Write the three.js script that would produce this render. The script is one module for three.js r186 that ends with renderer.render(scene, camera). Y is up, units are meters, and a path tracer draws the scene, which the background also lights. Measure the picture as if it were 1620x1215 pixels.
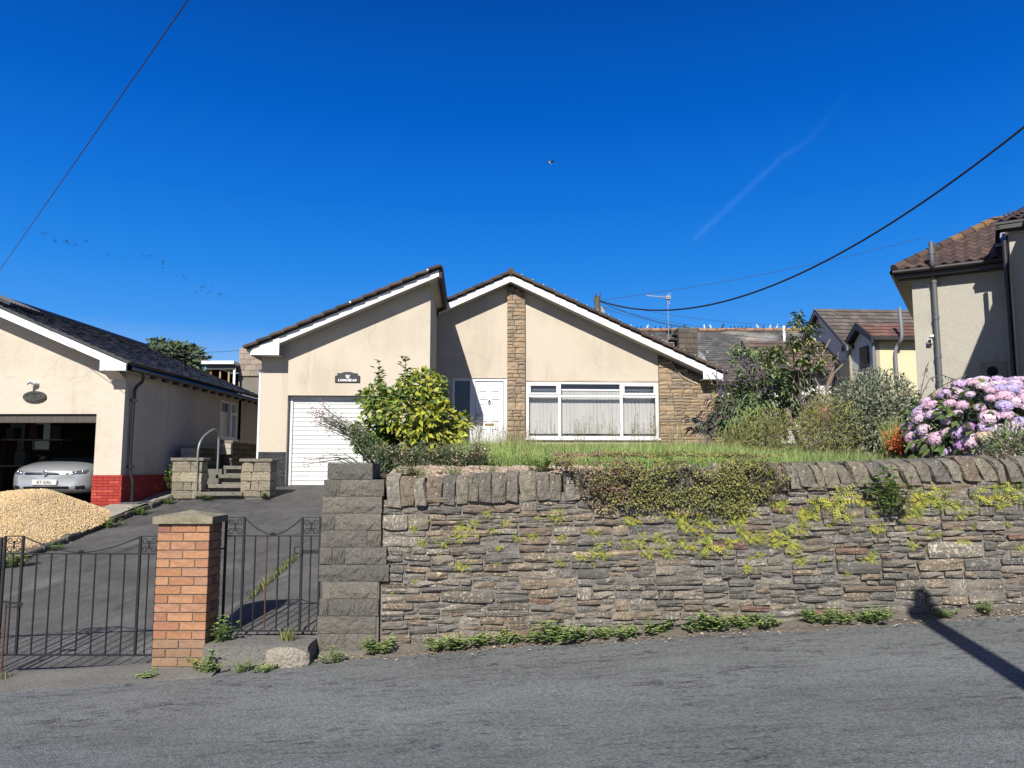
import * as THREE from 'three';
import { mergeGeometries, toCreasedNormals } from 'three/addons/utils/BufferGeometryUtils.js';

// ---------------------------------------------------------------- camera, sky, sun, exposure
const scene = new THREE.Scene();
const camera = new THREE.PerspectiveCamera(52.79, 4 / 3, 0.1, 1500);
camera.position.set(0, 1.6, 0);
camera.rotation.order = 'YXZ';
camera.rotation.set(0.1078, 0.0081, 0);
const SUN_AZ = THREE.MathUtils.degToRad(11), SUN_EL = THREE.MathUtils.degToRad(38);
const sunDir = new THREE.Vector3(-Math.sin(SUN_AZ) * Math.cos(SUN_EL), Math.sin(SUN_EL), Math.cos(SUN_AZ) * Math.cos(SUN_EL));
{
  const W = 2048, H = 1024, d = new Float32Array(W * H * 4);
  const lin = c => c.map(v => Math.pow(v / 255, 2.2));
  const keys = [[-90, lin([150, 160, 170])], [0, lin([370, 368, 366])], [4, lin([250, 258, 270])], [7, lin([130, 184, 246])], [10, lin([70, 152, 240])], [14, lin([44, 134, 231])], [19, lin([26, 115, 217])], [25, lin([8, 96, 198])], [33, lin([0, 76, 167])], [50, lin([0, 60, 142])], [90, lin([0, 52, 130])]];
  const v = new THREE.Vector3();
  for (let j = 0; j < H; j++) for (let i = 0; i < W; i++) {
    const el = ((j + 0.5) / H - 0.5) * 180, ph = ((i + 0.5) / W - 0.5) * 2 * Math.PI, ce = Math.cos(el * Math.PI / 180);
    v.set(Math.cos(ph) * ce, Math.sin(el * Math.PI / 180), Math.sin(ph) * ce);
    let k = 0; while (k < keys.length - 2 && el > keys[k + 1][0]) k++;
    const t = Math.min(1, Math.max(0, (el - keys[k][0]) / (keys[k + 1][0] - keys[k][0])));
    const ang = Math.acos(Math.min(1, Math.max(-1, v.dot(sunDir)))) * 180 / Math.PI;
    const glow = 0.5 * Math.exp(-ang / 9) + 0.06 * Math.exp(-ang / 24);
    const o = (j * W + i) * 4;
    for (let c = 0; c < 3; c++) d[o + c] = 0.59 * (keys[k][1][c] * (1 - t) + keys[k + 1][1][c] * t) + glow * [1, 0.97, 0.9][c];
    d[o + 3] = 1;
  }
  // a thin contrail: a chain of soft dabs along a great arc
  const dirOf = (az, el) => [az, el];
  const pts = [[13.2, 16.4, .9], [15.3, 18.1, .8], [17.8, 20.05, .75], [18.8, 20.8, .75], [19.4, 21.3, .7], [20.9, 21.9, .45], [22.2, 22.9, .22], [23.3, 24.1, .1], [24.6, 25.4, 0]];
  for (let j = 0; j < H; j++) for (let i = 0; i < W; i++) {
    const el = ((j + 0.5) / H - 0.5) * 180; if (el < 15 || el > 30) continue;
    const ph = ((i + 0.5) / W - 0.5) * 360, az = ph + 90; if (az < 10 || az > 28) continue;
    let best = 0;
    for (let k = 0; k < pts.length - 1; k++) {
      const [x0, y0, s0] = pts[k], [x1, y1, s1] = pts[k + 1], dx = x1 - x0, dy = y1 - y0;
      const t = Math.max(0, Math.min(1, ((az - x0) * dx + (el - y0) * dy) / (dx * dx + dy * dy)));
      const r = Math.hypot(az - x0 - dx * t, el - y0 - dy * t), w = (0.15 - 0.02 * k / pts.length) * (1 + .25 * Math.sin(az * 5.3) * Math.sin(az * 2.1 + 1));
      best = Math.max(best, (s0 + (s1 - s0) * t) * Math.exp(-(r * r) / (w * w)));
    }
    const o = (j * W + i) * 4; d[o] += .018 * best; d[o + 1] += .026 * best; d[o + 2] += .04 * best;
  }
  const sky = new THREE.DataTexture(d, W, H, THREE.RGBAFormat, THREE.FloatType);
  sky.mapping = THREE.EquirectangularReflectionMapping; sky.magFilter = sky.minFilter = THREE.LinearFilter; sky.needsUpdate = true;
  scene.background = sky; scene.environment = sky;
}
const sun = new THREE.DirectionalLight(new THREE.Color().setRGB(1, 0.955, 0.88), 5);
sun.position.copy(sunDir).multiplyScalar(60).add(new THREE.Vector3(0, 1, -15)); sun.castShadow = true;
sun.shadow.mapSize.set(4096, 4096); sun.shadow.radius = .7;
Object.assign(sun.shadow.camera, { left: -30, right: 30, top: 30, bottom: -30, near: 1, far: 160 });
scene.add(sun, sun.target); sun.target.position.set(0, 1, -15);
const renderer = new THREE.WebGLRenderer({ antialias: true });
renderer.toneMapping = THREE.LinearToneMapping; renderer.toneMappingExposure = 1.7;
renderer.shadowMap.enabled = true;

// ---------------------------------------------------------------- helpers
const V = (x, y, z) => new THREE.Vector3(x, y, z);
const lerp = (a, b, t) => a + (b - a) * t, clamp = (x, a = 0, b = 1) => Math.min(b, Math.max(a, x));
const smooth = (a, b, x) => { const t = clamp((x - a) / (b - a)); return t * t * (3 - 2 * t); };
const R = THREE.MathUtils.degToRad;
function rng(seed) { let a = seed >>> 0; const f = () => { a = (a + 0x6D2B79F5) | 0; let t = Math.imul(a ^ (a >>> 15), 1 | a); t = (t + Math.imul(t ^ (t >>> 7), 61 | t)) ^ t; return ((t ^ (t >>> 14)) >>> 0) / 4294967296; }; f.r = (a0, b0) => a0 + (b0 - a0) * f(); f.s = k => (f() * 2 - 1) * k; f.g = () => (f() + f() + f() - 1.5) / 1.5; f.pick = l => l[Math.floor(f() * l.length)]; return f; }
const hash = (x, y, s) => { let h = Math.imul(x, 374761393) + Math.imul(y, 668265263) + Math.imul(s, 1442695041) | 0; h = Math.imul(h ^ (h >>> 13), 1274126177); return ((h ^ (h >>> 16)) >>> 0) / 4294967296; };
function vn(x, y, px, py, s) {
  const xi = Math.floor(x), yi = Math.floor(y), fx = x - xi, fy = y - yi, u = fx * fx * (3 - 2 * fx), v = fy * fy * (3 - 2 * fy);
  const m = (a, p) => p ? ((a % p) + p) % p : a, x0 = m(xi, px), x1 = m(xi + 1, px), y0 = m(yi, py), y1 = m(yi + 1, py);
  return lerp(lerp(hash(x0, y0, s), hash(x1, y0, s), u), lerp(hash(x0, y1, s), hash(x1, y1, s), u), v);
}
function fbm(u, v, bx, by, oct, s) { let a = 0, w = 0.5, n = 0; for (let i = 0; i < oct; i++) { a += w * vn(u * bx, v * by, bx, by, s + i); n += w; w *= 0.5; bx *= 2; by *= 2; } return a / n; }
const noise2 = (x, y, s, oct = 3) => { let a = 0, w = .5, n = 0; for (let i = 0; i < oct; i++) { a += w * vn(x, y, 0, 0, s + i); n += w; w *= .5; x *= 2; y *= 2; } return a / n; };
const enc = l => Math.round(255 * clamp(l <= 0.0031308 ? 12.92 * l : 1.055 * Math.pow(l, 1 / 2.4) - 0.055));
function tex(n, f, color = true) {
  const d = new Uint8Array(n * n * 4);
  for (let j = 0; j < n; j++) for (let i = 0; i < n; i++) {
    const c = f((i + .5) / n, (j + .5) / n), o = (j * n + i) * 4, a = Array.isArray(c) ? c : [c, c, c];
    for (let k = 0; k < 3; k++) d[o + k] = color ? enc(a[k]) : Math.round(255 * clamp(a[k]));
    d[o + 3] = 255;
  }
  const t = new THREE.DataTexture(d, n, n, THREE.RGBAFormat); t.wrapS = t.wrapT = THREE.RepeatWrapping;
  t.magFilter = THREE.LinearFilter; t.minFilter = THREE.LinearMipmapLinearFilter; t.generateMipmaps = true;
  t.colorSpace = color ? THREE.SRGBColorSpace : THREE.NoColorSpace; t.needsUpdate = true; return t;
}
const rep = (t, x, y = x) => { const c = t.clone(); c.repeat.set(x, y); c.needsUpdate = true; return c; };
const T = {
  blotch: tex(512, (u, v) => .62 + .5 * fbm(u, v, 4, 4, 6, 3) + .10 * (hash(u * 512 | 0, v * 512 | 0, 5) - .5)),
  speck: tex(512, (u, v) => { const h = hash(u * 512 | 0, v * 512 | 0, 9), g = fbm(u, v, 64, 64, 2, 21); return .58 + .55 * g * (.6 + .4 * fbm(u, v, 5, 5, 4, 12)) + (h > .985 ? .5 : h < .03 ? -.25 : 0) + .1 * (h - .5); }),
  asphalt: tex(1024, (u, v) => {
    const h = hash(u * 1024 | 0, v * 1024 | 0, 19), g = fbm(u, v, 200, 200, 2, 41), b = fbm(u, v, 6, 6, 5, 61), g2 = fbm(u, v, 90, 90, 2, 47);
    const k = .40 + .62 * g + .3 * (b - .5) + (g2 > .64 ? .16 : 0) + (h > .992 ? .9 : 0) - (h < .02 ? .2 : 0); return [k, k, k * 1.0];
  }),
  road: tex(2048, (u, v) => {
    const h = hash(u * 1024 | 0, v * 1024 | 0, 29), g = fbm(u, v, 300, 300, 2, 43), b = fbm(u, v, 7, 9, 5, 63), f = smooth(.58, .70, fbm(u, v, 44, 130, 3, 45)) * smooth(.42, .62, fbm(u, v, 4, 7, 3, 49)), f2 = smooth(.62, .70, fbm(u, v, 16, 90, 4, 57));
    const k = .38 + .66 * g + .28 * (b - .5) - .30 * f - .16 * f2 + (h > .994 ? .8 : 0) - (h < .03 ? .16 : 0); return [k, k, k * (1 + .05 * f)];
  }),
  render: tex(1024, (u, v) => { const st = fbm(u, v, 60, 3, 3, 71), b = fbm(u, v, 5, 5, 6, 73), f = fbm(u, v, 140, 140, 2, 75); const dirt = smooth(.47, .72, b) * (.25 + .75 * st) + .5 * smooth(.58, .72, fbm(u, v, 30, 2, 4, 78)) * smooth(.4, .6, fbm(u, v, 3, 3, 3, 79)), cr = 1 - smooth(0, .010, Math.abs(fbm(u, v, 3, 4, 4, 77) - .5)); const k = 1 - .05 * f - .17 * dirt - .10 * cr * smooth(.45, .6, b) + .05 * (b - .5); return [k, k * (1 - .004 * dirt), k * (1 - .03 * (b - .4) - .01 * dirt)]; }),
  slate: tex(512, (u, v) => {
    const l = fbm(u, v, 3, 22, 5, 81), b = fbm(u, v, 7, 7, 5, 83), li = smooth(.64, .72, fbm(u, v, 28, 28, 3, 85)) * smooth(.45, .62, fbm(u, v, 5, 5, 3, 88)), k = .45 + .62 * l * .8 + .5 * (b - .5);
    const fl = smooth(.70, .76, fbm(u, v, 70, 40, 2, 89)) * smooth(.42, .6, fbm(u, v, 4, 4, 3, 87)); const w = Math.min(1, li * .45 + fl * .9); return [lerp(k * 1.03, 3.2, w), lerp(k, 3.1, w), lerp(k * .95, 2.8, w)].map(x => x * .52);
  }),
  sandstone: tex(512, (u, v) => { const l = fbm(u, v, 4, 10, 5, 91), b = fbm(u, v, 24, 24, 4, 93); const k = .6 + .5 * l + .3 * (b - .5); return [k, k * (.96 + .06 * b), k * (.9 + .12 * l)]; }),
  concrete: tex(512, (u, v) => { const b = fbm(u, v, 4, 4, 6, 101), f = fbm(u, v, 70, 70, 3, 103), li = smooth(.66, .72, fbm(u, v, 34, 34, 3, 105)); const k = .5 + .55 * b + .35 * (f - .5); return [lerp(k, 1.5, li * .45), lerp(k * .99, 1.5, li * .45), lerp(k * .94, 1.3, li * .45)]; }),
  wood: tex(256, (u, v) => .65 + .5 * fbm(u, v, 40, 3, 4, 111)),
  bGrain: tex(512, (u, v) => fbm(u, v, 60, 60, 3, 121), false),
  bCoarse: tex(512, (u, v) => fbm(u, v, 9, 9, 6, 131), false),
  bAsph: tex(512, (u, v) => { const g = fbm(u, v, 100, 100, 2, 141); return g * g * 1.6; }, false),
  bLayer: tex(512, (u, v) => .6 * fbm(u, v, 3, 20, 5, 151) + .4 * fbm(u, v, 16, 24, 4, 155), false),
};
const ALB = .668;   // scale from the brightness read off the photograph to base colour
function mat(c, o = {}) {
  const m = new (o.physical ? THREE.MeshPhysicalMaterial : THREE.MeshStandardMaterial)({ roughness: o.rough ?? .9, metalness: o.metal ?? 0 });
  m.color.setRGB(...c.map(v => v * (o.raw || o.transmission > .9 ? 1 : ALB)));
  if (o.map) m.map = rep(T[o.map], o.s ?? 1, o.sy ?? o.s ?? 1);
  if (o.bump) { m.bumpMap = rep(T[o.bump], o.bs ?? 1, o.bsy ?? o.bs ?? 1); m.bumpScale = o.bh ?? .004; }
  if (o.vc) m.vertexColors = true;
  if (o.side !== false) m.side = THREE.DoubleSide;
  for (const k of ['transmission', 'thickness', 'clearcoat', 'clearcoatRoughness', 'ior', 'sheen', 'specularIntensity']) if (o[k] !== undefined) m[k] = o[k];
  return m;
}
const leafMat = (rough = .6, tr = .32) => mat([.82, .82, .82], { raw: true, physical: true, rough, vc: true, transmission: tr, thickness: 0 });

// geometry: everything flat is uv-mapped in metres
function metricUV(g, ox = 0, oy = 0) {
  if (g.index) g = g.toNonIndexed();
  const p = g.attributes.position, uv = new Float32Array(p.count * 2), a = V(), b = V(), c = V(), n = V();
  for (let i = 0; i < p.count; i += 3) {
    a.fromBufferAttribute(p, i); b.fromBufferAttribute(p, i + 1); c.fromBufferAttribute(p, i + 2);
    n.copy(b).sub(a).cross(V().copy(c).sub(a)); const x = Math.abs(n.x), y = Math.abs(n.y), z = Math.abs(n.z);
    [a, b, c].forEach((q, k) => { const w = y >= x && y >= z ? [q.x, q.z] : x >= z ? [q.z, q.y] : [q.x, q.y]; uv[(i + k) * 2] = w[0] + ox; uv[(i + k) * 2 + 1] = w[1] + oy; });
  }
  g.setAttribute('uv', new THREE.BufferAttribute(uv, 2)); return g;
}
function triGeo(pos) { const g = new THREE.BufferGeometry(); g.setAttribute('position', new THREE.Float32BufferAttribute(pos, 3)); g.computeVertexNormals(); return metricUV(g); }
// a flat polygon pushed along a vector
function prism(pts, vec) {
  const P = pts.map(p => Array.isArray(p) ? V(...p) : p.clone()), E = Array.isArray(vec) ? V(...vec) : vec, n = V(), pos = [];
  for (let i = 0; i < P.length; i++) n.add(V().crossVectors(P[i], P[(i + 1) % P.length]));
  if (n.dot(E) > 0) P.reverse();
  const ax = Math.abs(n.x) > Math.abs(n.y) && Math.abs(n.x) > Math.abs(n.z) ? 0 : Math.abs(n.y) > Math.abs(n.z) ? 1 : 2;
  const p2 = P.map(p => new THREE.Vector2(...(ax === 0 ? [p.y, p.z] : ax === 1 ? [p.z, p.x] : [p.x, p.y])));
  let tri = THREE.ShapeUtils.triangulateShape(p2, []);
  const nn = V(); for (let i = 0; i < P.length; i++) nn.add(V().crossVectors(P[i], P[(i + 1) % P.length]));
  const put = (...q) => q.forEach(p => pos.push(p.x, p.y, p.z)), up = p => p.clone().add(E);
  for (let [a, b, c] of tri) {
    const t = V().crossVectors(P[b].clone().sub(P[a]), P[c].clone().sub(P[a])); if (t.dot(nn) < 0) [b, c] = [c, b];
    put(P[a], P[b], P[c]); put(up(P[a]), up(P[c]), up(P[b]));
  }
  for (let i = 0; i < P.length; i++) { const a = P[i], b = P[(i + 1) % P.length]; put(a, up(a), b); put(b, up(a), up(b)); }
  return triGeo(pos);
}
// box with chamfered edges (44 triangles), centred
function cham(w, h, d, c = .004) {
  const H = [w / 2, h / 2, d / 2], pos = [];
  const pt = (ax, s) => V(...[0, 1, 2].map(k => s[k] * (k === ax ? H[k] : H[k] - c)));
  const put = (...q) => { for (let i = 1; i + 1 < q.length; i++) { let [a, b, e] = [q[0], q[i], q[i + 1]]; const n = V().crossVectors(b.clone().sub(a), e.clone().sub(a)); if (n.dot(a) < 0) [b, e] = [e, b]; for (const p of [a, b, e]) pos.push(p.x, p.y, p.z); } };
  for (let ax = 0; ax < 3; ax++) for (const s of [-1, 1]) { const o = [(ax + 1) % 3, (ax + 2) % 3], q = []; for (const [i, j] of [[-1, -1], [1, -1], [1, 1], [-1, 1]]) { const v = []; v[ax] = s; v[o[0]] = i; v[o[1]] = j; q.push(pt(ax, v)); } put(...q); }
  for (let ax = 0; ax < 3; ax++) { const a = (ax + 1) % 3, b = (ax + 2) % 3; for (const i of [-1, 1]) for (const j of [-1, 1]) { const m = s => { const v = []; v[ax] = s; v[a] = i; v[b] = j; return v; }; put(pt(a, m(-1)), pt(a, m(1)), pt(b, m(1)), pt(b, m(-1))); } }
  for (const i of [-1, 1]) for (const j of [-1, 1]) for (const k of [-1, 1]) put(pt(0, [i, j, k]), pt(1, [i, j, k]), pt(2, [i, j, k]));
  return triGeo(pos);
}
const box = (x0, x1, y0, y1, z0, z1, c = 0) => { const w = Math.abs(x1 - x0), h = Math.abs(y1 - y0), d = Math.abs(z1 - z0); const g = c ? cham(w, h, d, c) : metricUV(new THREE.BoxGeometry(w, h, d)); return g.translate((x0 + x1) / 2, (y0 + y1) / 2, (z0 + z1) / 2); };
const tube = (pts, r, seg = 12, rad = 6, closed = false) => new THREE.TubeGeometry(new THREE.CatmullRomCurve3(pts.map(p => Array.isArray(p) ? V(...p) : p), closed), seg, r, rad, closed);
const cyl = (a, b, r0, r1 = r0, n = 8) => { const A = V(...a), B = V(...b), g = new THREE.CylinderGeometry(r1, r0, A.distanceTo(B), n); g.applyQuaternion(new THREE.Quaternion().setFromUnitVectors(V(0, 1, 0), B.clone().sub(A).normalize())); return g.translate((A.x + B.x) / 2, (A.y + B.y) / 2, (A.z + B.z) / 2); };
const bar = (a, b, w, h) => { const A = V(...a), B = V(...b), g = metricUV(new THREE.BoxGeometry(w, A.distanceTo(B), h)); g.applyQuaternion(new THREE.Quaternion().setFromUnitVectors(V(0, 1, 0), B.clone().sub(A).normalize())); return g.translate((A.x + B.x) / 2, (A.y + B.y) / 2, (A.z + B.z) / 2); };
function merge(list) { list = list.map(g => { const q = g.index ? g.toNonIndexed() : g; for (const k of Object.keys(q.attributes)) if (!['position', 'normal', 'uv'].includes(k)) q.deleteAttribute(k); if (!q.attributes.uv) metricUV(q); return q; }); return mergeGeometries(list); }
function extrude(shape, depth, bevel = 0) { return metricUV(new THREE.ExtrudeGeometry(shape, { depth, bevelEnabled: bevel > 0, bevelThickness: bevel, bevelSize: bevel, bevelSegments: 1, curveSegments: 16 })); }
function shapeOf(pts, holes = []) { const s = new THREE.Shape(pts.map(p => new THREE.Vector2(...p))); for (const h of holes) s.holes.push(new THREE.Path(h.map(p => new THREE.Vector2(...p)))); return s; }
const rect = (x0, x1, y0, y1) => [[x0, y0], [x1, y0], [x1, y1], [x0, y1]];

// mesh builder for foliage and roof courses: indexed, with vertex colours
class MB {
  constructor() { this.p = []; this.n = []; this.c = []; this.i = []; }
  v(p, n, c) { this.p.push(p.x, p.y, p.z); this.n.push(n.x, n.y, n.z); this.c.push(c[0], c[1], c[2]); return this.p.length / 3 - 1; }
  leaf(p, dir, up, L, W, c, droop = 0, fold = .18, wide = .45) {
    const side = V().crossVectors(dir, up).normalize(), n = V().crossVectors(side, dir).normalize();
    const mid = p.clone().addScaledVector(dir, L * wide).addScaledVector(n, -fold * W), tip = p.clone().addScaledVector(dir, L); tip.y -= droop * L; mid.y -= droop * L * .15;
    const l = p.clone().addScaledVector(dir, L * wide).addScaledVector(side, W / 2), r = p.clone().addScaledVector(dir, L * wide).addScaledVector(side, -W / 2);
    const nl = n.clone().addScaledVector(side, -.3).normalize(), nr = n.clone().addScaledVector(side, .3).normalize();
    const a = this.v(p, n, c), m = this.v(mid, n, c), t = this.v(tip, n, c), q = this.v(l, nl, c), w = this.v(r, nr, c);
    this.i.push(a, q, m, a, m, w, m, q, t, m, t, w);
  }
  blade(p, dir, L, W, c, bend, seg = 3) {   // a grass blade that bends outward
    const side = V(dir.z, 0, -dir.x).normalize(), n = V().crossVectors(side, V(0, 1, 0)).add(V(0, .6, 0)).normalize(); let prev = null;
    for (let k = 0; k <= seg; k++) {
      const t = k / seg, q = p.clone().addScaledVector(V(0, 1, 0), L * t * (1 - .25 * bend * t)).addScaledVector(dir, L * bend * t * t), w = W * (1 - t) * .5 + .0004;
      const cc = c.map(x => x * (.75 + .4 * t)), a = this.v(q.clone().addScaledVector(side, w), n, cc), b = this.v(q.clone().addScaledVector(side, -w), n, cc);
      if (prev) this.i.push(prev[0], b, prev[1], prev[0], a, b); prev = [a, b];
    }
  }
  stick(a, b, r0, r1, c, n = 5) {
    const d = b.clone().sub(a).normalize(), s = V().crossVectors(d, Math.abs(d.y) > .9 ? V(1, 0, 0) : V(0, 1, 0)).normalize(), t = V().crossVectors(d, s), base = this.p.length / 3;
    for (let k = 0; k < n; k++) { const an = k / n * 2 * Math.PI, o = s.clone().multiplyScalar(Math.cos(an)).addScaledVector(t, Math.sin(an)); this.v(a.clone().addScaledVector(o, r0), o, c); this.v(b.clone().addScaledVector(o, r1), o, c); }
    for (let k = 0; k < n; k++) { const i = base + 2 * k, j = base + 2 * ((k + 1) % n); this.i.push(i, j, i + 1, j, j + 1, i + 1); }
  }
  quad(a, b, c, d, col) { const n = V().crossVectors(b.clone().sub(a), d.clone().sub(a)).normalize(), i = [a, b, c, d].map(q => this.v(q, n, col)); this.i.push(i[0], i[1], i[2], i[0], i[2], i[3]); }
  geo() {
    const g = new THREE.BufferGeometry(); g.setAttribute('position', new THREE.Float32BufferAttribute(this.p, 3)); g.setAttribute('normal', new THREE.Float32BufferAttribute(this.n, 3)); g.setAttribute('color', new THREE.Float32BufferAttribute(this.c, 3));
    const uv = new Float32Array(this.p.length / 3 * 2); for (let k = 0; k < uv.length / 2; k++) { uv[2 * k] = this.p[3 * k]; uv[2 * k + 1] = this.p[3 * k + 1] + this.p[3 * k + 2]; }
    g.setAttribute('uv', new THREE.BufferAttribute(uv, 2)); g.setIndex(this.i); return g;
  }
}
// ---------------------------------------------------------------- naming
const used = {};
const numbered = n => { const k = used[n] = (used[n] ?? -1) + 1; return k ? n + '_' + String(k).padStart(3, '0') : n; };
function tag(o, label, category, group, kind) { if (label) o.userData.label = label; if (category) o.userData.category = category; if (group) o.userData.group = group; if (kind) o.userData.kind = kind; return o; }
function thing(name, label, category, pos = [0, 0, 0], turn = 0, group) { const o = new THREE.Group(); o.name = numbered(name); o.position.set(...pos); o.rotation.y = turn; scene.add(o); return tag(o, label, category, group); }
function part(name, geo, m, parent, label, kind) { const o = new THREE.Mesh(geo, m); o.name = name; o.castShadow = o.receiveShadow = true; parent.add(o); if (label) o.userData.label = label; if (kind) o.userData.kind = kind; return o; }
function solo(name, geo, m, label, category, group, kind) { const o = new THREE.Mesh(geo, m); o.name = numbered(name); o.castShadow = o.receiveShadow = true; scene.add(o); return tag(o, label, category, group, kind); }
const struct = (name, geo, m) => solo(name, geo, m, null, null, null, 'structure');
function copyOf(src, label) { const c = src.clone(); c.name = numbered(src.name.replace(/_\d{3}$/, '')); c.userData = { ...src.userData }; if (label) c.userData.label = label; scene.add(c); return c; }
// stepped rows of thin pieces on a sloping quad: a, b along the eave, c, d along the ridge (a-d and b-c run up the slope)
function courses(mb, a, b, c, d, rows, piece, thick, col, rand, vary = .2) {
  const n = V().crossVectors(b.clone().sub(a), d.clone().sub(a)).normalize(); if (n.y < 0) n.negate();
  for (let k = 0; k < rows; k++) {
    const t0 = k / rows, t1 = (k + 1) / rows + .25 / rows, L = a.clone().lerp(d, t0), Rr = b.clone().lerp(c, t0), L1 = a.clone().lerp(d, Math.min(1, t1)), R1 = b.clone().lerp(c, Math.min(1, t1));
    const len = L.distanceTo(Rr), m = Math.max(1, Math.round(len / piece)), off = (k % 2) * .5 / m;
    for (let j = -1; j <= m; j++) {
      const x0 = clamp(j / m + off), x1 = clamp((j + 1) / m + off); if (x1 - x0 < 1e-4) continue;
      const lift = thick * (1 + rand.s(.18)), vk = 1 + rand.s(vary), cc = col.map(v => v * vk * (1 + rand.s(.03)));
      const g = (x1 - x0) * .02, A = L.clone().lerp(Rr, x0 + g).addScaledVector(n, lift), B = L.clone().lerp(Rr, x1 - g).addScaledVector(n, lift), C = L1.clone().lerp(R1, x1 - g).addScaledVector(n, thick * .12), D = L1.clone().lerp(R1, x0 + g).addScaledVector(n, thick * .12);
      mb.quad(A, B, C, D, cc); mb.quad(L.clone().lerp(Rr, x0 + g), L.clone().lerp(Rr, x1 - g), B, A, cc.map(v => v * .9));
      mb.quad(L.clone().lerp(Rr, x0 + g), A, D, L1.clone().lerp(R1, x0 + g), cc); mb.quad(B, L.clone().lerp(Rr, x1 - g), L1.clone().lerp(R1, x1 - g), C, cc);
    }
  }
}
const roadY = x => .064 * clamp(x, -40, 40);
const driveY = (x, D) => lerp(roadY(x), 1.17, clamp((D - 7.1) / 11.9));
const gardenY = (x, D) => 1.5 + clamp(D - 7.5, 0, 15) * .047 + .03 * clamp(x - 2, -4, 6) * clamp((D - 8) / 4) * 0.5 + .05 * (noise2(x * .9, D * .9, 5) - .5);
function sheet(x0, x1, D0, D1, nx, nd, fy, colf, uvs = 1) {
  const p = [], c = [], uv = [], idx = [];
  for (let j = 0; j <= nd; j++) for (let i = 0; i <= nx; i++) { const D = lerp(D0, D1, j / nd), a = typeof x0 === 'function' ? x0(D) : x0, b = typeof x1 === 'function' ? x1(D) : x1, x = lerp(a, b, i / nx); p.push(x, fy(x, D), -D); uv.push(x * uvs, D * uvs); if (colf) c.push(...colf(x, D)); }
  for (let j = 0; j < nd; j++) for (let i = 0; i < nx; i++) { const q = j * (nx + 1) + i; idx.push(q, q + 1, q + nx + 2, q, q + nx + 2, q + nx + 1); }
  const g = new THREE.BufferGeometry(); g.setAttribute('position', new THREE.Float32BufferAttribute(p, 3)); g.setAttribute('uv', new THREE.Float32BufferAttribute(uv, 2)); if (colf) g.setAttribute('color', new THREE.Float32BufferAttribute(c, 3));
  g.setIndex(idx); g.computeVertexNormals(); return g;
}
// ---------------------------------------------------------------- ground, road, drive
const drvBase = x => roadY(x) + .2 * smooth(-3.5, -2.7, x);
const dY = (x, D) => lerp(drvBase(x), 1.17, clamp((D - 7.1) / 11.9));
const dYs = (x, D) => dY(x, D) - .4 * smooth(-2.98, -2.9, x) * (1 - smooth(7.36, 7.42, D));
const padY = (x, D) => lerp(roadY(x), .84, clamp((D - 7.1) / 8.7));
struct('ground', sheet(-150, 150, -70, 260, 60, 80, (x, D) => .064 * clamp(x, -40, 40) - .09 + smooth(8, 24, D) * .9 + smooth(22, 60, D) * 2.2, null, .5), mat([.10, .13, .05], { map: 'blotch', s: .2 }));
struct('road', sheet(-24, 24, -5.2, 7.16, 760, 170, (x, D) => roadY(x) + .008 * noise2(x * .4, D * .6, 3), (x, D) => {
  const n = noise2(x * .35, D * 2.2, 31, 4), m = noise2(x * 1.4, D * 5, 33, 4), band = smooth(2.6, 4.2, D + .5 * (n - .5)) * (1 - smooth(5.0, 5.6, D + .5 * (m - .5)));
  const q = noise2(x * 4, D * 16, 34, 3), st = smooth(.5, .68, noise2(x * 1.3, D * 11, 32, 4)), fl = smooth(.60, .72, noise2(x * 4.5, D * 24, 30, 4)), near = 1 - smooth(5.0, 5.7, D + 1.1 * (n - .5) + .5 * (m - .5)), k = 1.06 - near * (.15 + .10 * st) + .10 * (n - .5) + .10 * (q - .5) - .10 * smooth(6.6, 7.1, D) * n ; return [k, k, k * (1 + .03 * near)];
}, 1), mat([.240, .252, .244], { map: 'road', s: .23, bump: 'bAsph', bs: 1.6, bh: .006, rough: .85, vc: true }));
struct('driveway', sheet(-7.62, D => -1.7 - .05 * (D - 7.3), 7.02, 19.3, 130, 220, (x, D) => dYs(x, D) + .004 + .02 * (noise2(x * .8, D * .8, 8) - .5) * smooth(7.2, 8, D), (x, D) => {
  const m = noise2(x * 1.1, D * 1.3, 35, 4), n = noise2(x * .5, D * .3, 37, 3), q = noise2(x * 7, D * 5, 38, 3), cr = Math.abs(noise2(x * .9 + 3, D * .55, 36, 3) - .5), k = .86 + .6 * (m - .5) + .3 * (n - .5) + .5 * (q - .5) - .45 * (1 - smooth(.0, .012, cr)) + .55 * smooth(.62, .75, noise2(x * 2.2, D * .9, 39, 4)) * (1 - smooth(9, 13, D)); return [k, k, k];
}, 1), mat([.165, .16, .15], { map: 'asphalt', s: .5, bump: 'bAsph', bs: 1.6, bh: .008, rough: .9, vc: true }));
struct('forecourt', sheet(-24, -7.62, 7.0, 16.2, 40, 30, (x, D) => padY(x, D) + .006, (x, D) => { const m = noise2(x * 1.3, D * 1.3, 45, 4); return [.75 + .6 * m, .7 + .5 * m, .65 + .5 * m]; }, 1), mat([.17, .12, .10], { map: 'speck', s: .8, bump: 'bGrain', bs: 1.5, bh: .005, vc: true }));
struct('apron', sheet(-12, -2.6, 6.66, 7.2, 60, 10, (x, D) => roadY(x) - .012 + .03 * smooth(6.66, 6.78, D + .08 * (noise2(x * 2, 1, 4) - .5)) + .04 * smooth(6.75, 7.15, D), (x, D) => { const m = noise2(x * 2.2, D * 4, 51, 4); return [.7 + .6 * m, .7 + .58 * m, .68 + .55 * m]; }, 1), mat([.20, .19, .175], { map: 'speck', s: .9, bump: 'bGrain', bs: 2, bh: .006, vc: true }));
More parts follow.
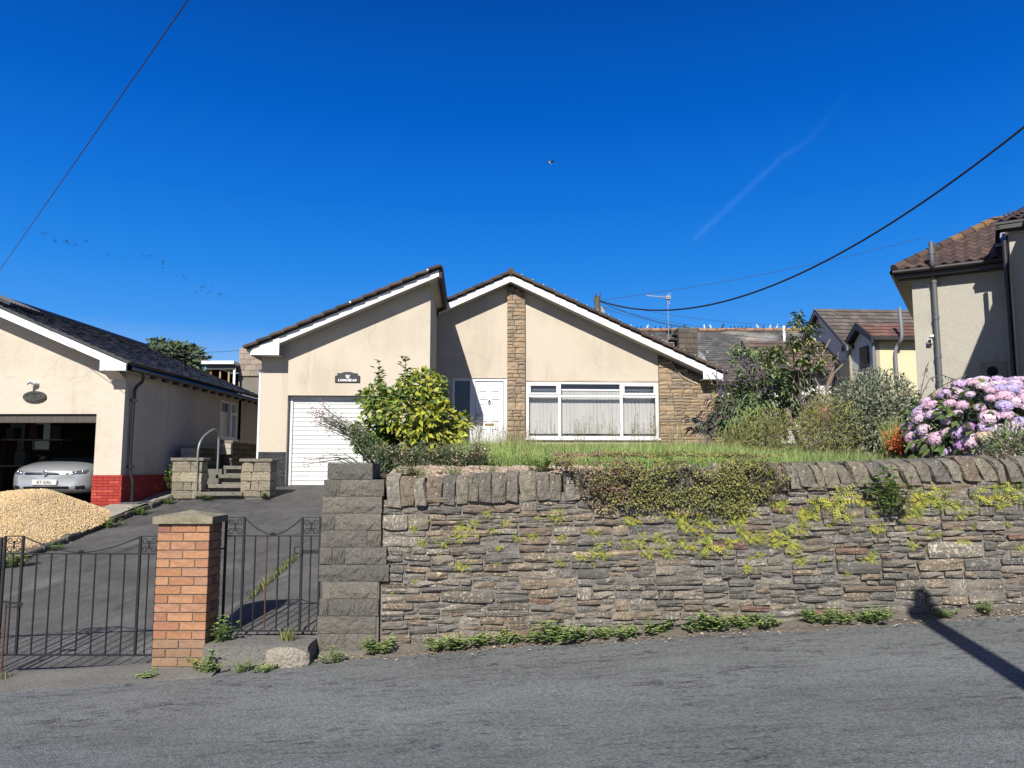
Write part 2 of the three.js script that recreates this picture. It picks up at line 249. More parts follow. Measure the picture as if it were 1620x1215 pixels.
struct('path', sheet(-8.25, -7.6, 13.9, 18.3, 6, 24, (x, D) => Math.max(dY(-7.6, D) + .07, padY(x, D) + .03 * smooth(13.9, 14.3, D)) + .008 * noise2(x * 3, D * 3, 7), null, 1), mat([.42, .39, .34], { map: 'concrete', s: .6, bump: 'bCoarse', bs: 1, bh: .006 }));
struct('garden_soil', sheet(D => -1.72 - .05 * (D - 7.3), 16, 7.5, 23.5, 60, 60, gardenY, (x, D) => { const m = noise2(x * 2, D * 2, 61, 3); return [.8 + .5 * m, .8 + .5 * m, .8 + .4 * m]; }, 1), mat([.075, .07, .035], { map: 'blotch', s: .7, bump: 'bCoarse', bs: 1, bh: .03, vc: true }));
struct('verge_dirt', sheet(-1.9, 9, 7.0, 7.34, 220, 14, (x, D) => roadY(x) - .014 + .03 * smooth(7.03, 7.15, D - .12 + .22 * noise2(x * 1.6, 2, 6)) + .05 * smooth(7.14, 7.33, D) * (.4 + noise2(x * 3, D * 3, 4)), (x, D) => { const m = noise2(x * 3, D * 6, 63, 4); return [.5 + .9 * m, .45 + .85 * m, .4 + .8 * m]; }, 1), mat([.24, .225, .195], { map: 'speck', s: 1.5, bump: 'bGrain', bs: 3, bh: .012, vc: true }));
{ // low retaining edge between the drive and the garden, seen only past the pier
  const a = [], f = D => -1.70 - .05 * (D - 7.3);
  solo('retaining_wall', prism([[f(7.62), -.3, -7.62], [f(18.9), .8, -18.9], [f(18.9), 2.05, -18.9], [f(7.62), 1.46, -7.62]], [.22, 0, 0]), mat([.22, .2, .18], { map: 'concrete', s: .7, bump: 'bCoarse', bs: .8, bh: .02 }), 'low grey retaining wall along the drive side of the raised garden', 'wall');
}
// kerb stones along the left side of the drive
{
  const t = thing('kerb', 'row of weathered edging stones between the drive and the gravel heap', 'kerb', [-7.6, 0, -7.6]), r = rng(41), m = [.8, .65, 1].map(k => mat([.15 * k, .14 * k, .12 * k], { map: 'concrete', s: 1, bump: 'bCoarse', bs: 2, bh: .012 }));
  const g = [0, 1].map(() => cham(1, 1, 1, .09));
  for (let D = 8.2; D < 17.2;) { const L = r.r(.38, .62), y = dY(-7.6, D + L / 2), s = part('kerb_stone', r.pick(g), r.pick(m), t); s.scale.set(.12 + r.s(.02), .30, L - .02); s.position.set(r.s(.02), y - .05 + r.s(.015), -(D + L / 2) + 7.6); s.rotation.set(.10 + r.s(.03), r.s(.04), r.s(.05)); D += L; }
}
// ---------------------------------------------------------------- stone garden wall
const stoneVar = [];
{ const r = rng(77); for (let k = 0; k < 20; k++) {
  let g = new THREE.BoxGeometry(1, 1, 1, 3, 2, 1); const p = g.attributes.position, o = r.r(0, 1000);
  for (let i = 0; i < p.count; i++) {
    let x = p.getX(i), y = p.getY(i), z = p.getZ(i); const ex = Math.abs(x) > .49 ? 1 : 0, ey = Math.abs(y) > .49 ? 1 : 0, hsh = (q) => vn(x * 3.1 + o, y * 3.7 + z * 2.3 + q * 17, 0, 0, 5) - .5;
    if (ex && ey) { x *= .95 + .08 * hsh(1); y *= .80 + .34 * hsh(2); } else if (ey) y *= .95 + .22 * hsh(3); else if (ex) x *= .985 + .03 * hsh(4);
    if (z > 0) z += (ex || ey ? -.07 : .05) + .22 * hsh(6) * (ex && ey ? .7 : 1);
    p.setXYZ(i, x, y, z);
  }
  g = toCreasedNormals(g.toNonIndexed(), .7); const uv = g.attributes.uv, u0 = r(), v0 = r(), sx = r.r(.35, .6), sy = r.r(.12, .22);
  for (let i = 0; i < uv.count; i++) { uv.setXY(i, uv.getX(i) * sx + u0, uv.getY(i) * sy + v0); }
  stoneVar.push(g);
} }
const wallTop = x => 1.27 + .043 * (clamp(x, -2, 4) + 1.25);
{
  const t = thing('stone_wall', 'long dry-looking rubble stone wall with upright cope stones, retaining the front garden', 'wall', [0, 0, -7.3]), r = rng(2024);
  const N = [], x0 = -1.3, x1 = 9;
  for (let i = 0; i <= 24; i++) { const x = lerp(x0, x1, i / 24); N.push([x, wallTop(x) + .03, 0]); } N.push([x1, -.2, 0], [x0, -.5, 0]);
  const core = new THREE.PlaneGeometry(1, 1, 150, 30), cp = core.attributes.position;
  for (let i = 0; i < cp.count; i++) { const x = lerp(x0, x1, cp.getX(i) + .5), b = roadY(x) - .2, y = lerp(b, wallTop(x) + .03, cp.getY(i) + .5); cp.setXYZ(i, x, y, -.012 + .022 * (noise2(x * 6, y * 9, 91, 3) - .5)); core.attributes.uv.setXY(i, x, y); }
  core.computeVertexNormals();
  const body = prism(N, [0, 0, -.36]).translate(0, 0, -.03);
  part('mortar', merge([core, body]), mat([.25, .225, .195], { map: 'speck', s: 1.3, bump: 'bCoarse', bs: 2.4, bh: .03 }), t, 'pale grey mortar in the joints');
  const tones = [[.43, .385, .325], [.34, .32, .29], [.50, .44, .355], [.29, .275, .25], [.49, .40, .295], [.41, .325, .25], [.55, .50, .42], [.36, .34, .31], [.46, .41, .34], [.38, .34, .28]];
  const ms = tones.map(c => mat(c, { map: 'slate', bump: 'bLayer', bh: .022, rough: .88 })), mRed = mat([.36, .225, .17], { map: 'slate', bump: 'bLayer', bh: .015 }), mTan = mat([.62, .50, .36], { map: 'slate', bump: 'bLayer', bh: .015 });
  const st = [];
  const split = (a, b, c, d, n) => {
    const w = b - a, h = d - c;
    if (h > .17 || (h > .09 && r() < .6 && n < 3 && w > .16)) { const m = lerp(c, d, r.r(.33, .67)) ; if (m - c > .028 && d - m > .028) { split(a, b, c, m, n + 1); split(a, b, m, d, n + 1); return; } }
    if (w > .60 || (w / h > 5.2 && w > .2 && r() < .7) || (w > .34 && r() < .35)) { const m = lerp(a, b, r.r(.32, .68)); split(a, m, c, d, n); split(m, b, c, d, n); return; }
    st.push([a, b, c, d]);
  };
  for (let y = -.30; y < 1.34;) { const h = r.r(.11, .24); for (let x = -1.27 - r.r(0, .2); x < 9;) { const w = r.r(.34, .95); split(Math.max(x, -1.27), x + w, y, y + h, 0); x += w; } y += h; }
  const all = st.map(([a, b, c, d]) => { const x = (a + b) / 2, s = .026 * (x + 1), y = (c + d) / 2 + s + .07 * (noise2(x * .9, c * 1.2, 17) - .5); return { x, y, w: b - a, h: d - c }; }).filter(q => q.y - q.h / 2 < wallTop(q.x) - .01 && q.y + q.h / 2 > roadY(q.x) - .06 && q.w > .03);
  all.sort((a, b) => (b.x > 5 ? -1 : b.w * b.h) - (a.x > 5 ? -1 : a.w * a.h));
  const rest = new Map(ms.map(m => [m, []]));
  all.forEach((q, k) => {
    q.h = Math.min(q.h, 2 * (wallTop(q.x) + .01 - q.y + q.h / 2) / 2);
    const dp = .12, g = r.pick(stoneVar), red = r(), m = q.x > -.4 && red > .975 ? mRed : red < .03 ? mTan : r.pick(ms), gap = .003 + r.r(0, .007);
    const S = [q.w - gap, q.h - gap * .8, dp], z = -.045 + r.s(.018), rz = r.s(.05), ry = r.s(.06), rx = r.s(.07);
    if (k < 300) { const s = part('stone', g, m, t); s.scale.set(...S); s.position.set(q.x, q.y, z); s.rotation.set(rx, ry, rz); if (r() < .5) s.rotation.z += Math.PI; }
    else { const o = new THREE.Object3D(); o.scale.set(...S); o.position.set(q.x, q.y, z); o.rotation.set(rx, ry, rz); o.updateMatrix(); const l = rest.get(m) ?? rest.get(ms[0]); l.push(g.clone().applyMatrix4(o.matrix)); }
  });
  for (const [m, l] of rest) if (l.length) part('small_stone', mergeGeometries(l), m, t, null, 'stuff');
  // cope stones on edge
  const cv = []; for (let k = 0; k < 16; k++) {
    const a = r.r(.5, .9), pr = [[.5, -.5], [.5, a - .42], [.42, a - .18], [.25, .40 + r.s(.06)], [0, .5 + r.s(.05)], [-.5, .44], [-.5, -.5]];
    const g = extrude(shapeOf(pr), .84, .08).translate(0, 0, -.42); g.rotateY(-Math.PI / 2); const p = g.attributes.position, o = r.r(0, 99);
    for (let i = 0; i < p.count; i++) { const x = p.getX(i), y = p.getY(i), z = p.getZ(i), n = q => vn(x * 2.3 + o, y * 3 + z * 3 + q * 7, 0, 0, 9) - .5; p.setXYZ(i, x * (.94 + .3 * n(1)) + .2 * n(4) - (k > 7 ? .48 * y + .35 * y * y * (y > 0 ? 1 : 0) : 0), y + .08 * n(2), z + .12 * n(3)); }
    cv.push(metricUV(toCreasedNormals(g, .6), r(), r()));
  }
  const cm = [[.42, .375, .30], [.35, .315, .26], [.45, .40, .31], [.29, .27, .235], [.38, .30, .225], [.47, .43, .36]].map(c => mat(c, { map: 'slate', s: .8, bump: 'bCoarse', bs: .5, bh: .03 }));
  for (let x = -1.24; x < 8.6;) {
    const w = x < .5 ? r.r(.09, .16) : r.r(.085, .165), left = 1 - smooth(.6, 2.2, x), h = .205 + r.s(.014) + (x < 0 ? r.s(.03) : 0), s = part('cope_stone', cv[Math.floor(r() * 8) + (x > 2.2 ? 8 : 0)], r.pick(cm), t), lean = lerp(r.s(.04), r.s(.09), left);
    s.scale.set(w * 1.06, h, .36 + r.s(.03)); s.position.set(x + w / 2, wallTop(x) + h / 2 - .01 + r.s(.008), -.17 + r.s(.02)); s.rotation.set(r.s(.04), r.s(.06), lean); x += w;
  }
}
// ---------------------------------------------------------------- block pier, brick pillar, gates
{
  const t = thing('block_pier', 'stepped pier of rough grey concrete blocks at the left end of the stone wall', 'pier', [-1.54, 0, -7.245]), r = rng(5);
  const rows = [[1.49, [-1.785, -1.36]], [1.335, [-1.815, -1.66, -1.25]], [1.18, [-1.82, -1.265]], [1.025, [-1.825, -1.70, -1.27]], [.87, [-1.83, -1.40, -1.27]], [.715, [-1.835, -1.72, -1.60, -1.215]], [.56, [-1.84, -1.415, -1.19]], [.405, [-1.825, -1.74, -1.29]], [.25, [-1.825, -1.745, -1.50, -1.28]], [.095, [-1.84, -1.30]], [-.06, [-1.85, -1.58, -1.30]], [-.215, [-1.87, -1.27]]];
  const vs = []; for (let k = 0; k < 6; k++) { let g = new THREE.BoxGeometry(1, 1, 1, 5, 3, 1); const p = g.attributes.position, o = r.r(0, 99); for (let i = 0; i < p.count; i++) { let x = p.getX(i), y = p.getY(i), z = p.getZ(i); const e = Math.abs(x) > .49 || Math.abs(y) > .49; if (z > 0) z += e ? -.012 + .01 * vn(x * 9 + o, y * 9, 0, 0, 4) : .026 * vn(x * 7 + o, y * 9, 0, 0, 3); p.setXYZ(i, x, y, z); } vs.push(toCreasedNormals(g.toNonIndexed(), .5)); }
  vs.forEach(g => { const uv = g.attributes.uv, u0 = r(), v0 = r(); for (let i = 0; i < uv.count; i++) uv.setXY(i, uv.getX(i) * .45 + u0, uv.getY(i) * .16 + v0); });
  const ms = [[.15, .138, .12], [.17, .155, .132], [.135, .126, .112], [.185, .166, .14]].map(c => mat(c, { map: 'concrete', s: 1, bump: 'bCoarse', bs: 2.2, bh: .03 }));
  for (const [y, xs] of rows) for (let k = 0; k + 1 < xs.length; k++) {
    const w = xs[k + 1] - xs[k]; if (y === .405 && k === 0) { const s = part('block', r.pick(vs), ms[2], t); s.scale.set(w - .01, .12, .34); s.position.set(xs[k] + w / 2 + 1.54, y + .05, -.20); continue; }
    const s = part('block', r.pick(vs), r.pick(ms), t); s.scale.set(w - .005, .151, .44 + r.s(.005)); s.position.set(xs[k] + w / 2 + 1.54, y + .078, -.225 + r.s(.006));
  }
  part('mortar', box(-.26, .26, -.3, 1.47, -.02, -.40), mat([.2, .185, .16], { map: 'speck', s: 2 }), t);
}
{
  const t = thing('brick_pillar', 'orange brick gate pillar with a pyramid concrete cap between the two gates', 'gate pillar', [-2.995, -.14, -7.15]), r = rng(9);
  const g = [cham(1, 1, 1, .03)], cols = [[.50, .245, .125], [.46, .22, .11], [.53, .27, .14], [.43, .20, .11], [.48, .25, .15], [.55, .29, .15]], ms = cols.map(c => mat(c, { map: 'sandstone', s: 1, bump: 'bGrain', bs: .8, bh: .004 })), low = [[.36, .22, .13], [.40, .24, .15]].map(c => mat(c, { map: 'concrete', s: 1, bump: 'bGrain', bh: .006 })), dark = [[.33, .15, .10], [.37, .17, .10]].map(c => mat(c, { map: 'sandstone', bump: 'bGrain', bh: .005 }));
  const gs = []; for (let k = 0; k < 4; k++) { const q = cham(1, 1, 1, .025), uv = q.attributes.uv; for (let i = 0; i < uv.count; i++) uv.setXY(i, uv.getX(i) * .5 + k * .27, uv.getY(i) * .2 + k * .31); gs.push(q); }
  const W = .472, h = .0775, D = .1;
  for (let k = 0; k < 16; k++) for (let side = 0; side < 4; side++) {
    const cuts = side % 2 ? [0, 1] : k % 2 === 0 ? [0, .5, 1] : [0, .26, .74, 1], y = k * h + h / 2;
    for (let j = 0; j + 1 < cuts.length; j++) {
      const full = side % 2 === 0, L = full ? W : .30 - 2 * D, a = cuts[j] * L - L / 2, b = cuts[j + 1] * L - L / 2, s = part('brick', r.pick(gs), k < 3 ? r.pick(low) : k === 15 && j === 0 ? dark[0] : r() < .03 ? r.pick(dark) : r.pick(ms), t);
      s.scale.set(b - a - .010, h - .011, D); const an = side * Math.PI / 2, off = (full ? .15 : W / 2) - D / 2 + r.s(.002), m = (a + b) / 2;
      s.position.set(Math.cos(an) * m + Math.sin(an) * off, y + r.s(.001), -Math.sin(an) * m + Math.cos(an) * off); s.rotation.set(0, an, r.s(.006));
    }
  }
  part('mortar', box(-.226, .226, -.15, 1.24, -.14, .14), mat([.26, .20, .15], { map: 'speck', s: 3, bump: 'bGrain', bs: 3, bh: .004 }), t);
  const c = .268, y0 = 1.243, y1 = 1.305, y2 = 1.358, cz = c - .085, P = [[-c, y0, -cz], [c, y0, -cz], [c, y0, cz], [-c, y0, cz]], Q = P.map(p => [p[0], y1, p[2]]), A = [0, y2, 0], pos = [];
  const put = (...q) => q.forEach(p => pos.push(...p));
  for (let k = 0; k < 4; k++) { const n = (k + 1) % 4; put(P[n], P[k], Q[k], P[n], Q[k], Q[n]); const M = [[(Q[k][0] + A[0]) / 2, (y1 + y2) / 2 - .002, (Q[k][2] + A[2]) / 2], [(Q[n][0] + A[0]) / 2, (y1 + y2) / 2 - .002, (Q[n][2] + A[2]) / 2]]; put(Q[n], Q[k], M[0], Q[n], M[0], M[1], M[1], M[0], A); }
  put(P[0], P[1], P[2], P[0], P[2], P[3]);
  part('cap', triGeo(pos), mat([.31, .27, .185], { map: 'concrete', s: 2.2, bump: 'bCoarse', bs: 3, bh: .012 }), t, 'pyramid cap speckled with yellow and white lichen');
}
const iron = mat([.018, .018, .02], { rough: .5, metal: .3, bump: 'bGrain', bs: 8, bh: .001 }), rusty = mat([.10, .045, .025], { rough: .9, map: 'blotch', s: 3 });
function scrollGeo(w, h) {   // four back-to-back C scrolls in a panel
  const L = [];
  for (const sx of [-1, 1]) for (const sy of [-1, 1]) {
    const pts = [], R0 = Math.min(w / 4, h / 4) * .86, cx = sx * w / 4 * 1.0, cy = sy * h / 4 * 1.0;
    for (let i = 0; i <= 26; i++) { const q = i / 26, an = q * 2.6 * Math.PI, rr = R0 * (1 - .68 * q); pts.push(V(cx - sx * Math.cos(an) * rr, cy + sy * -Math.sin(an) * rr * 1.0, 0)); }
    pts.unshift(V(cx - sx * R0, 0, 0)); L.push(tube(pts, .0042, 40, 5));
  }
  return merge(L);
}
function gate(name, label, x, y, z, W, H, rise, nb, scrollW, turn = 0) {  // bars 0..H, scroll corners rise above H
  const t = thing(name, label, 'gate', [x, y, z], turn), b = (xx, y0, y1, r) => cyl([xx, y0, 0], [xx, y1, 0], r, r, 8);
  for (const xx of [0, scrollW, W - scrollW, W]) part('stile', box(xx - .011, xx + .011, 0, H + rise, -.011, .011, .002), iron, t);
  for (const xx of [scrollW / 2, W - scrollW / 2]) part('bar', b(xx, .01, H, .007), iron, t);
  for (let k = 1; k <= nb; k++) part('bar', b(lerp(scrollW, W - scrollW, k / (nb + 1)), .01, H, .0075), k === 2 && nb < 6 ? rusty : iron, t);
  part('bottom_rail', box(0, W, -.006, .006, -.014, .014), iron, t); part('top_rail', box(0, W, H - .005, H + .005, -.013, .013), iron, t);
  for (const xx of [scrollW / 2, W - scrollW / 2]) { const s = part('scroll', scrollGeo(scrollW - .02, rise), iron, t); s.position.set(xx, H + rise / 2, 0); part('scroll_rail', box(xx - scrollW / 2, xx + scrollW / 2, H + rise - .004, H + rise + .004, -.01, .01), iron, t); }
  const c = []; for (let k = 0; k <= 20; k++) { const q = k / 20, xx = lerp(scrollW, W - scrollW, q); c.push([xx, H + .012 + (rise - .015) * Math.pow(Math.abs(2 * q - 1), 1.7), 0]); } part('curve', tube(c, .0065, 40, 6), iron, t);
  part('finial', merge([new THREE.SphereGeometry(.013, 8, 6).translate(W / 2 - .012, H + .022, 0), new THREE.SphereGeometry(.013, 8, 6).translate(W / 2 + .012, H + .022, 0)]), iron, t);
  return t;
}
{
  const g = gate('drive_gate', 'wide black iron drive gate with scroll corners left of the brick pillar', -4.69, -.075, -7.15, 1.405, .895, .158, 7, .165);
  for (const q of [.80, .12]) part('hinge', box(1.40, 1.47, q, q + .015, -.01, .01), iron, g);
  part('latch', merge([bar([.03, .47, .02], [.21, .45, .02], .018, .012), bar([.05, .42, .02], [.20, .43, .02], .012, .01)]), iron, g);
  part('drop_bolt', merge([cyl([.06, -.14, .022], [.06, .45, .022], .009), bar([.06, .22, .022], [.02, .22, .022], .012, .012)]), rusty, g);
  const h = gate('drive_gate', 'black iron gate leaf cut off by the left edge of the photo', -6.13, -.15, -7.15, 1.405, .955, .158, 7, .165);
  const s = gate('small_gate', 'narrow black iron garden gate between brick pillar and block pier', -2.74, .10, -7.34, .885, .865, .172, 4, .17);
  part('hinge', box(-.05, 0, .74, .755, -.01, .01), iron, s);
  part('latch', merge([box(.70, .90, .70, .735, -.02, -.008), tube([[.72, .70, .02], [.66, .72, .03], [.66, .76, .03], [.70, .77, .02]], .006, 10, 5)]), iron, s);
}
{ // threshold under the small gate
  const t = thing('gate_step', 'worn concrete step below the small iron gate', 'step', [-2.3, 0, -7.1]), m = mat([.21, .20, .175], { map: 'speck', s: 1.4, bump: 'bCoarse', bs: 3, bh: .02 });
  const g = new THREE.BoxGeometry(.92, .42, .5, 18, 8, 8).translate(0, -.155, -.1), p = g.attributes.position; for (let i = 0; i < p.count; i++) { const x = p.getX(i), y = p.getY(i), z = p.getZ(i); if (y > .05 || z > .14) p.setXYZ(i, x, y + .010 * (noise2(x * 9, z * 9, 5) - .5) - (z > .14 && y > .05 ? .010 : 0), z + .018 * (noise2(x * 8, y * 8, 6) - .5)); }
  part('slab', metricUV(toCreasedNormals(g.toNonIndexed(), .7)), m, t);
  const l = new THREE.IcosahedronGeometry(.2, 4), q = l.attributes.position; for (let i = 0; i < q.count; i++) { const v = V().fromBufferAttribute(q, i), n = 1 + .28 * (noise2(v.x * 9 + 3, v.y * 11 + v.z * 8, 12, 4) - .5); q.setXYZ(i, Math.sign(v.x) * Math.pow(Math.abs(v.x) / .2, .7) * .2 * n, Math.sign(v.y) * Math.pow(Math.abs(v.y) / .2, .6) * .105 * n, v.z * n * .34); } 
  part('cement_patch', metricUV(toCreasedNormals(l, .9)).translate(.27, -.06, .125), mat([.42, .37, .31], { map: 'concrete', s: 2.5, bump: 'bCoarse', bs: 5, bh: .03 }), t, 'pale rough cement lump at the right end of the step');
}
solo('utility_pole', merge([cyl([2.36, -.2, -.4], [2.36, 5.92, -.4], .105, .085, 14), box(2.22, 2.50, 5.62, 5.80, -.46, -.36, .02)]), mat([.14, .10, .07], { map: 'wood', s: 1 }), 'wooden street pole outside the frame that throws the long shadow over the road', 'pole');
// ---------------------------------------------------------------- the bungalow (own axes: x along the front, -z into the house)
const M = {
  cream: mat([.66, .575, .455], { map: 'render', s: .16, bump: 'bGrain', bs: 1.2, bh: .006 }), creamLow: mat([.62, .52, .38], { map: 'blotch', s: .5, bump: 'bGrain', bs: 1.2, bh: .006 }),
  upvc: mat([.60, .605, .605], { rough: .35, raw: true }), whitePaint: mat([.58, .58, .565], { raw: true, rough: .55, map: 'render', s: .5 }), soffit: mat([.45, .43, .40], { raw: true, map: 'render', s: .4, rough: .7 }),
  glass: mat([1, 1, 1], { physical: true, rough: .03, transmission: 1, thickness: 0, ior: 1.5 }),
  dark: mat([.012, .012, .013], { rough: .9 }), blackPvc: mat([.016, .017, .019], { rough: .35 }), gutterDark: mat([.03, .03, .032], { rough: .5 }),
  blind: mat([.52, .51, .48], { rough: .9 }), brass: mat([.42, .30, .10], { rough: .4, metal: .7 }), blackIron: mat([.02, .02, .02], { rough: .5, metal: .5 }),
};
const HP = [-2.19, 0, -19], HT = R(3.5);
const onHouse = (x, y, z) => { const c = Math.cos(HT), s = Math.sin(HT); return V(HP[0] + x * c + z * s, y, HP[2] - x * s + z * c); };
const house = thing('bungalow', 'cream rendered bungalow with stone pilaster, white garage door and brown tiled roofs', 'house', HP, HT);
const gB = x => 6.27 + .445 * (x - .22);                      // underside of the garage verge board
const mB = x => 7.05 - .463 * Math.abs(x - 2.17);             // underside of the main verge board
{
  const w = prismWall => part('wall', prismWall, M.cream, house);
  // garage front wall with the door opening
  w(extrude(shapeOf([[-4.1, 1.0], [-3.45, 1.0], [-3.45, 3.36], [-1.0, 3.36], [-1.0, 1.0], [0, 1.0], [0, gB(0) + .05], [-4.1, gB(-4.1) + .05]]), .25).translate(0, 0, -.25));
  w(prism([[0, 1.0, -.25], [0, gB(0) + .02, -.25], [0, gB(0) + .02, -3.7], [0, 1, -3.7]], [-.22, 0, 0]));
  w(prism([[-4.1, 1.0, -.25], [-4.1, gB(-4.1) + .02, -.25], [-4.1, gB(-4.1) + .02, -12], [-4.1, 1, -12]], [.25, 0, 0]));
  // main gable wall with window and door openings
  w(extrude(shapeOf([[-4, 1.6], [.47, 1.6], [.47, 4.24], [2.08, 4.24], [2.08, 1.6], [8.47, 1.6], [8.47, mB(8.47) + .05], [2.17, mB(2.17) + .05], [0, mB(0) + .05], [-4, mB(-4) + .05]], [rect(2.66, 6.61, 2.46, 4.15)]), .25).translate(0, 0, -3.95));
  w(prism([[8.47, 1.6, -3.95], [8.47, mB(8.47) + .02, -3.95], [8.47, mB(8.47) + .02, -12], [8.47, 1.6, -12]], [-.25, 0, 0]));
  part('back_wall', prism([[-4, 1, -12], [8.47, 1, -12], [8.47, mB(8.47), -12], [2.17, mB(2.17), -12], [-4, mB(-4), -12]], [0, 0, .2]), M.cream, house);
  part('interior_wall', merge([box(-.2, 8.2, 1.9, 5, -5.2, -5.1), box(.3, 8.2, 1.95, 2.0, -5.1, -3.95), box(2.2, 2.5, 2, 4.6, -5.1, -3.96)]), mat([.30, .28, .25]), house);
  part('plinth', box(-4.11, -3.45, .9, 1.98, .012, -.2, .004), mat([.07, .075, .085], { map: 'slate', s: .9, bump: 'bLayer', bs: 1.2, bh: .03 }), house, 'black painted stone plinth beside the garage door');
  part('window_lintel', box(2.62, 6.66, 4.15, 4.19, -3.68, -3.9), M.creamLow, house);
  part('plinth', box(2.62, 6.62, 1.9, 2.40, -3.66, -3.9, .01), M.creamLow, house);
  // render bands: a slightly proud band over the garage opening
  part('reveal', merge([box(-3.455, -3.445, 1.17, 3.36, -.0, -.25), box(-3.45, -1.0, 3.36, 3.37, .006, -.25)]), M.cream, house);
}
// garage door
{
  const d = new THREE.Group(); d.name = 'garage_door'; house.add(d); d.position.set(-2.22, 0, -.20);
  part('frame', merge([box(-1.22, -1.13, 1.17, 3.36, -.05, .05, .006), box(1.13, 1.22, 1.17, 3.36, -.05, .05, .006), box(-1.13, 1.13, 3.27, 3.36, -.05, .05, .006)]), M.whitePaint, d);
  const g = cham(2.25, .104, .03, .012), n = 19; for (let k = 0; k < n; k++) { const s = part('slat', g, M.whitePaint, d); s.position.set(0, 1.225 + k * .1105, 0); }
  part('backing', box(-1.13, 1.13, 1.17, 3.3, -.02, -.035), mat([.3, .3, .3]), d);
}
// roofs
const tileCols = [[.085, .055, .045], [.10, .066, .052], [.07, .05, .045], [.12, .085, .06], [.055, .045, .042]], tileM = tileCols.map(c => mat(c, { map: 'concrete', s: 1.5, bump: 'bCoarse', bs: 2, bh: .01 }));
const roofVC = mat([1, 1, 1], { vc: true, map: 'blotch', s: .8, bump: 'bGrain', bs: 2, bh: .004 });
{
  const roof = part('roof', prism([[-4.30, gB(-4.30) + .16, .46], [.23, gB(.23) + .16, .46], [.23, gB(.23) + .16, -3.7], [-4.30, gB(-4.30) + .16, -3.7]], [0, .05, 0]), tileM[2], house, 'brown tiled lean-to roof over the garage');
  const mb = new MB(); courses(mb, V(-4.32, gB(-4.32) + .215, .5), V(-4.32, gB(-4.32) + .215, -11.5), V(.23, gB(.23) + .215, -11.5), V(.23, gB(.23) + .215, .5), 15, .33, .035, tileCols[1], rng(3)); part('roof_tiles', mb.geo(), roofVC, roof, null, 'stuff');
  const r = rng(12), g = cham(.37, .075, .42, .015); for (let k = 0; k < 15; k++) { const x = lerp(-4.24, .10, k / 14), s = part('roof_tile', g, r.pick(tileM), roof); s.position.set(x, gB(x) + .245 + r.s(.006), .37); s.rotation.z = Math.atan(.445) - .09 + r.s(.015); }
  const hi = part('roof_tile', cham(.10, .34, 4.4, .02), tileM[4], roof); hi.position.set(.26, gB(.23) + .10, -1.75); hi.rotation.z = -.05;
  for (const [x, y] of [[-.05, 6.50], [-1.9, 5.66]]) { const s = part('mortar_blob', new THREE.IcosahedronGeometry(.03, 1), M.whitePaint, roof); s.position.set(x, gB(x) + .24, .57); }
  part('fascia', prism([[-4.25, gB(-4.25), .42], [.22, gB(.22), .42], [.22, gB(.22) + .19, .42], [-4.25, gB(-4.25) + .19, .42]], [0, 0, .03]), M.whitePaint, house);
  part('fascia', prism([[-4.20, 4.285, .452], [-3.58, 4.285, .452], [-3.58, gB(-3.58) + .15, .452], [-4.20, gB(-4.2) + .15, .452]], [0, 0, .02]), M.upvc, house, 'white box end of the garage verge');
  part('soffit', merge([prism([[-4.2, gB(-4.2) + .02, .42], [.2, gB(.2) + .02, .42], [.2, gB(.2) + .02, -.05], [-4.2, gB(-4.2) + .02, -.05]], [0, .015, 0]), prism([[-.02, gB(0) + .03, .42], [.22, gB(.22) + .02, .42], [.22, gB(.22) + .02, -3.7], [-.02, gB(0) + .03, -3.7]], [0, .015, 0]), prism([[-4.2, 4.285, .43], [-3.58, 4.285, .43], [-3.58, 4.285, 0], [-4.2, 4.285, 0]], [0, .012, 0]), prism([[-4.25, 4.285, .43], [-4.08, 4.285, .43], [-4.08, 4.285, -11.5], [-4.25, 4.285, -11.5]], [0, .012, 0])]), M.soffit, house);
  part('fascia', box(-4.27, -4.24, 4.28, 4.48, .42, -11.5), M.upvc, house);
  part('gutter', merge([box(-4.42, -4.28, 4.40, 4.49, .30, -11.5, .02)]), M.upvc, house);
  part('downpipe', cyl([-4.14, 1.2, -.06], [-4.14, 4.0, -.06], .034), M.upvc, house);
}
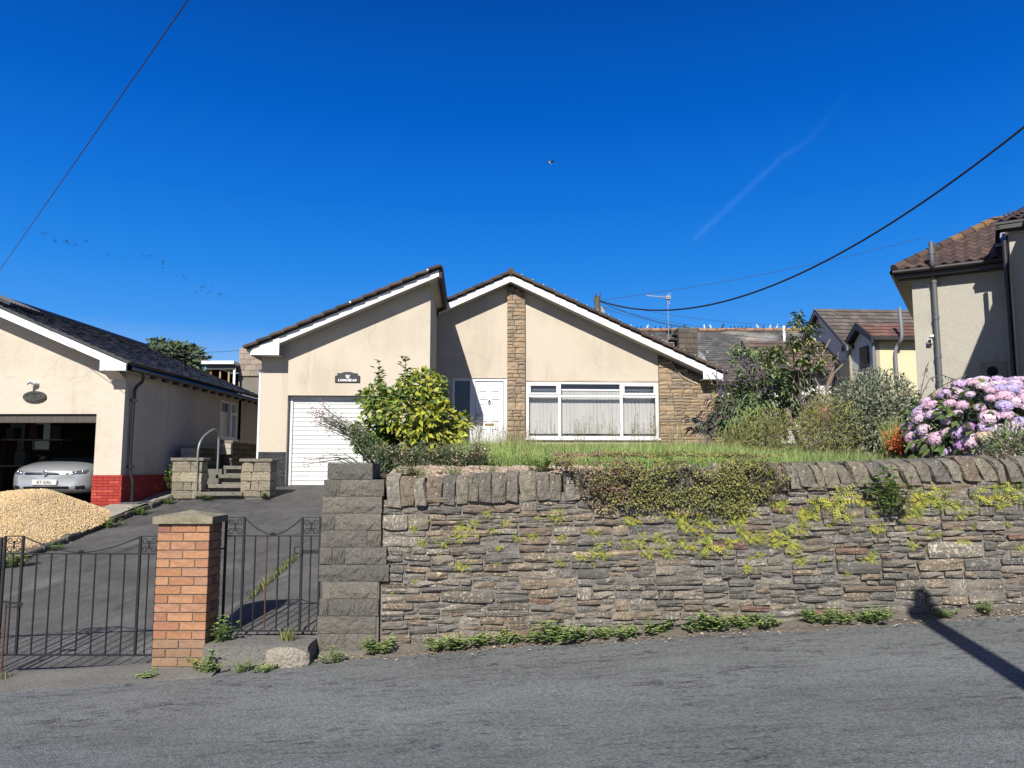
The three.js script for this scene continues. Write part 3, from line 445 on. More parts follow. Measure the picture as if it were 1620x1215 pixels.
{
  const z0 = -3.22, L = -.6, Rr = 8.52, roof = part('roof', merge([prism([[2.17, 7.27, z0 + .02], [Rr, mB(Rr) + .22, z0 + .02], [Rr, mB(Rr) + .22, -12.2], [2.17, 7.27, -12.2]], [0, .05, 0]), prism([[2.17, 7.27, z0 + .02], [-.0, mB(0) + .22, z0 + .02], [-.0, mB(0) + .22, -12.2], [2.17, 7.27, -12.2]], [0, .05, 0]), prism([[.0, mB(0) + .22, -3.75], [-4.3, mB(-4.3) + .22, -3.75], [-4.3, mB(-4.3) + .22, -12.2], [.0, mB(0) + .22, -12.2]], [0, .05, 0])]), tileM[2], house, 'brown tiled gable roof');
  const mb = new MB(); courses(mb, V(8.55, mB(8.55) + .275, z0), V(8.55, mB(8.55) + .275, -12.2), V(2.17, 7.325, -12.2), V(2.17, 7.325, z0), 21, .33, .035, tileCols[0], rng(4)); courses(mb, V(.0, mB(0) + .275, -12.2), V(.0, mB(0) + .275, z0), V(2.17, 7.325, z0), V(2.17, 7.325, -12.2), 7, .33, .035, tileCols[1], rng(5)); part('roof_tiles', mb.geo(), roofVC, roof, null, 'stuff');
  const r = rng(13), g = cham(.37, .085, .36, .015);
  for (let k = 0; k < 7; k++) { const x = lerp(.42, 2.02, k / 6), s = part('roof_tile', g, r.pick(tileM), roof); s.position.set(x, mB(x) + .29 + r.s(.006), z0 - .06); s.rotation.z = Math.atan(.463) - .09 + r.s(.015); }
  for (let k = 0; k < 20; k++) { const x = lerp(2.36, 8.42, k / 19), s = part('roof_tile', g, r.pick(tileM), roof); s.position.set(x, mB(x) + .29 + r.s(.006), z0 - .06); s.rotation.z = -Math.atan(.463) + .07 + r.s(.012); const c = part('verge_clip', box(-.013, .013, 0, .05, -.012, .012, .004), M.soffit, roof); c.position.set(x + .12, mB(x + .12) + .31, z0 + .10); c.rotation.z = -.5; }
  const rg = tube([[2.17, 7.345, z0 + .1], [2.17, 7.345, -12.2]], .10, 1, 8); part('ridge_tile', merge([rg, new THREE.CylinderGeometry(.1, .1, .02, 10).rotateX(Math.PI / 2).translate(2.17, 7.345, z0 + .1)]), tileM[3], roof);
  part('fascia', merge([prism([[2.17, 7.05, z0], [8.44, mB(8.44), z0], [8.44, mB(8.44) + .20, z0], [2.17, 7.25, z0], [.30, mB(.30) + .20, z0], [.30, mB(.30), z0]], [0, 0, .03])]), M.whitePaint, house);
  part('fascia', prism([[7.84, 4.19, z0 + .032], [8.42, 4.19, z0 + .032], [8.42, mB(8.42) + .17, z0 + .032], [7.84, mB(7.84) + .15, z0 + .032]], [0, 0, .02]), M.upvc, house, 'white box end of the main verge');
  part('soffit', merge([prism([[2.17, 7.07, z0], [8.4, mB(8.4) + .02, z0], [8.4, mB(8.4) + .02, -3.72], [2.17, 7.07, -3.72]], [0, .015, 0]), prism([[2.17, 7.07, z0], [.05, mB(.05) + .02, z0], [.05, mB(.05) + .02, -3.72], [2.17, 7.07, -3.72]], [0, .015, 0]), prism([[7.84, 4.19, z0], [8.42, 4.19, z0], [8.42, 4.19, -3.7], [7.84, 4.19, -3.7]], [0, .012, 0])]), M.soffit, house);
  part('gutter', box(8.44, 8.58, 4.22, 4.31, z0 - .1, -12, .02), M.upvc, house); part('downpipe', merge([cyl([8.53, 1.9, -3.75], [8.53, 4.0, -3.75], .035), cyl([8.53, 4.0, -3.75], [8.50, 4.2, -3.5], .035)]), M.upvc, house);
}
// stone cladding: pilaster and right-hand panel, every stone laid singly
{
  const r = rng(71), cols = [[.42, .31, .20], [.38, .285, .19], [.46, .34, .215], [.34, .26, .18], [.44, .305, .185], [.39, .31, .22], [.48, .36, .23], [.32, .25, .185]], ms = cols.map(c => mat(c, { map: 'sandstone', bump: 'bLayer', bh: .012 }));
  const gs = []; for (let k = 0; k < 8; k++) { let g = new THREE.BoxGeometry(1, 1, 1, 2, 2, 1); const p = g.attributes.position; for (let i = 0; i < p.count; i++) { const z = p.getZ(i), e = Math.abs(p.getX(i)) > .49 || Math.abs(p.getY(i)) > .49; if (z > 0) p.setZ(i, z + (e ? -.22 : 0) + r.s(.12)); } g = toCreasedNormals(g.toNonIndexed(), .3); const uv = g.attributes.uv, u0 = r(), v0 = r(); for (let i = 0; i < uv.count; i++) uv.setXY(i, uv.getX(i) * .4 + u0, uv.getY(i) * .2 + v0); gs.push(g); }
  const lay = (x0, x1, y0, y1, top, z, parent, wmin, wmax) => {
    const cell = [];
    for (let y = y0; y < y1;) { const H = r.pick([.12, .18, .24, .12]); let x = x0; while (x < x1 - .02) { let w = Math.min(r.r(wmin, wmax), x1 - x); if (x1 - x - w < .09) w = x1 - x; if (H > .13 && r() < .5) { const m = H > .2 ? r.pick([.5, .33, .67]) : .5; cell.push([x, x + w, y, y + H * m], [x, x + w, y + H * m, y + H]); } else cell.push([x, x + w, y, y + H]); x += w; } y += H; }
    for (const [a, b, c, d] of cell) { const m = (a + b) / 2, t2 = Math.min(top(a), top(b)), dd = Math.min(d, t2); if (dd - c < .03) continue; const s = part('cladding_stone', r.pick(gs), r.pick(ms), parent); s.scale.set(b - a - .017, dd - c - .016, .06); s.position.set(m, (c + dd) / 2, z + r.s(.007)); }
  };
  const p = part('pilaster', prism([[2.095, 1.6, -3.585], [2.605, 1.6, -3.585], [2.605, mB(2.605) - .03, -3.585], [2.17, mB(2.17) - .01, -3.585], [2.095, mB(2.095) - .01, -3.585]], [0, 0, -.11]), mat([.085, .068, .05], { map: 'speck', s: 2 }), house, 'tall narrow stone clad pilaster reaching the gable');
  lay(2.08, 2.62, 1.9, 7.2, x => mB(x) - .01, -3.575, p, .16, .34);
  // the pilaster's stones also return along its right side
  const q = part('stone_panel', prism([[6.63, 1.6, -3.66], [8.47, 1.6, -3.66], [8.47, mB(8.47) - .02, -3.66], [6.63, mB(6.63) - .02, -3.66]], [0, 0, -.03]), mat([.09, .072, .052], { map: 'speck', s: 2 }), house, 'stone clad panel right of the window');
  lay(6.63, 8.48, 1.9, 5.2, x => mB(x) - .03, -3.65, q, .2, .52);
}
// big window
{
  const w = new THREE.Group(); w.name = 'window'; house.add(w); w.position.set(2.66, 2.46, -3.74);
  const W = 3.95, H = 1.69, f = .075, x1 = .95, x2 = 2.80, ty = 1.22, B = (a, b, c, d, z0 = -.04, z1 = .04) => box(a, b, c, d, z0, z1, .008);
  part('frame', merge([B(0, W, 0, f), B(0, W, H - f, H), B(0, f, f, H - f), B(W - f, W, f, H - f), B(x1, x1 + .085, f, H - f), B(x2, x2 + .085, f, H - f), B(f, x1, ty, ty + .075), B(x1 + .085, x2, ty, ty + .06), B(x2 + .085, W - f, ty, ty + .075)]), M.upvc, w);
  for (const [a, b] of [[f, x1], [x2 + .085, W - f]]) part('sash', merge([B(a, b, ty + .075, ty + .13, 0, .065), B(a, b, H - f - .055, H - f, 0, .065), B(a, a + .055, ty + .13, H - f - .055, 0, .065), B(b - .055, b, ty + .13, H - f - .055, 0, .065)]), M.upvc, w);
  part('sill', box(-.04, W + .04, -.06, 0, -.04, .16, .01), M.upvc, w);
  for (const [a, b] of [[f, x1], [x1 + .085, x2], [x2 + .085, W - f]]) { part('pane', box(a, b, f, ty, -.006, .0), M.glass, w); part('pane', box(a, b, ty + .06, H - f, -.006, 0), M.glass, w); }
  const g = box(-.055, .055, .10, 1.02, -.002, .002), gt = box(-.055, .055, 1.27, 1.42, -.002, .002), r = rng(31);
  const slat = new THREE.BoxGeometry(.118, 1.30, .003), n = 33;
  for (let k = 0; k < n; k++) { const s = part('blind_slat', slat, M.blind, w); s.position.set(.12 + k * (W - .24) / (n - 1), .80 + r.s(.004), -.16); s.rotation.y = .20 + r.s(.07); }
  part('blind_rail', box(.05, W - .05, 1.44, 1.49, -.19, -.13), M.upvc, w);
}
// door and side light
{
  const d = new THREE.Group(); d.name = 'door'; house.add(d); d.position.set(1.06, 2.1, -3.78);
  const B = (a, b, c, e, z0, z1, q = .008) => box(a, b, c, e, z0, z1, q);
  part('frame', merge([B(.0, .085, 0, 2.14, -.05, .05), B(.93, 1.02, 0, 2.14, -.05, .05), B(.085, .93, 2.05, 2.14, -.05, .05)]), M.upvc, d);
  part('leaf', B(.095, .92, .02, 2.04, -.03, .015), M.upvc, d);
  for (const [a, b, c, e] of [[.21, .44, 1.52, 1.78], [.57, .80, 1.52, 1.78], [.21, .44, .86, 1.38], [.57, .80, .86, 1.38], [.21, .44, .15, .66], [.57, .80, .15, .66]]) part('panel', merge([B(a, b, c, c + .025, 0.010, .040, .006), B(a, b, e - .025, e, 0.010, .040, .006), B(a, a + .025, c + .025, e - .025, 0.010, .040, .006), B(b - .025, b, c + .025, e - .025, 0.010, .040, .006), B(a + .045, b - .045, c + .045, e - .045, 0.010, .034, .01)]), M.upvc, d);
  part('knocker', merge([new THREE.SphereGeometry(.028, 8, 6).translate(.505, 1.47, .03), new THREE.TorusGeometry(.035, .009, 6, 14).translate(.505, 1.415, .035), new THREE.SphereGeometry(.016, 8, 6).translate(.505, 1.37, .04)]), M.blackIron, d);
  part('letterbox', B(.37, .65, .735, .80, .012, .03, .006), M.brass, d);
  part('handle', merge([B(.125, .15, .92, 1.12, .012, .024, .004), cyl([.137, 1.05, .02], [.137, 1.05, .06], .01), cyl([.137, 1.05, .055], [.25, 1.05, .055], .01)]), M.brass, d);
  const s = new THREE.Group(); s.name = 'side_light'; house.add(s); s.position.set(.47, 2.1, -3.78);
  part('frame', merge([B(0, .07, 0, 2.14, -.05, .05), B(.52, .589, 0, 2.14, -.05, .05), B(.07, .52, 2.06, 2.14, -.05, .05), B(.07, .52, .68, .79, -.05, .05), B(.07, .52, 0, .08, -.05, .05)]), M.upvc, s);
  const obs = mat([.025, .085, .115], { rough: .3, bump: 'bLayer', bs: 1.2, bh: .01 });
  part('pane', B(.07, .52, .79, 2.06, -.012, .0, .002), obs, s, 'dark teal rippled glass'); part('pane', B(.07, .52, .08, .68, -.012, 0, .002), obs, s, 'dark teal rippled glass');
  part('door_step', box(.3, 2.3, 1.7, 2.09, -3.0, -3.72, .01), mat([.3, .29, .26], { map: 'concrete', s: 1 }), house);
}
// name sign
{
  const p = onHouse(-2.01, 3.78, .012), t = thing('house_sign', 'black house name sign with an arched top and white lettering above the garage door', 'sign', [p.x, p.y, p.z], HT), W = .60, H = .18;
  const sh = new THREE.Shape(); sh.moveTo(-W / 2, -.09); sh.lineTo(W / 2, -.09); sh.lineTo(W / 2, .065); sh.bezierCurveTo(.21, .065, .19, .16, 0, .16); sh.bezierCurveTo(-.19, .16, -.21, .065, -W / 2, .065); sh.lineTo(-W / 2, -.09);
  part('board', extrude(sh, .018, .003), mat([.018, .019, .022], { rough: .4 }), t);
  const cv = document.createElement('canvas'); cv.width = 512; cv.height = 224; const c = cv.getContext('2d'); c.fillStyle = '#16181b'; c.fillRect(0, 0, 512, 224); c.fillStyle = '#f2f2ee'; c.textAlign = 'center'; c.font = 'bold 76px serif'; c.fillText('LONGMEAD', 256, 206, 470);
  c.strokeStyle = '#f2f2ee'; c.lineWidth = 7; c.beginPath(); c.ellipse(262, 82, 40, 26, -.3, 0, 7); c.stroke(); c.beginPath(); c.arc(228, 62, 17, 0, 7); c.stroke(); c.beginPath(); c.moveTo(296, 66); c.quadraticCurveTo(326, 50, 306, 38); c.moveTo(238, 104); c.lineTo(234, 126); c.moveTo(284, 104); c.lineTo(290, 126); c.moveTo(214, 120); c.lineTo(310, 128); c.stroke(); c.beginPath(); c.ellipse(266, 84, 18, 11, -.3, 0, 7); c.fill();
  const tx = new THREE.CanvasTexture(cv); tx.colorSpace = THREE.SRGBColorSpace; const m = new THREE.MeshStandardMaterial({ map: tx, roughness: .5 });
  part('lettering', new THREE.PlaneGeometry(.50, .2187).translate(0, .022, .0235), m, t);
}
{ // loose cable across the stone panel
  const q = [[6.95, 4.95, -3.2], [7.0, 4.78, -3.6], [7.12, 4.55, -3.60], [7.4, 4.28, -3.60], [7.78, 4.10, -3.60]].map(a => onHouse(...a));
  solo('cable', tube(q, .010, 30, 6), mat([.72, .66, .5]), 'cream cable drooping across the stone panel right of the window', 'cable');
  const w = onHouse(.40, 3.40, -3.68); solo('doorbell', box(-.03, .03, -.05, .05, 0, .03, .008).rotateY(HT).translate(w.x, w.y, w.z), M.dark, 'small black doorbell left of the front door side light', 'doorbell');
}
{ // satellite dish and stone chimney on the far side of the roof
  const p = onHouse(8.62, 5.42, -6.1), t = thing('satellite_dish', 'grey mesh satellite dish on the roof slope beside the chimney', 'satellite dish', [p.x, p.y, p.z], .5);
  part('dish', new THREE.SphereGeometry(.5, 20, 8, 0, Math.PI * 2, 0, .48).rotateX(-Math.PI / 2 - .35).translate(0, 0, .44), mat([.55, .56, .57], { physical: true, rough: .5, transmission: .55, thickness: 0 }), t);
  part('arm', merge([cyl([0, -.20, -.02], [0, -.05, .38], .012), box(-.03, .03, -.09, -.01, .36, .44, .01), cyl([0, 0, -.05], [-.1, -.5, -.2], .02)]), mat([.35, .35, .36]), t);
}
{
  const p = onHouse(8.23, 4.3, -6.3), t = thing('chimney', 'square brown stone chimney behind the roof slope', 'chimney', [p.x, p.y, p.z], HT), r = rng(15), ms = [[.17, .135, .10], [.22, .18, .13], [.14, .12, .10]].map(c => mat(c, { map: 'sandstone', bump: 'bLayer', bh: .02 })), g = cham(1, 1, 1, .05);
  part('mortar', box(-.29, .29, -.6, 1.86, -.29, .29), mat([.12, .11, .095], { map: 'speck', s: 2 }), t);
  for (let y = 0; y < 1.8;) { const h = r.pick([.12, .17, .2]); for (const side of [0, 1, 3]) { let x = -.31; while (x < .3) { let w = r.r(.18, .36); if (.31 - x - w < .1) w = .31 - x; const s = part('stone', g, r.pick(ms), t), an = side * Math.PI / 2, m = x + w / 2; s.scale.set(w - .015, h - .014, .07); s.position.set(Math.cos(an) * m + Math.sin(an) * .285, y + h / 2, -Math.sin(an) * m + Math.cos(an) * .285); s.rotation.y = an; x += w; } } y += h; }
  part('cap', box(-.33, .33, 1.86, 1.91, -.33, .33, .01), mat([.16, .15, .14], { map: 'concrete' }), t);
  part('ridge_tiles', merge([0, 1, 2, 3, 4].map(k => box(-.95 + k * .13, -.72 + k * .13, 1.02 + k * .17, 1.10 + k * .17, -.2, .2, .02))), tileM[4], t, null, 'stuff');
}
// ---------------------------------------------------------------- left-hand bungalow with open garage
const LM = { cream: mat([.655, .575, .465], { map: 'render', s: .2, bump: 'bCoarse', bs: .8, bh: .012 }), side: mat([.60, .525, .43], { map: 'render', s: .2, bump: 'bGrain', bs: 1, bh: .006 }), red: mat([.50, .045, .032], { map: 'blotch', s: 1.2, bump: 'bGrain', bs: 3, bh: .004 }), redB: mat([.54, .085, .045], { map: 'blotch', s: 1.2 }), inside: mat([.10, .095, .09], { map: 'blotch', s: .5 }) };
{
  const X = -8.1, Zf = -15.8, Zb = -24, XL = -15.6, xr = -11.85, pitch = .425, e0 = 3.70, yT = x => e0 + .02 + pitch * (3.97 - Math.abs(x - xr));
  const t = thing('left_bungalow', 'cream bungalow on the left with slate roof, open garage and red painted plinth', 'house', [0, 0, 0]);
  part('wall', extrude(shapeOf([[XL, .5], [-13.6, .5], [-13.6, 2.70], [-8.66, 2.70], [-8.66, .5], [X, .5], [X, yT(X) - .1], [xr, yT(xr) - .1], [XL, yT(XL) - .1]]), .22).translate(0, 0, Zf - .22), LM.cream, t, 'rough cast cream front wall');
  part('wall', prism([[X, .5, Zf - .22], [X, 3.62, Zf - .22], [X, 3.62, -20.95], [X, 2.40, -20.95], [X, 2.40, -22.2], [X, 3.44, -22.2], [X, 3.44, -20.95], [X, 3.62, -20.95], [X, 3.62, Zb], [X, .5, Zb]], [-.22, 0, 0]), LM.side, t);
  part('wall', merge([box(XL, XL + .2, .5, 3.6, Zf - .22, Zb), ]), LM.side, t);
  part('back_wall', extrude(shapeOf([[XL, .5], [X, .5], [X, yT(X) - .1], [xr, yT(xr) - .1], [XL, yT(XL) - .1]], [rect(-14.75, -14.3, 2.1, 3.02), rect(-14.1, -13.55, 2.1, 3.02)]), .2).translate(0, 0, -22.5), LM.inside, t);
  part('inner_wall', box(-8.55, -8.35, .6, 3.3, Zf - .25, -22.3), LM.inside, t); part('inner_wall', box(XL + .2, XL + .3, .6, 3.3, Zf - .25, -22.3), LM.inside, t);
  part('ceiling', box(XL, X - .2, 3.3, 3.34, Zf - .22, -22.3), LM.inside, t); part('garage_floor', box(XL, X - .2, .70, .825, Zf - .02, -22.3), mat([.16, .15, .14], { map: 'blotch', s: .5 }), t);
  part('lintel_board', box(-13.6, -8.66, 2.52, 2.695, Zf - .06, Zf - .18, .006), mat([.10, .086, .076], { map: 'wood' }), t, 'brown board over the garage opening, darkened to stand for shade');  // board colour taken darker in place of the shade in the recess
  // plinth: painted bricks, front pier and side wall
  const r = rng(8), bg = cham(1, 1, 1, .04), base = part('plinth', merge([box(-8.665, -8.06, .5, 1.44, Zf + .004, Zf - .25), box(-8.2, X + .022, .5, 1.44, Zf - .0, Zb)]), mat([.40, .03, .022], { map: 'blotch' }), t, 'red painted brick plinth');
  for (let k = 0; k < 11; k++) { const y = .80 + k * .0595; let xs = k % 2 ? [-8.67, -8.44, -8.21, -8.055] : [-8.67, -8.555, -8.325, -8.10, -8.055]; for (let j = 0; j + 1 < xs.length; j++) { const s = part('brick', bg, r() < .2 ? LM.redB : LM.red, base); s.scale.set(xs[j + 1] - xs[j] - .008, .053, .03); s.position.set((xs[j] + xs[j + 1]) / 2, y + .03, Zf + .01); } }
  for (let k = 0; k < 11; k++) { const y = .80 + k * .0595; let z = Zf - (k % 2 ? .12 : 0); for (let j = 0; j < 13; j++) { const s = part('brick', bg, r() < .12 ? LM.redB : LM.red, base); s.scale.set(.03, .053, .217); s.position.set(X + .026, y + .03, z - .113); z -= .225; } }
  // roof
  const Zr0 = -15.42, Zr1 = -24.25, ov = .23, xe = X + ov, roof = part('roof', merge([prism([[xe, yT(xe) - .03, Zr0], [xr, yT(xr) - .03, Zr0], [xr, yT(xr) - .03, Zr1], [xe, yT(xe) - .03, Zr1]], [0, .05, 0]), prism([[XL - ov, yT(XL - ov) - .03, Zr0], [xr, yT(xr) - .03, Zr0], [xr, yT(xr) - .03, Zr1], [XL - ov, yT(XL - ov) - .03, Zr1]], [0, .05, 0])]), M.gutterDark, t, 'dark blue grey slate roof');
  const mb = new MB(); courses(mb, V(xe + .04, yT(xe + .04) + .02, Zr0 - .0), V(xe + .04, yT(xe + .04) + .02, Zr1), V(xr, yT(xr) + .02, Zr1), V(xr, yT(xr) + .02, Zr0), 24, .25, .022, [.040, .043, .052], rng(6), .16); part('slates', mb.geo(), mat([1, 1, 1], { vc: true, rough: .6, map: 'blotch', s: .7 }), roof, null, 'stuff');
  part('ridge_tile', tube([[xr, yT(xr) + .03, Zr0], [xr, yT(xr) + .03, Zr1]], .09, 1, 8), M.gutterDark, roof);
  const cw = part('roof_window', box(-.02, .9, 0, .07, -1.2, 0, .01), M.gutterDark, t); cw.position.set(-11.72, yT(-11.72) + .05, -16.2); cw.rotation.z = -Math.atan(pitch);
  for (let k = 0; k < 10; k++) { const s = part('lead_strip', box(.0, .85, .07, .082, -.02, .02), mat([.13, .13, .14], { rough: .6 }), t); s.position.set(-11.72, yT(-11.72) + .05, -16.3 - k * .11); s.rotation.z = -Math.atan(pitch); }
  part('fascia', prism([[xe - .02, yT(xe) - .19, Zr0], [xr, yT(xr) - .19, Zr0], [xr, yT(xr) - .035, Zr0], [xe - .02, yT(xe) - .035, Zr0]], [0, 0, .03]), M.upvc, t); part('fascia', prism([[XL, yT(XL) - .19, Zr0], [xr, yT(xr) - .19, Zr0], [xr, yT(xr) - .035, Zr0], [XL, yT(XL) - .035, Zr0]], [0, 0, .03]), M.upvc, t);
  part('fascia', prism([[xe - .02, 3.545, Zr0 + .032], [-8.42, 3.545, Zr0 + .032], [-8.42, yT(-8.42) - .06, Zr0 + .032], [xe - .02, yT(xe - .02) - .06, Zr0 + .032]], [0, 0, .02]), M.upvc, t, 'white box end of the verge');
  part('soffit', merge([prism([[xe - .03, yT(xe) - .18, Zr0], [xr, yT(xr) - .18, Zr0], [xr, yT(xr) - .18, Zf], [xe - .03, yT(xe) - .18, Zf]], [0, .012, 0]), prism([[xe - .03, 3.56, Zr0], [-8.42, 3.56, Zr0], [-8.42, 3.56, Zf], [xe - .03, 3.56, Zf]], [0, .012, 0]), prism([[-8.42, 3.40, Zf + .03], [X, 3.40, Zf + .0], [X, 3.58, Zr0], [-8.42, 3.58, Zr0]], [0, .01, 0])]), M.soffit, t);
  part('gutter', tube([[xe + .03, 3.60, Zr0], [xe + .03, 3.60, Zr1]], .055, 1, 8), M.blackPvc, t); part('eaves_board', box(X + .02, xe, 3.56, 3.58, Zr0 - .3, Zr1), M.soffit, t);
  for (let k = 0; k < 14; k++) { const s = part('gutter_bracket', box(-.05, .05, -.05, .03, -.09, .09, .01), M.blackPvc, t); s.position.set(xe - .03, 3.55, -16.6 - k * .55); }
  // window in the side wall
  const w = new THREE.Group(); w.name = 'window'; t.add(w); w.position.set(X - .05, 2.40, -20.95); w.rotation.y = Math.PI / 2;
  part('frame', merge([box(0, 1.25, 0, .06, -.04, .05), box(0, 1.25, .98, 1.04, -.04, .05), box(0, .06, .06, .98, -.04, .05), box(1.19, 1.25, .06, .98, -.04, .05), box(.78, .84, .06, .98, -.04, .05), box(.84, 1.19, .68, .74, -.04, .05), box(-.03, 1.28, -.05, 0, -.04, .12)]), M.upvc, w);
  part('pane', box(.06, .78, .06, .98, -.004, .002), M.glass, w); part('pane', box(.84, 1.19, .06, .68, -.004, .002), M.glass, w); part('pane', box(.84, 1.19, .74, .98, -.004, .002), M.glass, w); part('room_back', box(-.2, 1.4, -.3, 1.3, -.7, -.66), mat([.10, .12, .14]), w); part('curtain', box(.5, .76, .04, .98, -.16, -.12), mat([.25, .35, .45]), w); part('curtain', box(.08, .28, .04, .62, -.16, -.12), mat([.4, .36, .08]), w);
  for (const [a, b] of [[-14.75, -14.3], [-14.1, -13.55]]) part('back_window', merge([box(a, a + .05, 2.1, 3.02, -22.38, -22.44), box(b - .05, b, 2.1, 3.02, -22.38, -22.44), box(a, b, 2.98, 3.02, -22.38, -22.44), box(a, b, 2.1, 2.14, -22.38, -22.44)]), M.upvc, t), part('back_pane', box(a + .05, b - .05, 2.14, 2.98, -22.40, -22.41), mat([.55, .62, .58], { physical: true, rough: .6, transmission: .6, thickness: 0 }), t);
  part('downpipe', tube([[xe + .03, 3.58, -16.0], [xe + .02, 3.42, -16.02], [X + .09, 3.26, -16.05], [X + .07, 3.1, -16.06], [X + .07, 1.5, -16.06], [X + .12, 1.32, -16.06], [X + .13, .92, -16.06]], .036, 60, 8), M.blackPvc, t);
  for (const y of [3.0, 1.62]) part('pipe_clip', box(X, X + .12, y - .02, y + .02, -16.10, -16.02), M.blackPvc, t);
  part('drain', box(X + .02, X + .42, .80, .90, -15.75, -16.35, .02), mat([.10, .105, .115], { map: 'concrete', s: 1 }), t);
}
{
  const t = thing('name_plaque', 'oval dark slate plaque on the cream wall above the left garage', 'plaque', [-9.95, 3.05, -15.79]);
  part('board', extrude(new THREE.Shape().absellipse(0, 0, .235, .115, 0, Math.PI * 2), .025, .006), mat([.12, .125, .12], { map: 'slate', s: 2, bump: 'bCoarse', bs: 5, bh: .02 }), t); part('rim', new THREE.TorusGeometry(.19, .012, 6, 30).scale(1, .44, 1).translate(0, 0, .032), mat([.22, .22, .2], { map: 'slate', s: 3 }), t);
  const c = thing('security_camera', 'small white security camera above the oval plaque', 'security camera', [-9.92, 3.34, -15.79]);
  part('housing', merge([new THREE.CylinderGeometry(.042, .042, .13, 12).rotateX(Math.PI / 2 - .35).rotateY(-.7).translate(-.05, .0, .10)]), M.upvc, c); part('bracket', merge([new THREE.CylinderGeometry(.035, .035, .03, 10).rotateX(Math.PI / 2).translate(0, -.02, .015), cyl([0, -.02, .03], [-.03, 0, .1], .012)]), M.upvc, c); part('lens', new THREE.CylinderGeometry(.03, .03, .01, 12).rotateX(Math.PI / 2 - .35).rotateY(-.7).translate(-.098, -.03, .15), M.dark, c);
}
// things in the garage
{
  const t = thing('shelving', 'dark workshop shelving at the back of the open garage', 'shelving', [-13.4, .83, -20.2]), m = mat([.10, .06, .04], { map: 'wood' });
  for (const x of [0, 1.5]) part('side_panel', box(x - .02, x + .02, 0, 1.5, -.4, .1), m, t); for (const y of [.1, .8, 1.48]) part('shelf', box(-.05, 1.55, y, y + .03, -.4, .14), mat([.4, .38, .35]), t);
  const r = rng(2); for (let k = 0; k < 5; k++) { const c = r.pick([[.12, .10, .08], [.09, .07, .06], [.10, .12, .14], [.28, .25, .2]]), w = r.r(.18, .28), h = r.r(.2, .42); const b = new THREE.Group(); b.name = numbered('storage_box'); b.position.set(-13.3 + k * .3, .83 + (k % 2 ? .83 : 1.51), -20.3); scene.add(b); tag(b, ['squat storage box on the left of the garage shelving', 'storage box second along on the middle garage shelf', 'storage box on top of the garage shelving in the middle', 'storage box near the right of the middle garage shelf', 'storage box at the right end on top of the garage shelving'][k], 'box'); part('body', cham(w, h, .3, .01).translate(0, h / 2, 0), mat(c), b); part('lid', cham(w + .02, .03, .32, .008).translate(0, h + .015, 0), mat(c.map(v => v * 1.4)), b); }
}
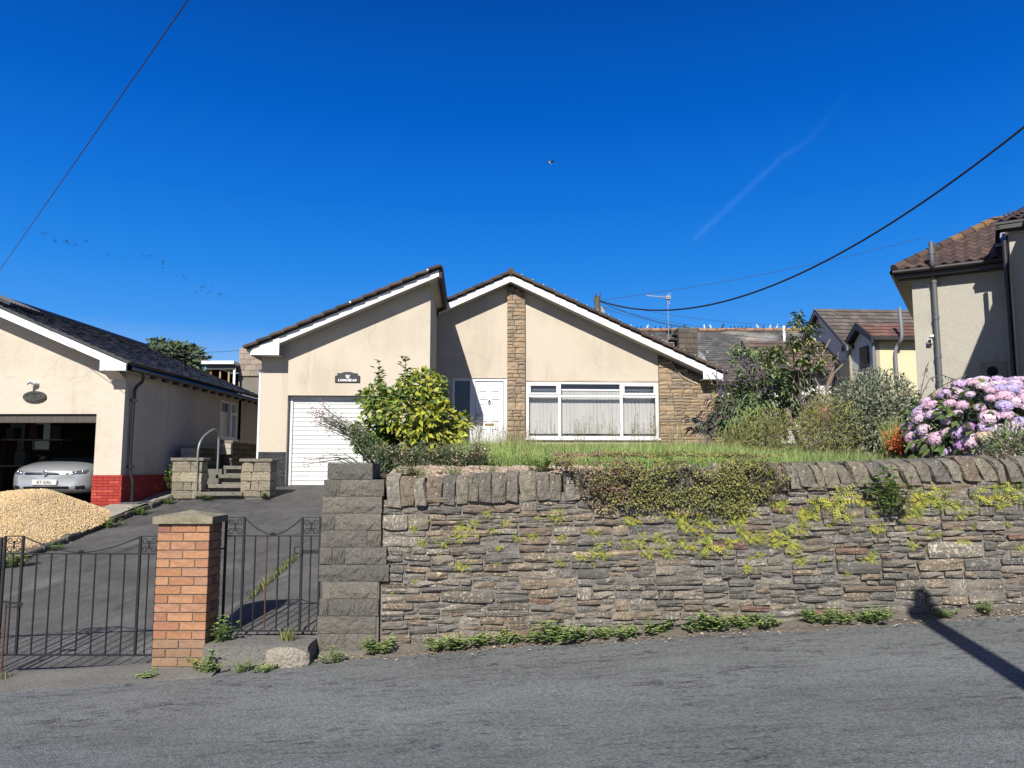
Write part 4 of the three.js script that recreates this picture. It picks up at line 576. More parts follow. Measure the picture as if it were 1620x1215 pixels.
// silver hatchback in the garage
{
  const gx = -9.98, gy = .85, gz = -16.35, t = thing('parked_car', 'silver hatchback parked nose out in the open left garage behind the gravel heap', 'car', [gx, gy, gz]);
  const silver = mat([.46, .48, .50], { physical: true, metal: .45, rough: .36, clearcoat: 1, clearcoatRoughness: .05 }), black = mat([.012, .012, .013], { rough: .25 }), chrome = mat([.6, .6, .62], { metal: 1, rough: .22 }), lensGlass = mat([.35, .37, .4], { physical: true, rough: .05, metal: .2, clearcoat: 1 });
  // lower body as a lofted skin, nose to tail
  const prof = [[0, .58, .36, .60], [.025, .68, .30, .655], [.07, .76, .25, .70], [.16, .825, .22, .755], [.32, .865, .20, .815], [.6, .89, .19, .875], [.9, .895, .19, .92], [1.15, .9, .19, .955], [1.5, .9, .19, .98], [2.6, .9, .19, .99], [3.7, .89, .20, .98], [4.05, .85, .24, .95], [4.2, .76, .34, .85], [4.22, .6, .45, .7]];
  const ring = (w, b, h, n = 40) => { const o = []; for (let k = 0; k < n; k++) { const a = k / n * 2 * Math.PI, c = Math.cos(a), s = Math.sin(a), e = s > 0 ? .42 : .34; const x = Math.sign(c) * Math.pow(Math.abs(c), s > 0 ? .55 : .35) * w, y = (b + h) / 2 + Math.sign(s) * Math.pow(Math.abs(s), s > 0 ? .62 : .5) * (h - b) / 2 + (s > 0 ? .035 * (1 - (x / w) ** 2) : 0); o.push([x, y]); } return o; };
  const loft = (ps) => { const n = 40, pos = [], idx = []; ps.forEach(([z, w, b, h]) => ring(w, b, h, n).forEach(([x, y]) => pos.push(x, y, -z - .42 * 0 - (z < .3 ? .30 * Math.pow(Math.abs(x), 2.6) * (1 - z / .3) : 0)))); for (let j = 0; j + 1 < ps.length; j++) for (let k = 0; k < n; k++) { const a = j * n + k, b = j * n + (k + 1) % n; idx.push(a, b, a + n, b, b + n, a + n); } const c0 = pos.length / 3; pos.push(0, (ps[0][2] + ps[0][3]) / 2, -ps[0][0]); const L = ps[ps.length - 1]; pos.push(0, (L[2] + L[3]) / 2, -L[0]); for (let k = 0; k < n; k++) { idx.push(c0, (k + 1) % n, k); const q = (ps.length - 1) * n; idx.push(c0 + 1, q + k, q + (k + 1) % n); } const g = new THREE.BufferGeometry(); g.setAttribute('position', new THREE.Float32BufferAttribute(pos, 3)); g.setIndex(idx); g.computeVertexNormals(); return g; };
  part('body', loft(prof), silver, t);
  part('cabin', loft([[1.12, .74, .90, .97], [1.45, .74, .90, 1.20], [1.85, .70, .9, 1.40], [2.3, .66, .9, 1.45], [3.1, .66, .9, 1.45], [3.7, .68, .9, 1.32], [4.1, .72, .9, 1.0]]), black, t, 'dark glazed cabin');
  // lamps and grilles are laid onto the skin: its depth at (x, y) is found with a ray
  const skin = new THREE.Mesh(loft(prof), new THREE.MeshBasicMaterial({ side: THREE.DoubleSide })), ray = new THREE.Raycaster(); skin.updateMatrixWorld();
  const zAt = (x, y) => { ray.set(V(x, y, 2), V(0, 0, -1)); const h = ray.intersectObject(skin)[0]; return h ? h.point.z : -.35; };
  const patch = (x0, x1, fy0, fy1, lift, nx = 16, ny = 4) => { const P = [], pos = []; for (let i = 0; i <= nx; i++) { const t = i / nx, x = lerp(x0, x1, t), a = typeof fy0 === 'function' ? fy0(t) : fy0, c = typeof fy1 === 'function' ? fy1(t) : fy1; P.push([]); for (let j = 0; j <= ny; j++) { const y = lerp(a, c, j / ny), e = i === 0 || i === nx || j === 0 || j === ny; P[i].push(V(x, y, zAt(x, y) + (e ? -.004 : lift))); } } for (let i = 0; i < nx; i++) for (let j = 0; j < ny; j++) for (const q of [P[i][j], P[i + 1][j], P[i + 1][j + 1], P[i][j], P[i + 1][j + 1], P[i][j + 1]]) pos.push(q.x, q.y, q.z); return toCreasedNormals(triGeo(pos), .8); };
  part('grille', patch(-.50, .50, .590, .660, .005), black, t); part('grille_bar', patch(-.49, .49, .616, .634, .011, 16, 3), chrome, t);
  part('lower_grille', patch(-.52, .52, .285, .375, .004), black, t); part('bonnet_gap', patch(-.62, .62, .672, .684, .003, 16, 2), black, t);
  for (const s of [-1, 1]) { part('side_grille', patch(s * .57, s * .78, t2 => .275, t2 => .375 + .02 * t2, .004, 6), black, t); part('fog_trim', patch(s * .56, s * .78, .318, .332, .010, 6, 2), chrome, t); }
  part('bumper_lip', patch(-.70, .70, .225, .25, .010, 16, 2), chrome, t);
  for (const s of [-1, 1]) {
    const h = part('headlight', patch(s * .50, s * .80, t2 => .588 + .022 * t2, t2 => .672 + .060 * t2, .008, 8, 4), mat([.09, .095, .105], { physical: true, rough: .08, clearcoat: 1 }), t);
    for (const [x, y, rr] of [[.58, .636, .025], [.69, .652, .030]]) part('reflector', new THREE.SphereGeometry(rr, 14, 8).scale(1, 1, .35).translate(s * x, y, zAt(s * x, y) + .008), chrome, h);
    const m = part('mirror', new THREE.SphereGeometry(.10, 12, 8).scale(1.1, .65, .6), black, t); m.position.set(s * .98, .99, -1.5);
    for (const z of [.82, 3.42]) { const w = new THREE.Group(); w.name = 'wheel'; t.add(w); w.position.set(s * .80, .31, -z); part('tyre', new THREE.TorusGeometry(.25, .075, 8, 24).rotateY(Math.PI / 2).scale(1.3, 1, 1), black, w); part('rim', new THREE.CylinderGeometry(.21, .21, .14, 16).rotateZ(Math.PI / 2), chrome, w); }
  }
  const b = new THREE.Group(); b.name = 'badge'; t.add(b); b.position.set(0, .628, zAt(0, .628) + .016);
  part('ring', merge([new THREE.TorusGeometry(.055, .007, 6, 24), new THREE.CylinderGeometry(.052, .052, .012, 20).rotateX(Math.PI / 2)]), chrome, b);
  part('letters', merge([[-.022, .04, 0, .003], [.022, .04, 0, .003], [-.038, .012, -.02, -.04], [.038, .012, .02, -.04], [-.02, -.04, 0, -.006], [.02, -.04, 0, -.006]].map(([a, c, d, e]) => bar([a, c, .008], [d, e, .008], .008, .005))), black, b);
  const cv = document.createElement('canvas'); cv.width = 512; cv.height = 110; const c = cv.getContext('2d'); c.fillStyle = '#e8e8e4'; c.fillRect(0, 0, 512, 110); c.fillStyle = '#111'; c.textAlign = 'center'; c.font = 'bold 96px sans-serif'; c.fillText('K7 GAL', 256, 90, 400); const tx = new THREE.CanvasTexture(cv); tx.colorSpace = THREE.SRGBColorSpace;
  const pl = part('number_plate', cham(.52, .111, .012, .003).translate(0, .445, zAt(0, .445) + .012), mat([.85, .75, .73], { rough: .4 }), t); part('lettering', new THREE.PlaneGeometry(.512, .105).translate(0, .445, zAt(0, .445) + .020), new THREE.MeshStandardMaterial({ map: tx, roughness: .5, color: new THREE.Color().setRGB(.55, .55, .54) }), pl);
}
// heap of golden gravel
{
  const H = (x, z) => { const dx = x + 8.80, dz = z + 14.0, rx = dx > 0 ? 1.28 : 2.9, rz = dz > 0 ? 2.35 : 1.6, q = Math.hypot(dx / rx, dz / rz); return .63 * (q < .25 ? 1 - 1.4 * q * q : 1.02 * Math.max(0, 1 - q) * 1.19 - .0 + 0) * (q < 1 ? 1 : 0); };
  const r = rng(19), g = sheet(-12, -7.64, 11.3, 15.75, 60, 60, (x, D) => padY(x, D) + H(x, -D) - .012 - (H(x, -D) < .01 ? .05 : 0) + .02 * noise2(x * 6, D * 6, 3), null, 1);
  const t = thing('gravel_heap', 'heap of golden gravel in front of the open garage', 'gravel heap');
  part('heap_core', g, mat([.55, .41, .25], { map: 'speck', s: 2 }), t);
  const pg = new THREE.DodecahedronGeometry(.5, 0), pm = mat([1, 1, 1], { rough: .8 });
  const N = 52000, im = new THREE.InstancedMesh(pg, pm, N), o = new THREE.Object3D(), c = new THREE.Color(); let k = 0;
  while (k < N) { const x = r.r(-12, -7.0), z = -r.r(11.0, 15.7), h = H(x, z); if (h <= 0 && r() > .02) continue; if (x > -7.5 && h <= 0) continue; const s = r.r(.011, .026) * (r() < .06 ? 1.5 : 1); o.position.set(x, (x > -7.6 ? dY(x, -z) : padY(x, -z)) * (h > 0 ? 0 : 1) + (h > 0 ? padY(x, -z) : 0) + h + r.r(-.006, .012), z); o.rotation.set(r() * 6, r() * 6, r() * 6); o.scale.set(s * 1.2, s * .8, s); o.updateMatrix(); im.setMatrixAt(k, o.matrix); const v = r.r(.72, 1.12), w = r(); c.setRGB(.80 * v, (w < .2 ? .66 : .575) * v, (w < .2 ? .46 : w > .9 ? .18 : .30) * v); im.setColorAt(k, c); k++; }
  im.name = 'gravel'; im.userData.kind = 'stuff'; t.add(im);
}
// steps, their piers, low block walls, handrail
{
  const r = rng(44), sm = [[.46, .39, .29], [.38, .33, .25], [.52, .45, .33], [.33, .29, .22]].map(c => mat(c, { map: 'concrete', bump: 'bCoarse', bs: 1.5, bh: .03 })), g = []; for (let k = 0; k < 4; k++) { let q = new THREE.BoxGeometry(1, 1, 1, 3, 2, 3); const p = q.attributes.position; for (let i = 0; i < p.count; i++) p.setXYZ(i, p.getX(i) + r.s(.02), p.getY(i) + r.s(.035), p.getZ(i) + r.s(.05)); q = toCreasedNormals(q.toNonIndexed(), .5); g.push(q); }
  const pier = (x0, x1, z0, z1, y0, y1, label) => { const t = thing('step_pier', label, 'pier', [(x0 + x1) / 2, y0, (z0 + z1) / 2]), w = x1 - x0, d = z0 - z1; part('core', box(-w / 2 + .03, w / 2 - .03, -.2, y1 - y0, -d / 2 + .03, d / 2 - .03), mat([.2, .18, .15], { map: 'speck' }), t); const ys = [0, r.r(.16, .22), r.r(.44, .52), r.r(.68, .8), 1].map(q => q * (y1 - y0)); for (let k = 0; k < 4; k++) { const h = ys[k + 1] - ys[k], m = r.r(.3, .7), cuts = k === 1 ? [0, r.r(.25, .4), r.r(.6, .75), 1] : [0, m, 1]; for (let j = 0; j + 1 < cuts.length; j++) { const s = part('stone', r.pick(g), r.pick(sm), t), W = (cuts[j + 1] - cuts[j]) * w; s.scale.set(W - .010, h - .010, d + r.s(.02)); s.position.set(-w / 2 + cuts[j] * w + W / 2, ys[k] + h / 2, 0); s.rotation.z = r.s(.02); } } part('cap', cham(w + .08, .075, d + .08, .015).translate(0, y1 - y0 + .04, 0), mat([.24, .22, .18], { map: 'concrete', s: 1.2, bump: 'bCoarse', bs: 2, bh: .02 }), t); return t; };
  pier(-7.58, -6.93, -17, -17.32, .93, 1.74, 'square stone pier left of the garden steps, below the handrail');
  const p2 = pier(-6.07, -5.42, -17, -17.42, .97, 1.72, 'square stone pier right of the garden steps with dry moss on its cap');
  const mb = new MB(); for (let k = 0; k < 260; k++) mb.blade(V(r.s(.3), .78, r.s(.25)), V(r.s(1), 0, r.s(1)).normalize(), r.r(.03, .09), .014, r.pick([[.22, .10, .05], [.25, .16, .07], [.16, .15, .05]]), .7, 2); part('moss', mb.geo(), leafMat(.9), p2, null, 'stuff');
  const t = thing('garden_steps', 'flight of worn grey stone steps between two stone piers', 'steps', [-6.5, 0, -17]), tm = [[.22, .205, .175], [.26, .24, .2], [.19, .18, .16]].map(c => mat(c, { map: 'concrete', s: 1, bump: 'bCoarse', bs: 2, bh: .02 }));
  [[.93, .0, 1.0], [1.09, .32, .88], [1.30, .68, .85], [1.50, 1.0, .82]].forEach(([y, z, w], k) => { const s = part('tread', cham(w, .085, .45, .012), tm[k % 3], t); s.position.set(k * .03, y + .10, -z - .15); s.rotation.z = r.s(.012); part('riser', cham(w - .04, .17, .3, .01).translate(k * .03, y - .03, -z - .2), tm[(k + 1) % 3], t); });
  part('landing', box(-1.8, .2, 1.2, 1.57, -1.2, -6), mat([.2, .19, .17], { map: 'concrete' }), t);
  const w = thing('block_wall', 'low stepped block wall running back beside the steps', 'wall', [0, 0, 0]), dk = [[.13, .115, .095], [.165, .145, .115], [.10, .095, .085]].map(c => mat(c, { map: 'concrete', bump: 'bCoarse', bs: 1, bh: .015 })), lt = mat([.55, .50, .42], { map: 'concrete', bump: 'bCoarse', bh: .015 });  // dk has shade painted into the side blocks, lt sunlight into the ends
  const seg = (x1, zA, zB, y0, y1, first) => { const rows = Math.round((y1 - y0) / .15), h = (y1 - y0) / rows; for (let k = 0; k < rows; k++) { const n = Math.round((zA - zB) / .42), L = (zA - zB) / n; for (let j = 0; j < n; j++) { const s = part('block', r.pick(g), r.pick(dk), w); s.scale.set(.28, h - .01, L - .012); s.position.set(x1 - .15, y0 + (k + .5) * h, zA - (j + .5) * L); } if (first && k >= rows - 2) { const s = part('block', g[0], lt, w); s.scale.set(.29, h - .01, .12); s.position.set(x1 - .15, y0 + (k + .5) * h, zA + .03); } } part('coping', box(x1 - .36, x1 + .04, y1, y1 + .07, zA + .08, zB, .01), mat([.25, .235, .2], { map: 'concrete' }), w); };
  seg(-7.55, -18.1, -20.0, 1.5, 2.06, true); seg(-7.28, -19.7, -22.0, 1.5, 2.22, true); seg(-6.1, -21.9, -22.4, 1.5, 2.22, false);
  const hr = thing('handrail', 'grey bent tube handrail beside the garden steps', 'handrail', [0, 0, 0]); part('rail', tube([[-7.02, 1.0, -16.97], [-7.02, 1.5, -16.97], [-7.02, 2.0, -16.97], [-7.0, 2.2, -17.05], [-6.99, 2.42, -17.5], [-6.98, 2.47, -17.75], [-6.97, 2.35, -17.95], [-6.97, 2.1, -17.98], [-6.97, 1.5, -17.98]], .024, 80, 8), mat([.26, .31, .30], { rough: .45, metal: .4 }), hr); part('foot', cyl([-7.02, .98, -16.97], [-7.02, 1.03, -16.97], .045, .045, 10), mat([.2, .23, .22], { metal: .4 }), hr);
}
// ---------------------------------------------------------------- houses behind and to the right
const vcRoof = (o = {}) => mat([1, 1, 1], { vc: true, map: 'blotch', s: .6, bump: 'bGrain', bs: 1, bh: .01, ...o });
{
  const t = thing('long_house', 'house behind with a long lichen stained roof and orange ridge tiles where birds sit', 'house'), r = rng(51), D = 36, yr = 7.98, x0 = 1, x1 = 13.6;
  part('wall', box(x0 + .2, x1 - .2, 1.5, 5.2, -32.2, -39.5), mat([.45, .42, .36], { map: 'render', s: .2 }), t);
  const roof = part('roof', merge([prism([[x0, yr, -D], [x1, yr, -D], [x1, 5.0, -31.7], [x0, 5.0, -31.7]], [0, -.08, 0]), prism([[x0, yr, -D], [x1, yr, -D], [x1, 5.0, -40.3], [x0, 5.0, -40.3]], [0, -.08, 0])]), M.gutterDark, t);
  const mb = new MB(), N = 16; courses(mb, V(x0, 5.02, -31.7), V(x1, 5.02, -31.7), V(x1, yr + .02, -D), V(x0, yr + .02, -D), 26, .3, .025, [.11, .108, .105], r, .3);
  for (let i = 0; i < mb.c.length / 3; i++) { const x = mb.p[3 * i], y = mb.p[3 * i + 1], n = noise2(x * 1.2, y * 2.4, 71, 4), l = smooth(.5, .7, n) * smooth(6.6, 7.6, y), o = smooth(.6, .75, noise2(x * .9, y * 2, 75, 3)) * smooth(6.9, 7.6, y) * (x > 8 ? 1 : .3); mb.c[3 * i] += .22 * l + .16 * o; mb.c[3 * i + 1] += .21 * l + .08 * o; mb.c[3 * i + 2] += .18 * l; }
  part('roof_tiles', mb.geo(), vcRoof(), roof, null, 'stuff');
  const rg = cham(.42, .16, .26, .04), ms = [[.40, .20, .11], [.46, .26, .15], [.34, .19, .12]].map(c => mat(c, { map: 'concrete', s: 1 })); for (let x = x0 + .2; x < x1; x += .44) { const s = part('ridge_tile', rg, r.pick(ms), roof); s.position.set(x, yr + .06, -D); s.rotation.z = r.s(.02); }
  part('vent_pipe', merge([cyl([12.15, 7.2, -35], [12.15, 8.05, -35], .07), box(11.95, 12.45, 7.12, 7.26, -34.8, -35.2)]), M.upvc, t);
}
{
  const t = thing('outbuilding', 'low building with brown tiled roof and small dark gable behind the garden bushes', 'building'), r = rng(52);
  part('wall', box(8.9, 12.4, 1.5, 5.2, -28.6, -33), mat([.72, .70, .66], { map: 'render', s: .3 }), t); part('wall', box(5.2, 9.2, 1.5, 4.5, -26.3, -30), mat([.70, .68, .64], { map: 'render', s: .3 }), t);
  const roof = part('roof', merge([prism([[8.75, 6.5, -30], [12.8, 6.5, -30], [12.8, 5.1, -28.2], [8.75, 5.1, -28.2]], [0, -.08, 0]), prism([[8.75, 6.5, -30], [12.8, 6.5, -30], [12.8, 5.1, -32], [8.75, 5.1, -32]], [0, -.08, 0]), prism([[5.0, 5.55, -28.2], [9.5, 5.55, -28.2], [9.5, 4.45, -26], [5.0, 4.45, -26]], [0, -.08, 0])]), M.gutterDark, t), mb = new MB();
  courses(mb, V(8.75, 5.12, -28.2), V(12.8, 5.12, -28.2), V(12.8, 6.52, -30), V(8.75, 6.52, -30), 9, .3, .04, [.15, .105, .085], r, .2); courses(mb, V(5, 4.47, -26), V(9.5, 4.47, -26), V(9.5, 5.57, -28.2), V(5, 5.57, -28.2), 9, .3, .04, [.13, .11, .10], r, .25); part('roof_tiles', mb.geo(), vcRoof(), roof, null, 'stuff');
  part('barge_board', prism([[8.72, 6.55, -30], [8.72, 5.1, -28.1], [8.72, 4.9, -28.1], [8.72, 6.3, -30]], [.05, 0, 0]), M.gutterDark, t); part('gable', prism([[8.95, 6.35, -30], [8.95, 5, -28.4], [8.95, 5, -31.6]], [.05, 0, 0]), mat([.5, .47, .42], { map: 'render' }), t); part('door', box(10.5, 11.3, 2.2, 4.3, -28.58, -28.62), mat([.3, .3, .3]), t); part('gutter', box(8.8, 12.8, 5.02, 5.1, -28.1, -28.2), M.gutterDark, t);
}
{
  const t = thing('gabled_house', 'house with grey gable end and lower cream wing seen left of the pebble dashed house', 'house', [.16 + 11.85 - 11.85 * Math.cos(R(4)) - -28 * Math.sin(R(4)), 0, -28 + 11.85 * Math.sin(R(4)) - -28 * Math.cos(R(4))], R(4)), r = rng(53), g = mat([.86, .81, .70], { map: 'render', s: .2, bump: 'bGrain', bs: 1, bh: .006 }), cr = mat([.78, .68, .43], { map: 'render', s: .2 });
  part('gable_wall', prism([[11.85, 1.5, -27.9], [11.85, 6.05, -27.9], [11.85, 7.7, -30], [11.85, 6.05, -32.1], [11.85, 1.5, -32.1]], [.2, 0, 0]), g, t); part('wall', box(11.85, 22, 1.5, 6.05, -27.9, -28.1), cr, t);
  part('wing_gable', prism([[11.92, 1.5, -26.25], [11.92, 5.95, -26.25], [11.92, 6.5, -27], [11.92, 5.9, -27.9], [11.92, 1.5, -27.9]], [.15, 0, 0]), g, t); part('wing_wall', box(11.92, 22, 1.5, 5.98, -26.25, -26.45), cr, t);
  const roof = part('roof', merge([prism([[11.6, 7.78, -30], [22, 7.78, -30], [22, 5.95, -27.65], [11.6, 5.95, -27.65]], [0, -.09, 0]), prism([[11.6, 7.78, -30], [22, 7.78, -30], [22, 6.0, -32.3], [11.6, 6.0, -32.3]], [0, -.09, 0])]), M.gutterDark, t, 'grey brown tiled main roof'), mb = new MB(); courses(mb, V(11.6, 5.97, -27.65), V(22, 5.97, -27.65), V(22, 7.8, -30), V(11.6, 7.8, -30), 10, .33, .05, [.15, .125, .105], r, .3); part('roof_tiles', mb.geo(), vcRoof(), roof, null, 'stuff');
  const wr = part('wing_roof', merge([prism([[11.7, 6.62, -27], [22, 6.62, -27], [22, 6.0, -26.0], [11.7, 6.0, -26.0]], [0, -.08, 0]), prism([[11.7, 6.62, -27], [22, 6.62, -27], [22, 6.0, -28], [11.7, 6.0, -28]], [0, -.08, 0])]), M.gutterDark, t, 'red brown tiled roof of the wing'), m2 = new MB(); courses(m2, V(11.7, 6.02, -26.0), V(22, 6.02, -26.0), V(22, 6.64, -27), V(11.7, 6.64, -27), 4, .33, .05, [.20, .10, .075], r, .2); part('roof_tiles', m2.geo(), vcRoof(), wr, null, 'stuff');
  const bb = mat([.20, .20, .23], { rough: .6 }); for (const s of [1, -1]) part('barge_board', prism([[11.60, 7.82, -30], [11.60, 5.93, -30 + s * 2.42], [11.60, 5.78, -30 + s * 2.42], [11.60, 7.62, -30]], [.06, 0, 0]), bb, t); for (const s of [1, -1]) part('barge_board', prism([[11.64, 6.68, -27], [11.64, 6.0, -27 + s * 1.05], [11.64, 5.82, -27 + s * 1.05], [11.64, 6.44, -27]], [.08, 0, 0]), M.gutterDark, t);
  part('gutter', box(11.7, 22, 5.9, 6.0, -25.88, -26.0), M.gutterDark, t); part('downpipe', cyl([11.80, 1.6, -26.2], [11.80, 5.9, -26.15], .05), bb, t);
  const w = part('window', box(11.88, 11.93, 5.05, 5.82, -27.25, -26.65), M.gutterDark, t); part('pane', box(11.865, 11.88, 5.10, 5.77, -27.2, -26.7), mat([.05, .06, .07], { rough: .1 }), w); part('sill', box(11.80, 11.93, 4.98, 5.05, -27.3, -26.6), bb, w);
  const bay = part('bay_window', prism([[11.45, 3.6, -28.5], [11.85, 3.6, -28.5], [11.85, 5.5, -28.5], [11.45, 5.35, -28.5]], [0, 0, .55]), M.gutterDark, t, 'dark bay window'); part('pane', box(11.43, 11.45, 3.8, 5.2, -28.4, -28.05), mat([.10, .11, .12], { rough: .1 }), bay); part('sill', box(11.35, 11.85, 3.5, 3.6, -28.6, -27.9), M.gutterDark, bay);
  part('flue', merge([tube([[12.55, 4.5, -26.1], [12.55, 5.55, -26.1], [12.6, 5.75, -26.05], [12.62, 5.9, -25.85], [12.62, 7.0, -25.85]], .06, 30, 8)]), mat([.22, .23, .25], { rough: .5 }), t);
  part('string_course', box(11.83, 11.85, 5.22, 5.26, -27.9, -32), mat([.3, .28, .25]), t);
}
// pebble-dashed house on the right
{
  const t = thing('right_house', 'tall grey beige rendered house at the right edge with brown pantile roof and soil pipe', 'house', [9.3, 0, -18], R(-31)), r = rng(54), wm = mat([.60, .56, .47], { map: 'render', s: .25, bump: 'bGrain', bs: 2.2, bh: .016 }), lt = mat([.60, .55, .45], { map: 'render', s: .25, bump: 'bGrain', bs: 2, bh: .012 });
  part('wall', box(0, 2.0, 1.5, 6.2, 0, -.3), wm, t); part('side_wall', box(0, .3, 1.5, 6.2, -.3, -6), wm, t); part('wing_wall', box(1.95, 2.75, 1.5, 6.62, 1.0, -3), lt, t); part('added_shadow_block', prism([[2.75, 1, 2.6], [2.75, 7.95, 2.6], [2.75, 7.75, 7.4], [2.75, 1, 7.4]], [5, 0, 0]), lt, t); part('added_shadow_block', box(2.75, 7, 1, 7, 2.58, -3), lt, t);  // the two front blocks are unseen, shaped to throw the slanting wall shadow
  const k = 2.06, ex = -.33, ez = .36, y0 = 6.20, ya = 7.58, roof = part('roof', merge([prism([[ex, y0, ez], [3.5, y0, ez], [3.5, ya, ez - k], [ex + k, ya, ez - k]], [0, -.06, 0]), prism([[ex, y0, ez], [ex + k, ya, ez - k], [ex + k, ya, -6], [ex, y0, -6]], [0, -.06, 0])]), M.gutterDark, t, 'brown pantile hipped roof');
  const slope = Math.atan((ya - y0) / k), len = Math.hypot(ya - y0, k), rows = 10, tw = .25, tg = new THREE.BufferGeometry();
  { const pos = [], n = 8, L = len / rows + .06, w = x => .030 * Math.cos(x * 2 * Math.PI) + .012; const P = (i, e, dz) => V((i / n - .5) * tw * 1.02, w(i / n) + dz, e); for (let i = 0; i < n; i++) { const q = [P(i, L / 2, 0.018), P(i + 1, L / 2, .018), P(i + 1, -L / 2, 0), P(i, -L / 2, 0)], f = [P(i, L / 2, -.012), P(i + 1, L / 2, -.012)]; for (const v of [q[0], q[1], q[2], q[0], q[2], q[3], f[0], f[1], q[1], f[0], q[1], q[0]]) pos.push(v.x, v.y, v.z); } const g = toCreasedNormals(triGeo(pos), 1); tg.copy(g); }
  const tm = [[.105, .062, .054], [.12, .07, .06], [.09, .055, .05], [.135, .082, .068], [.08, .05, .048]].map(c => mat(c, { map: 'concrete', s: 1.4, bump: 'bGrain', bs: 2, bh: .006 }));
  for (let j = 0; j < rows; j++) for (let i = 0; i < 15; i++) { const q = (j + .5) / rows, x = 3.2 - (i + .5) * tw; if (x < ex + k * q - .02) continue; const s = part('roof_tile', tg, r.pick(tm), roof); s.position.set(x, y0 + (ya - y0) * q + .03 + r.s(.003), ez - k * q); s.rotation.set(slope + r.s(.012), 0, r.s(.008)); }
  const hg = new THREE.CylinderGeometry(.11, .12, .34, 8, 1), hm = [...tm, mat([.24, .14, .07], { map: 'concrete' })]; for (let i = 0; i < 9; i++) { const q = (i + .5) / 9, s = part('hip_tile', hg, i > 6 ? hm[5] : r.pick(hm), roof); s.position.set(ex + k * q, y0 + (ya - y0) * q + .03, ez - k * q); s.quaternion.setFromUnitVectors(V(0, 1, 0), V(k, ya - y0, -k).normalize()); } for (let i = 0; i < 6; i++) { const s = part('ridge_tile', hg, i < 2 ? hm[5] : r.pick(hm), roof); s.position.set(ex + k + .17 + i * .34, ya + .03, ez - k); s.rotation.z = Math.PI / 2; }
  const bk = mat([.022, .017, .016], { rough: .5 }); part('fascia', box(ex + .05, 1.96, 6.02, 6.16, .26, .29), bk, t); part('soffit', box(ex + .05, 1.96, 6.01, 6.025, .27, .0), bk, t); part('soffit', box(ex + .04, 0, 6.01, 6.025, .27, -6), bk, t); part('fascia', box(ex + .02, ex + .05, 6.02, 6.16, .29, -6), bk, t);
  part('gutter', tube([[ex - .03, 6.16, .36], [1.98, 6.16, .36]], .06, 1, 8), bk, t); part('gutter', tube([[ex - .04, 6.16, .36], [ex - .04, 6.16, -6]], .06, 1, 8), bk, t);
  const gp = mat([.13, .13, .135], { rough: .45 }); part('soil_pipe', merge([cyl([.47, 1.6, .12], [.47, 6.05, .12], .055, .055, 12), tube([[.47, 6.0, .12], [.47, 6.1, .14], [.47, 6.2, .42], [.47, 6.3, .46], [.47, 6.75, .46]], .055, 30, 10), cyl([.47, 6.45, .46], [.47, 6.62, .46], .075), ...[3.55, 4.1, 5.0, 5.85].map(y => cyl([.47, y, .12], [.47, y + .07, .12], .068, .068, 12))]), gp, t, 'dark grey soil pipe rising past the eaves');
  const f = part('floodlight', merge([box(.26, .36, 4.45, 4.56, .02, .12, .01), box(.32, .40, 4.60, 4.66, .02, .1, .01)]), M.upvc, t, 'small white floodlight'); part('lens', box(.275, .345, 4.465, 4.545, .12, .125), M.dark, f);
  const v = part('vent', box(1.28, 1.78, 3.55, 3.95, .004, .02, .004), mat([.40, .37, .30], { map: 'concrete' }), t); part('vent_hole', new THREE.CylinderGeometry(.11, .11, .03, 18).rotateX(Math.PI / 2).translate(1.5, 3.74, .014), M.dark, v);
  part('downpipe', merge([cyl([1.86, 1.6, 1.08], [1.86, 6.4, 1.08], .05), cyl([1.90, 1.6, .1], [1.90, 6.1, .1], .04)]), bk, t);
  part('wing_gutter', merge([box(1.72, 4, 6.60, 6.74, 1.0, 1.28, .01), box(1.72, 1.80, 6.60, 6.74, 1.28, -2)]), bk, t);
  const wroof = part('wing_roof', prism([[1.7, 6.76, 1.3], [4, 6.76, 1.3], [4, 7.7, -1], [2.4, 7.7, -1]], [0, -.05, 0]), bk, t, 'roof of the projecting wing'); for (let j = 0; j < 4; j++) for (let i = 0; i < 5; i++) { const q = (j + .5) / 8, x = 1.86 + i * tw + q * .7, s = part('roof_tile', tg, r.pick(tm), wroof); s.position.set(x, 6.76 + .94 * q + .04, 1.3 - 2.3 * q); s.rotation.x = .39; }
  part('flashing', prism([[1.70, 6.5, .25], [1.93, 6.5, .28], [1.93, 7.1, -.6], [1.80, 7.05, -.6]], [0, .02, .01]), mat([.35, .36, .37], { rough: .5 }), t);
}
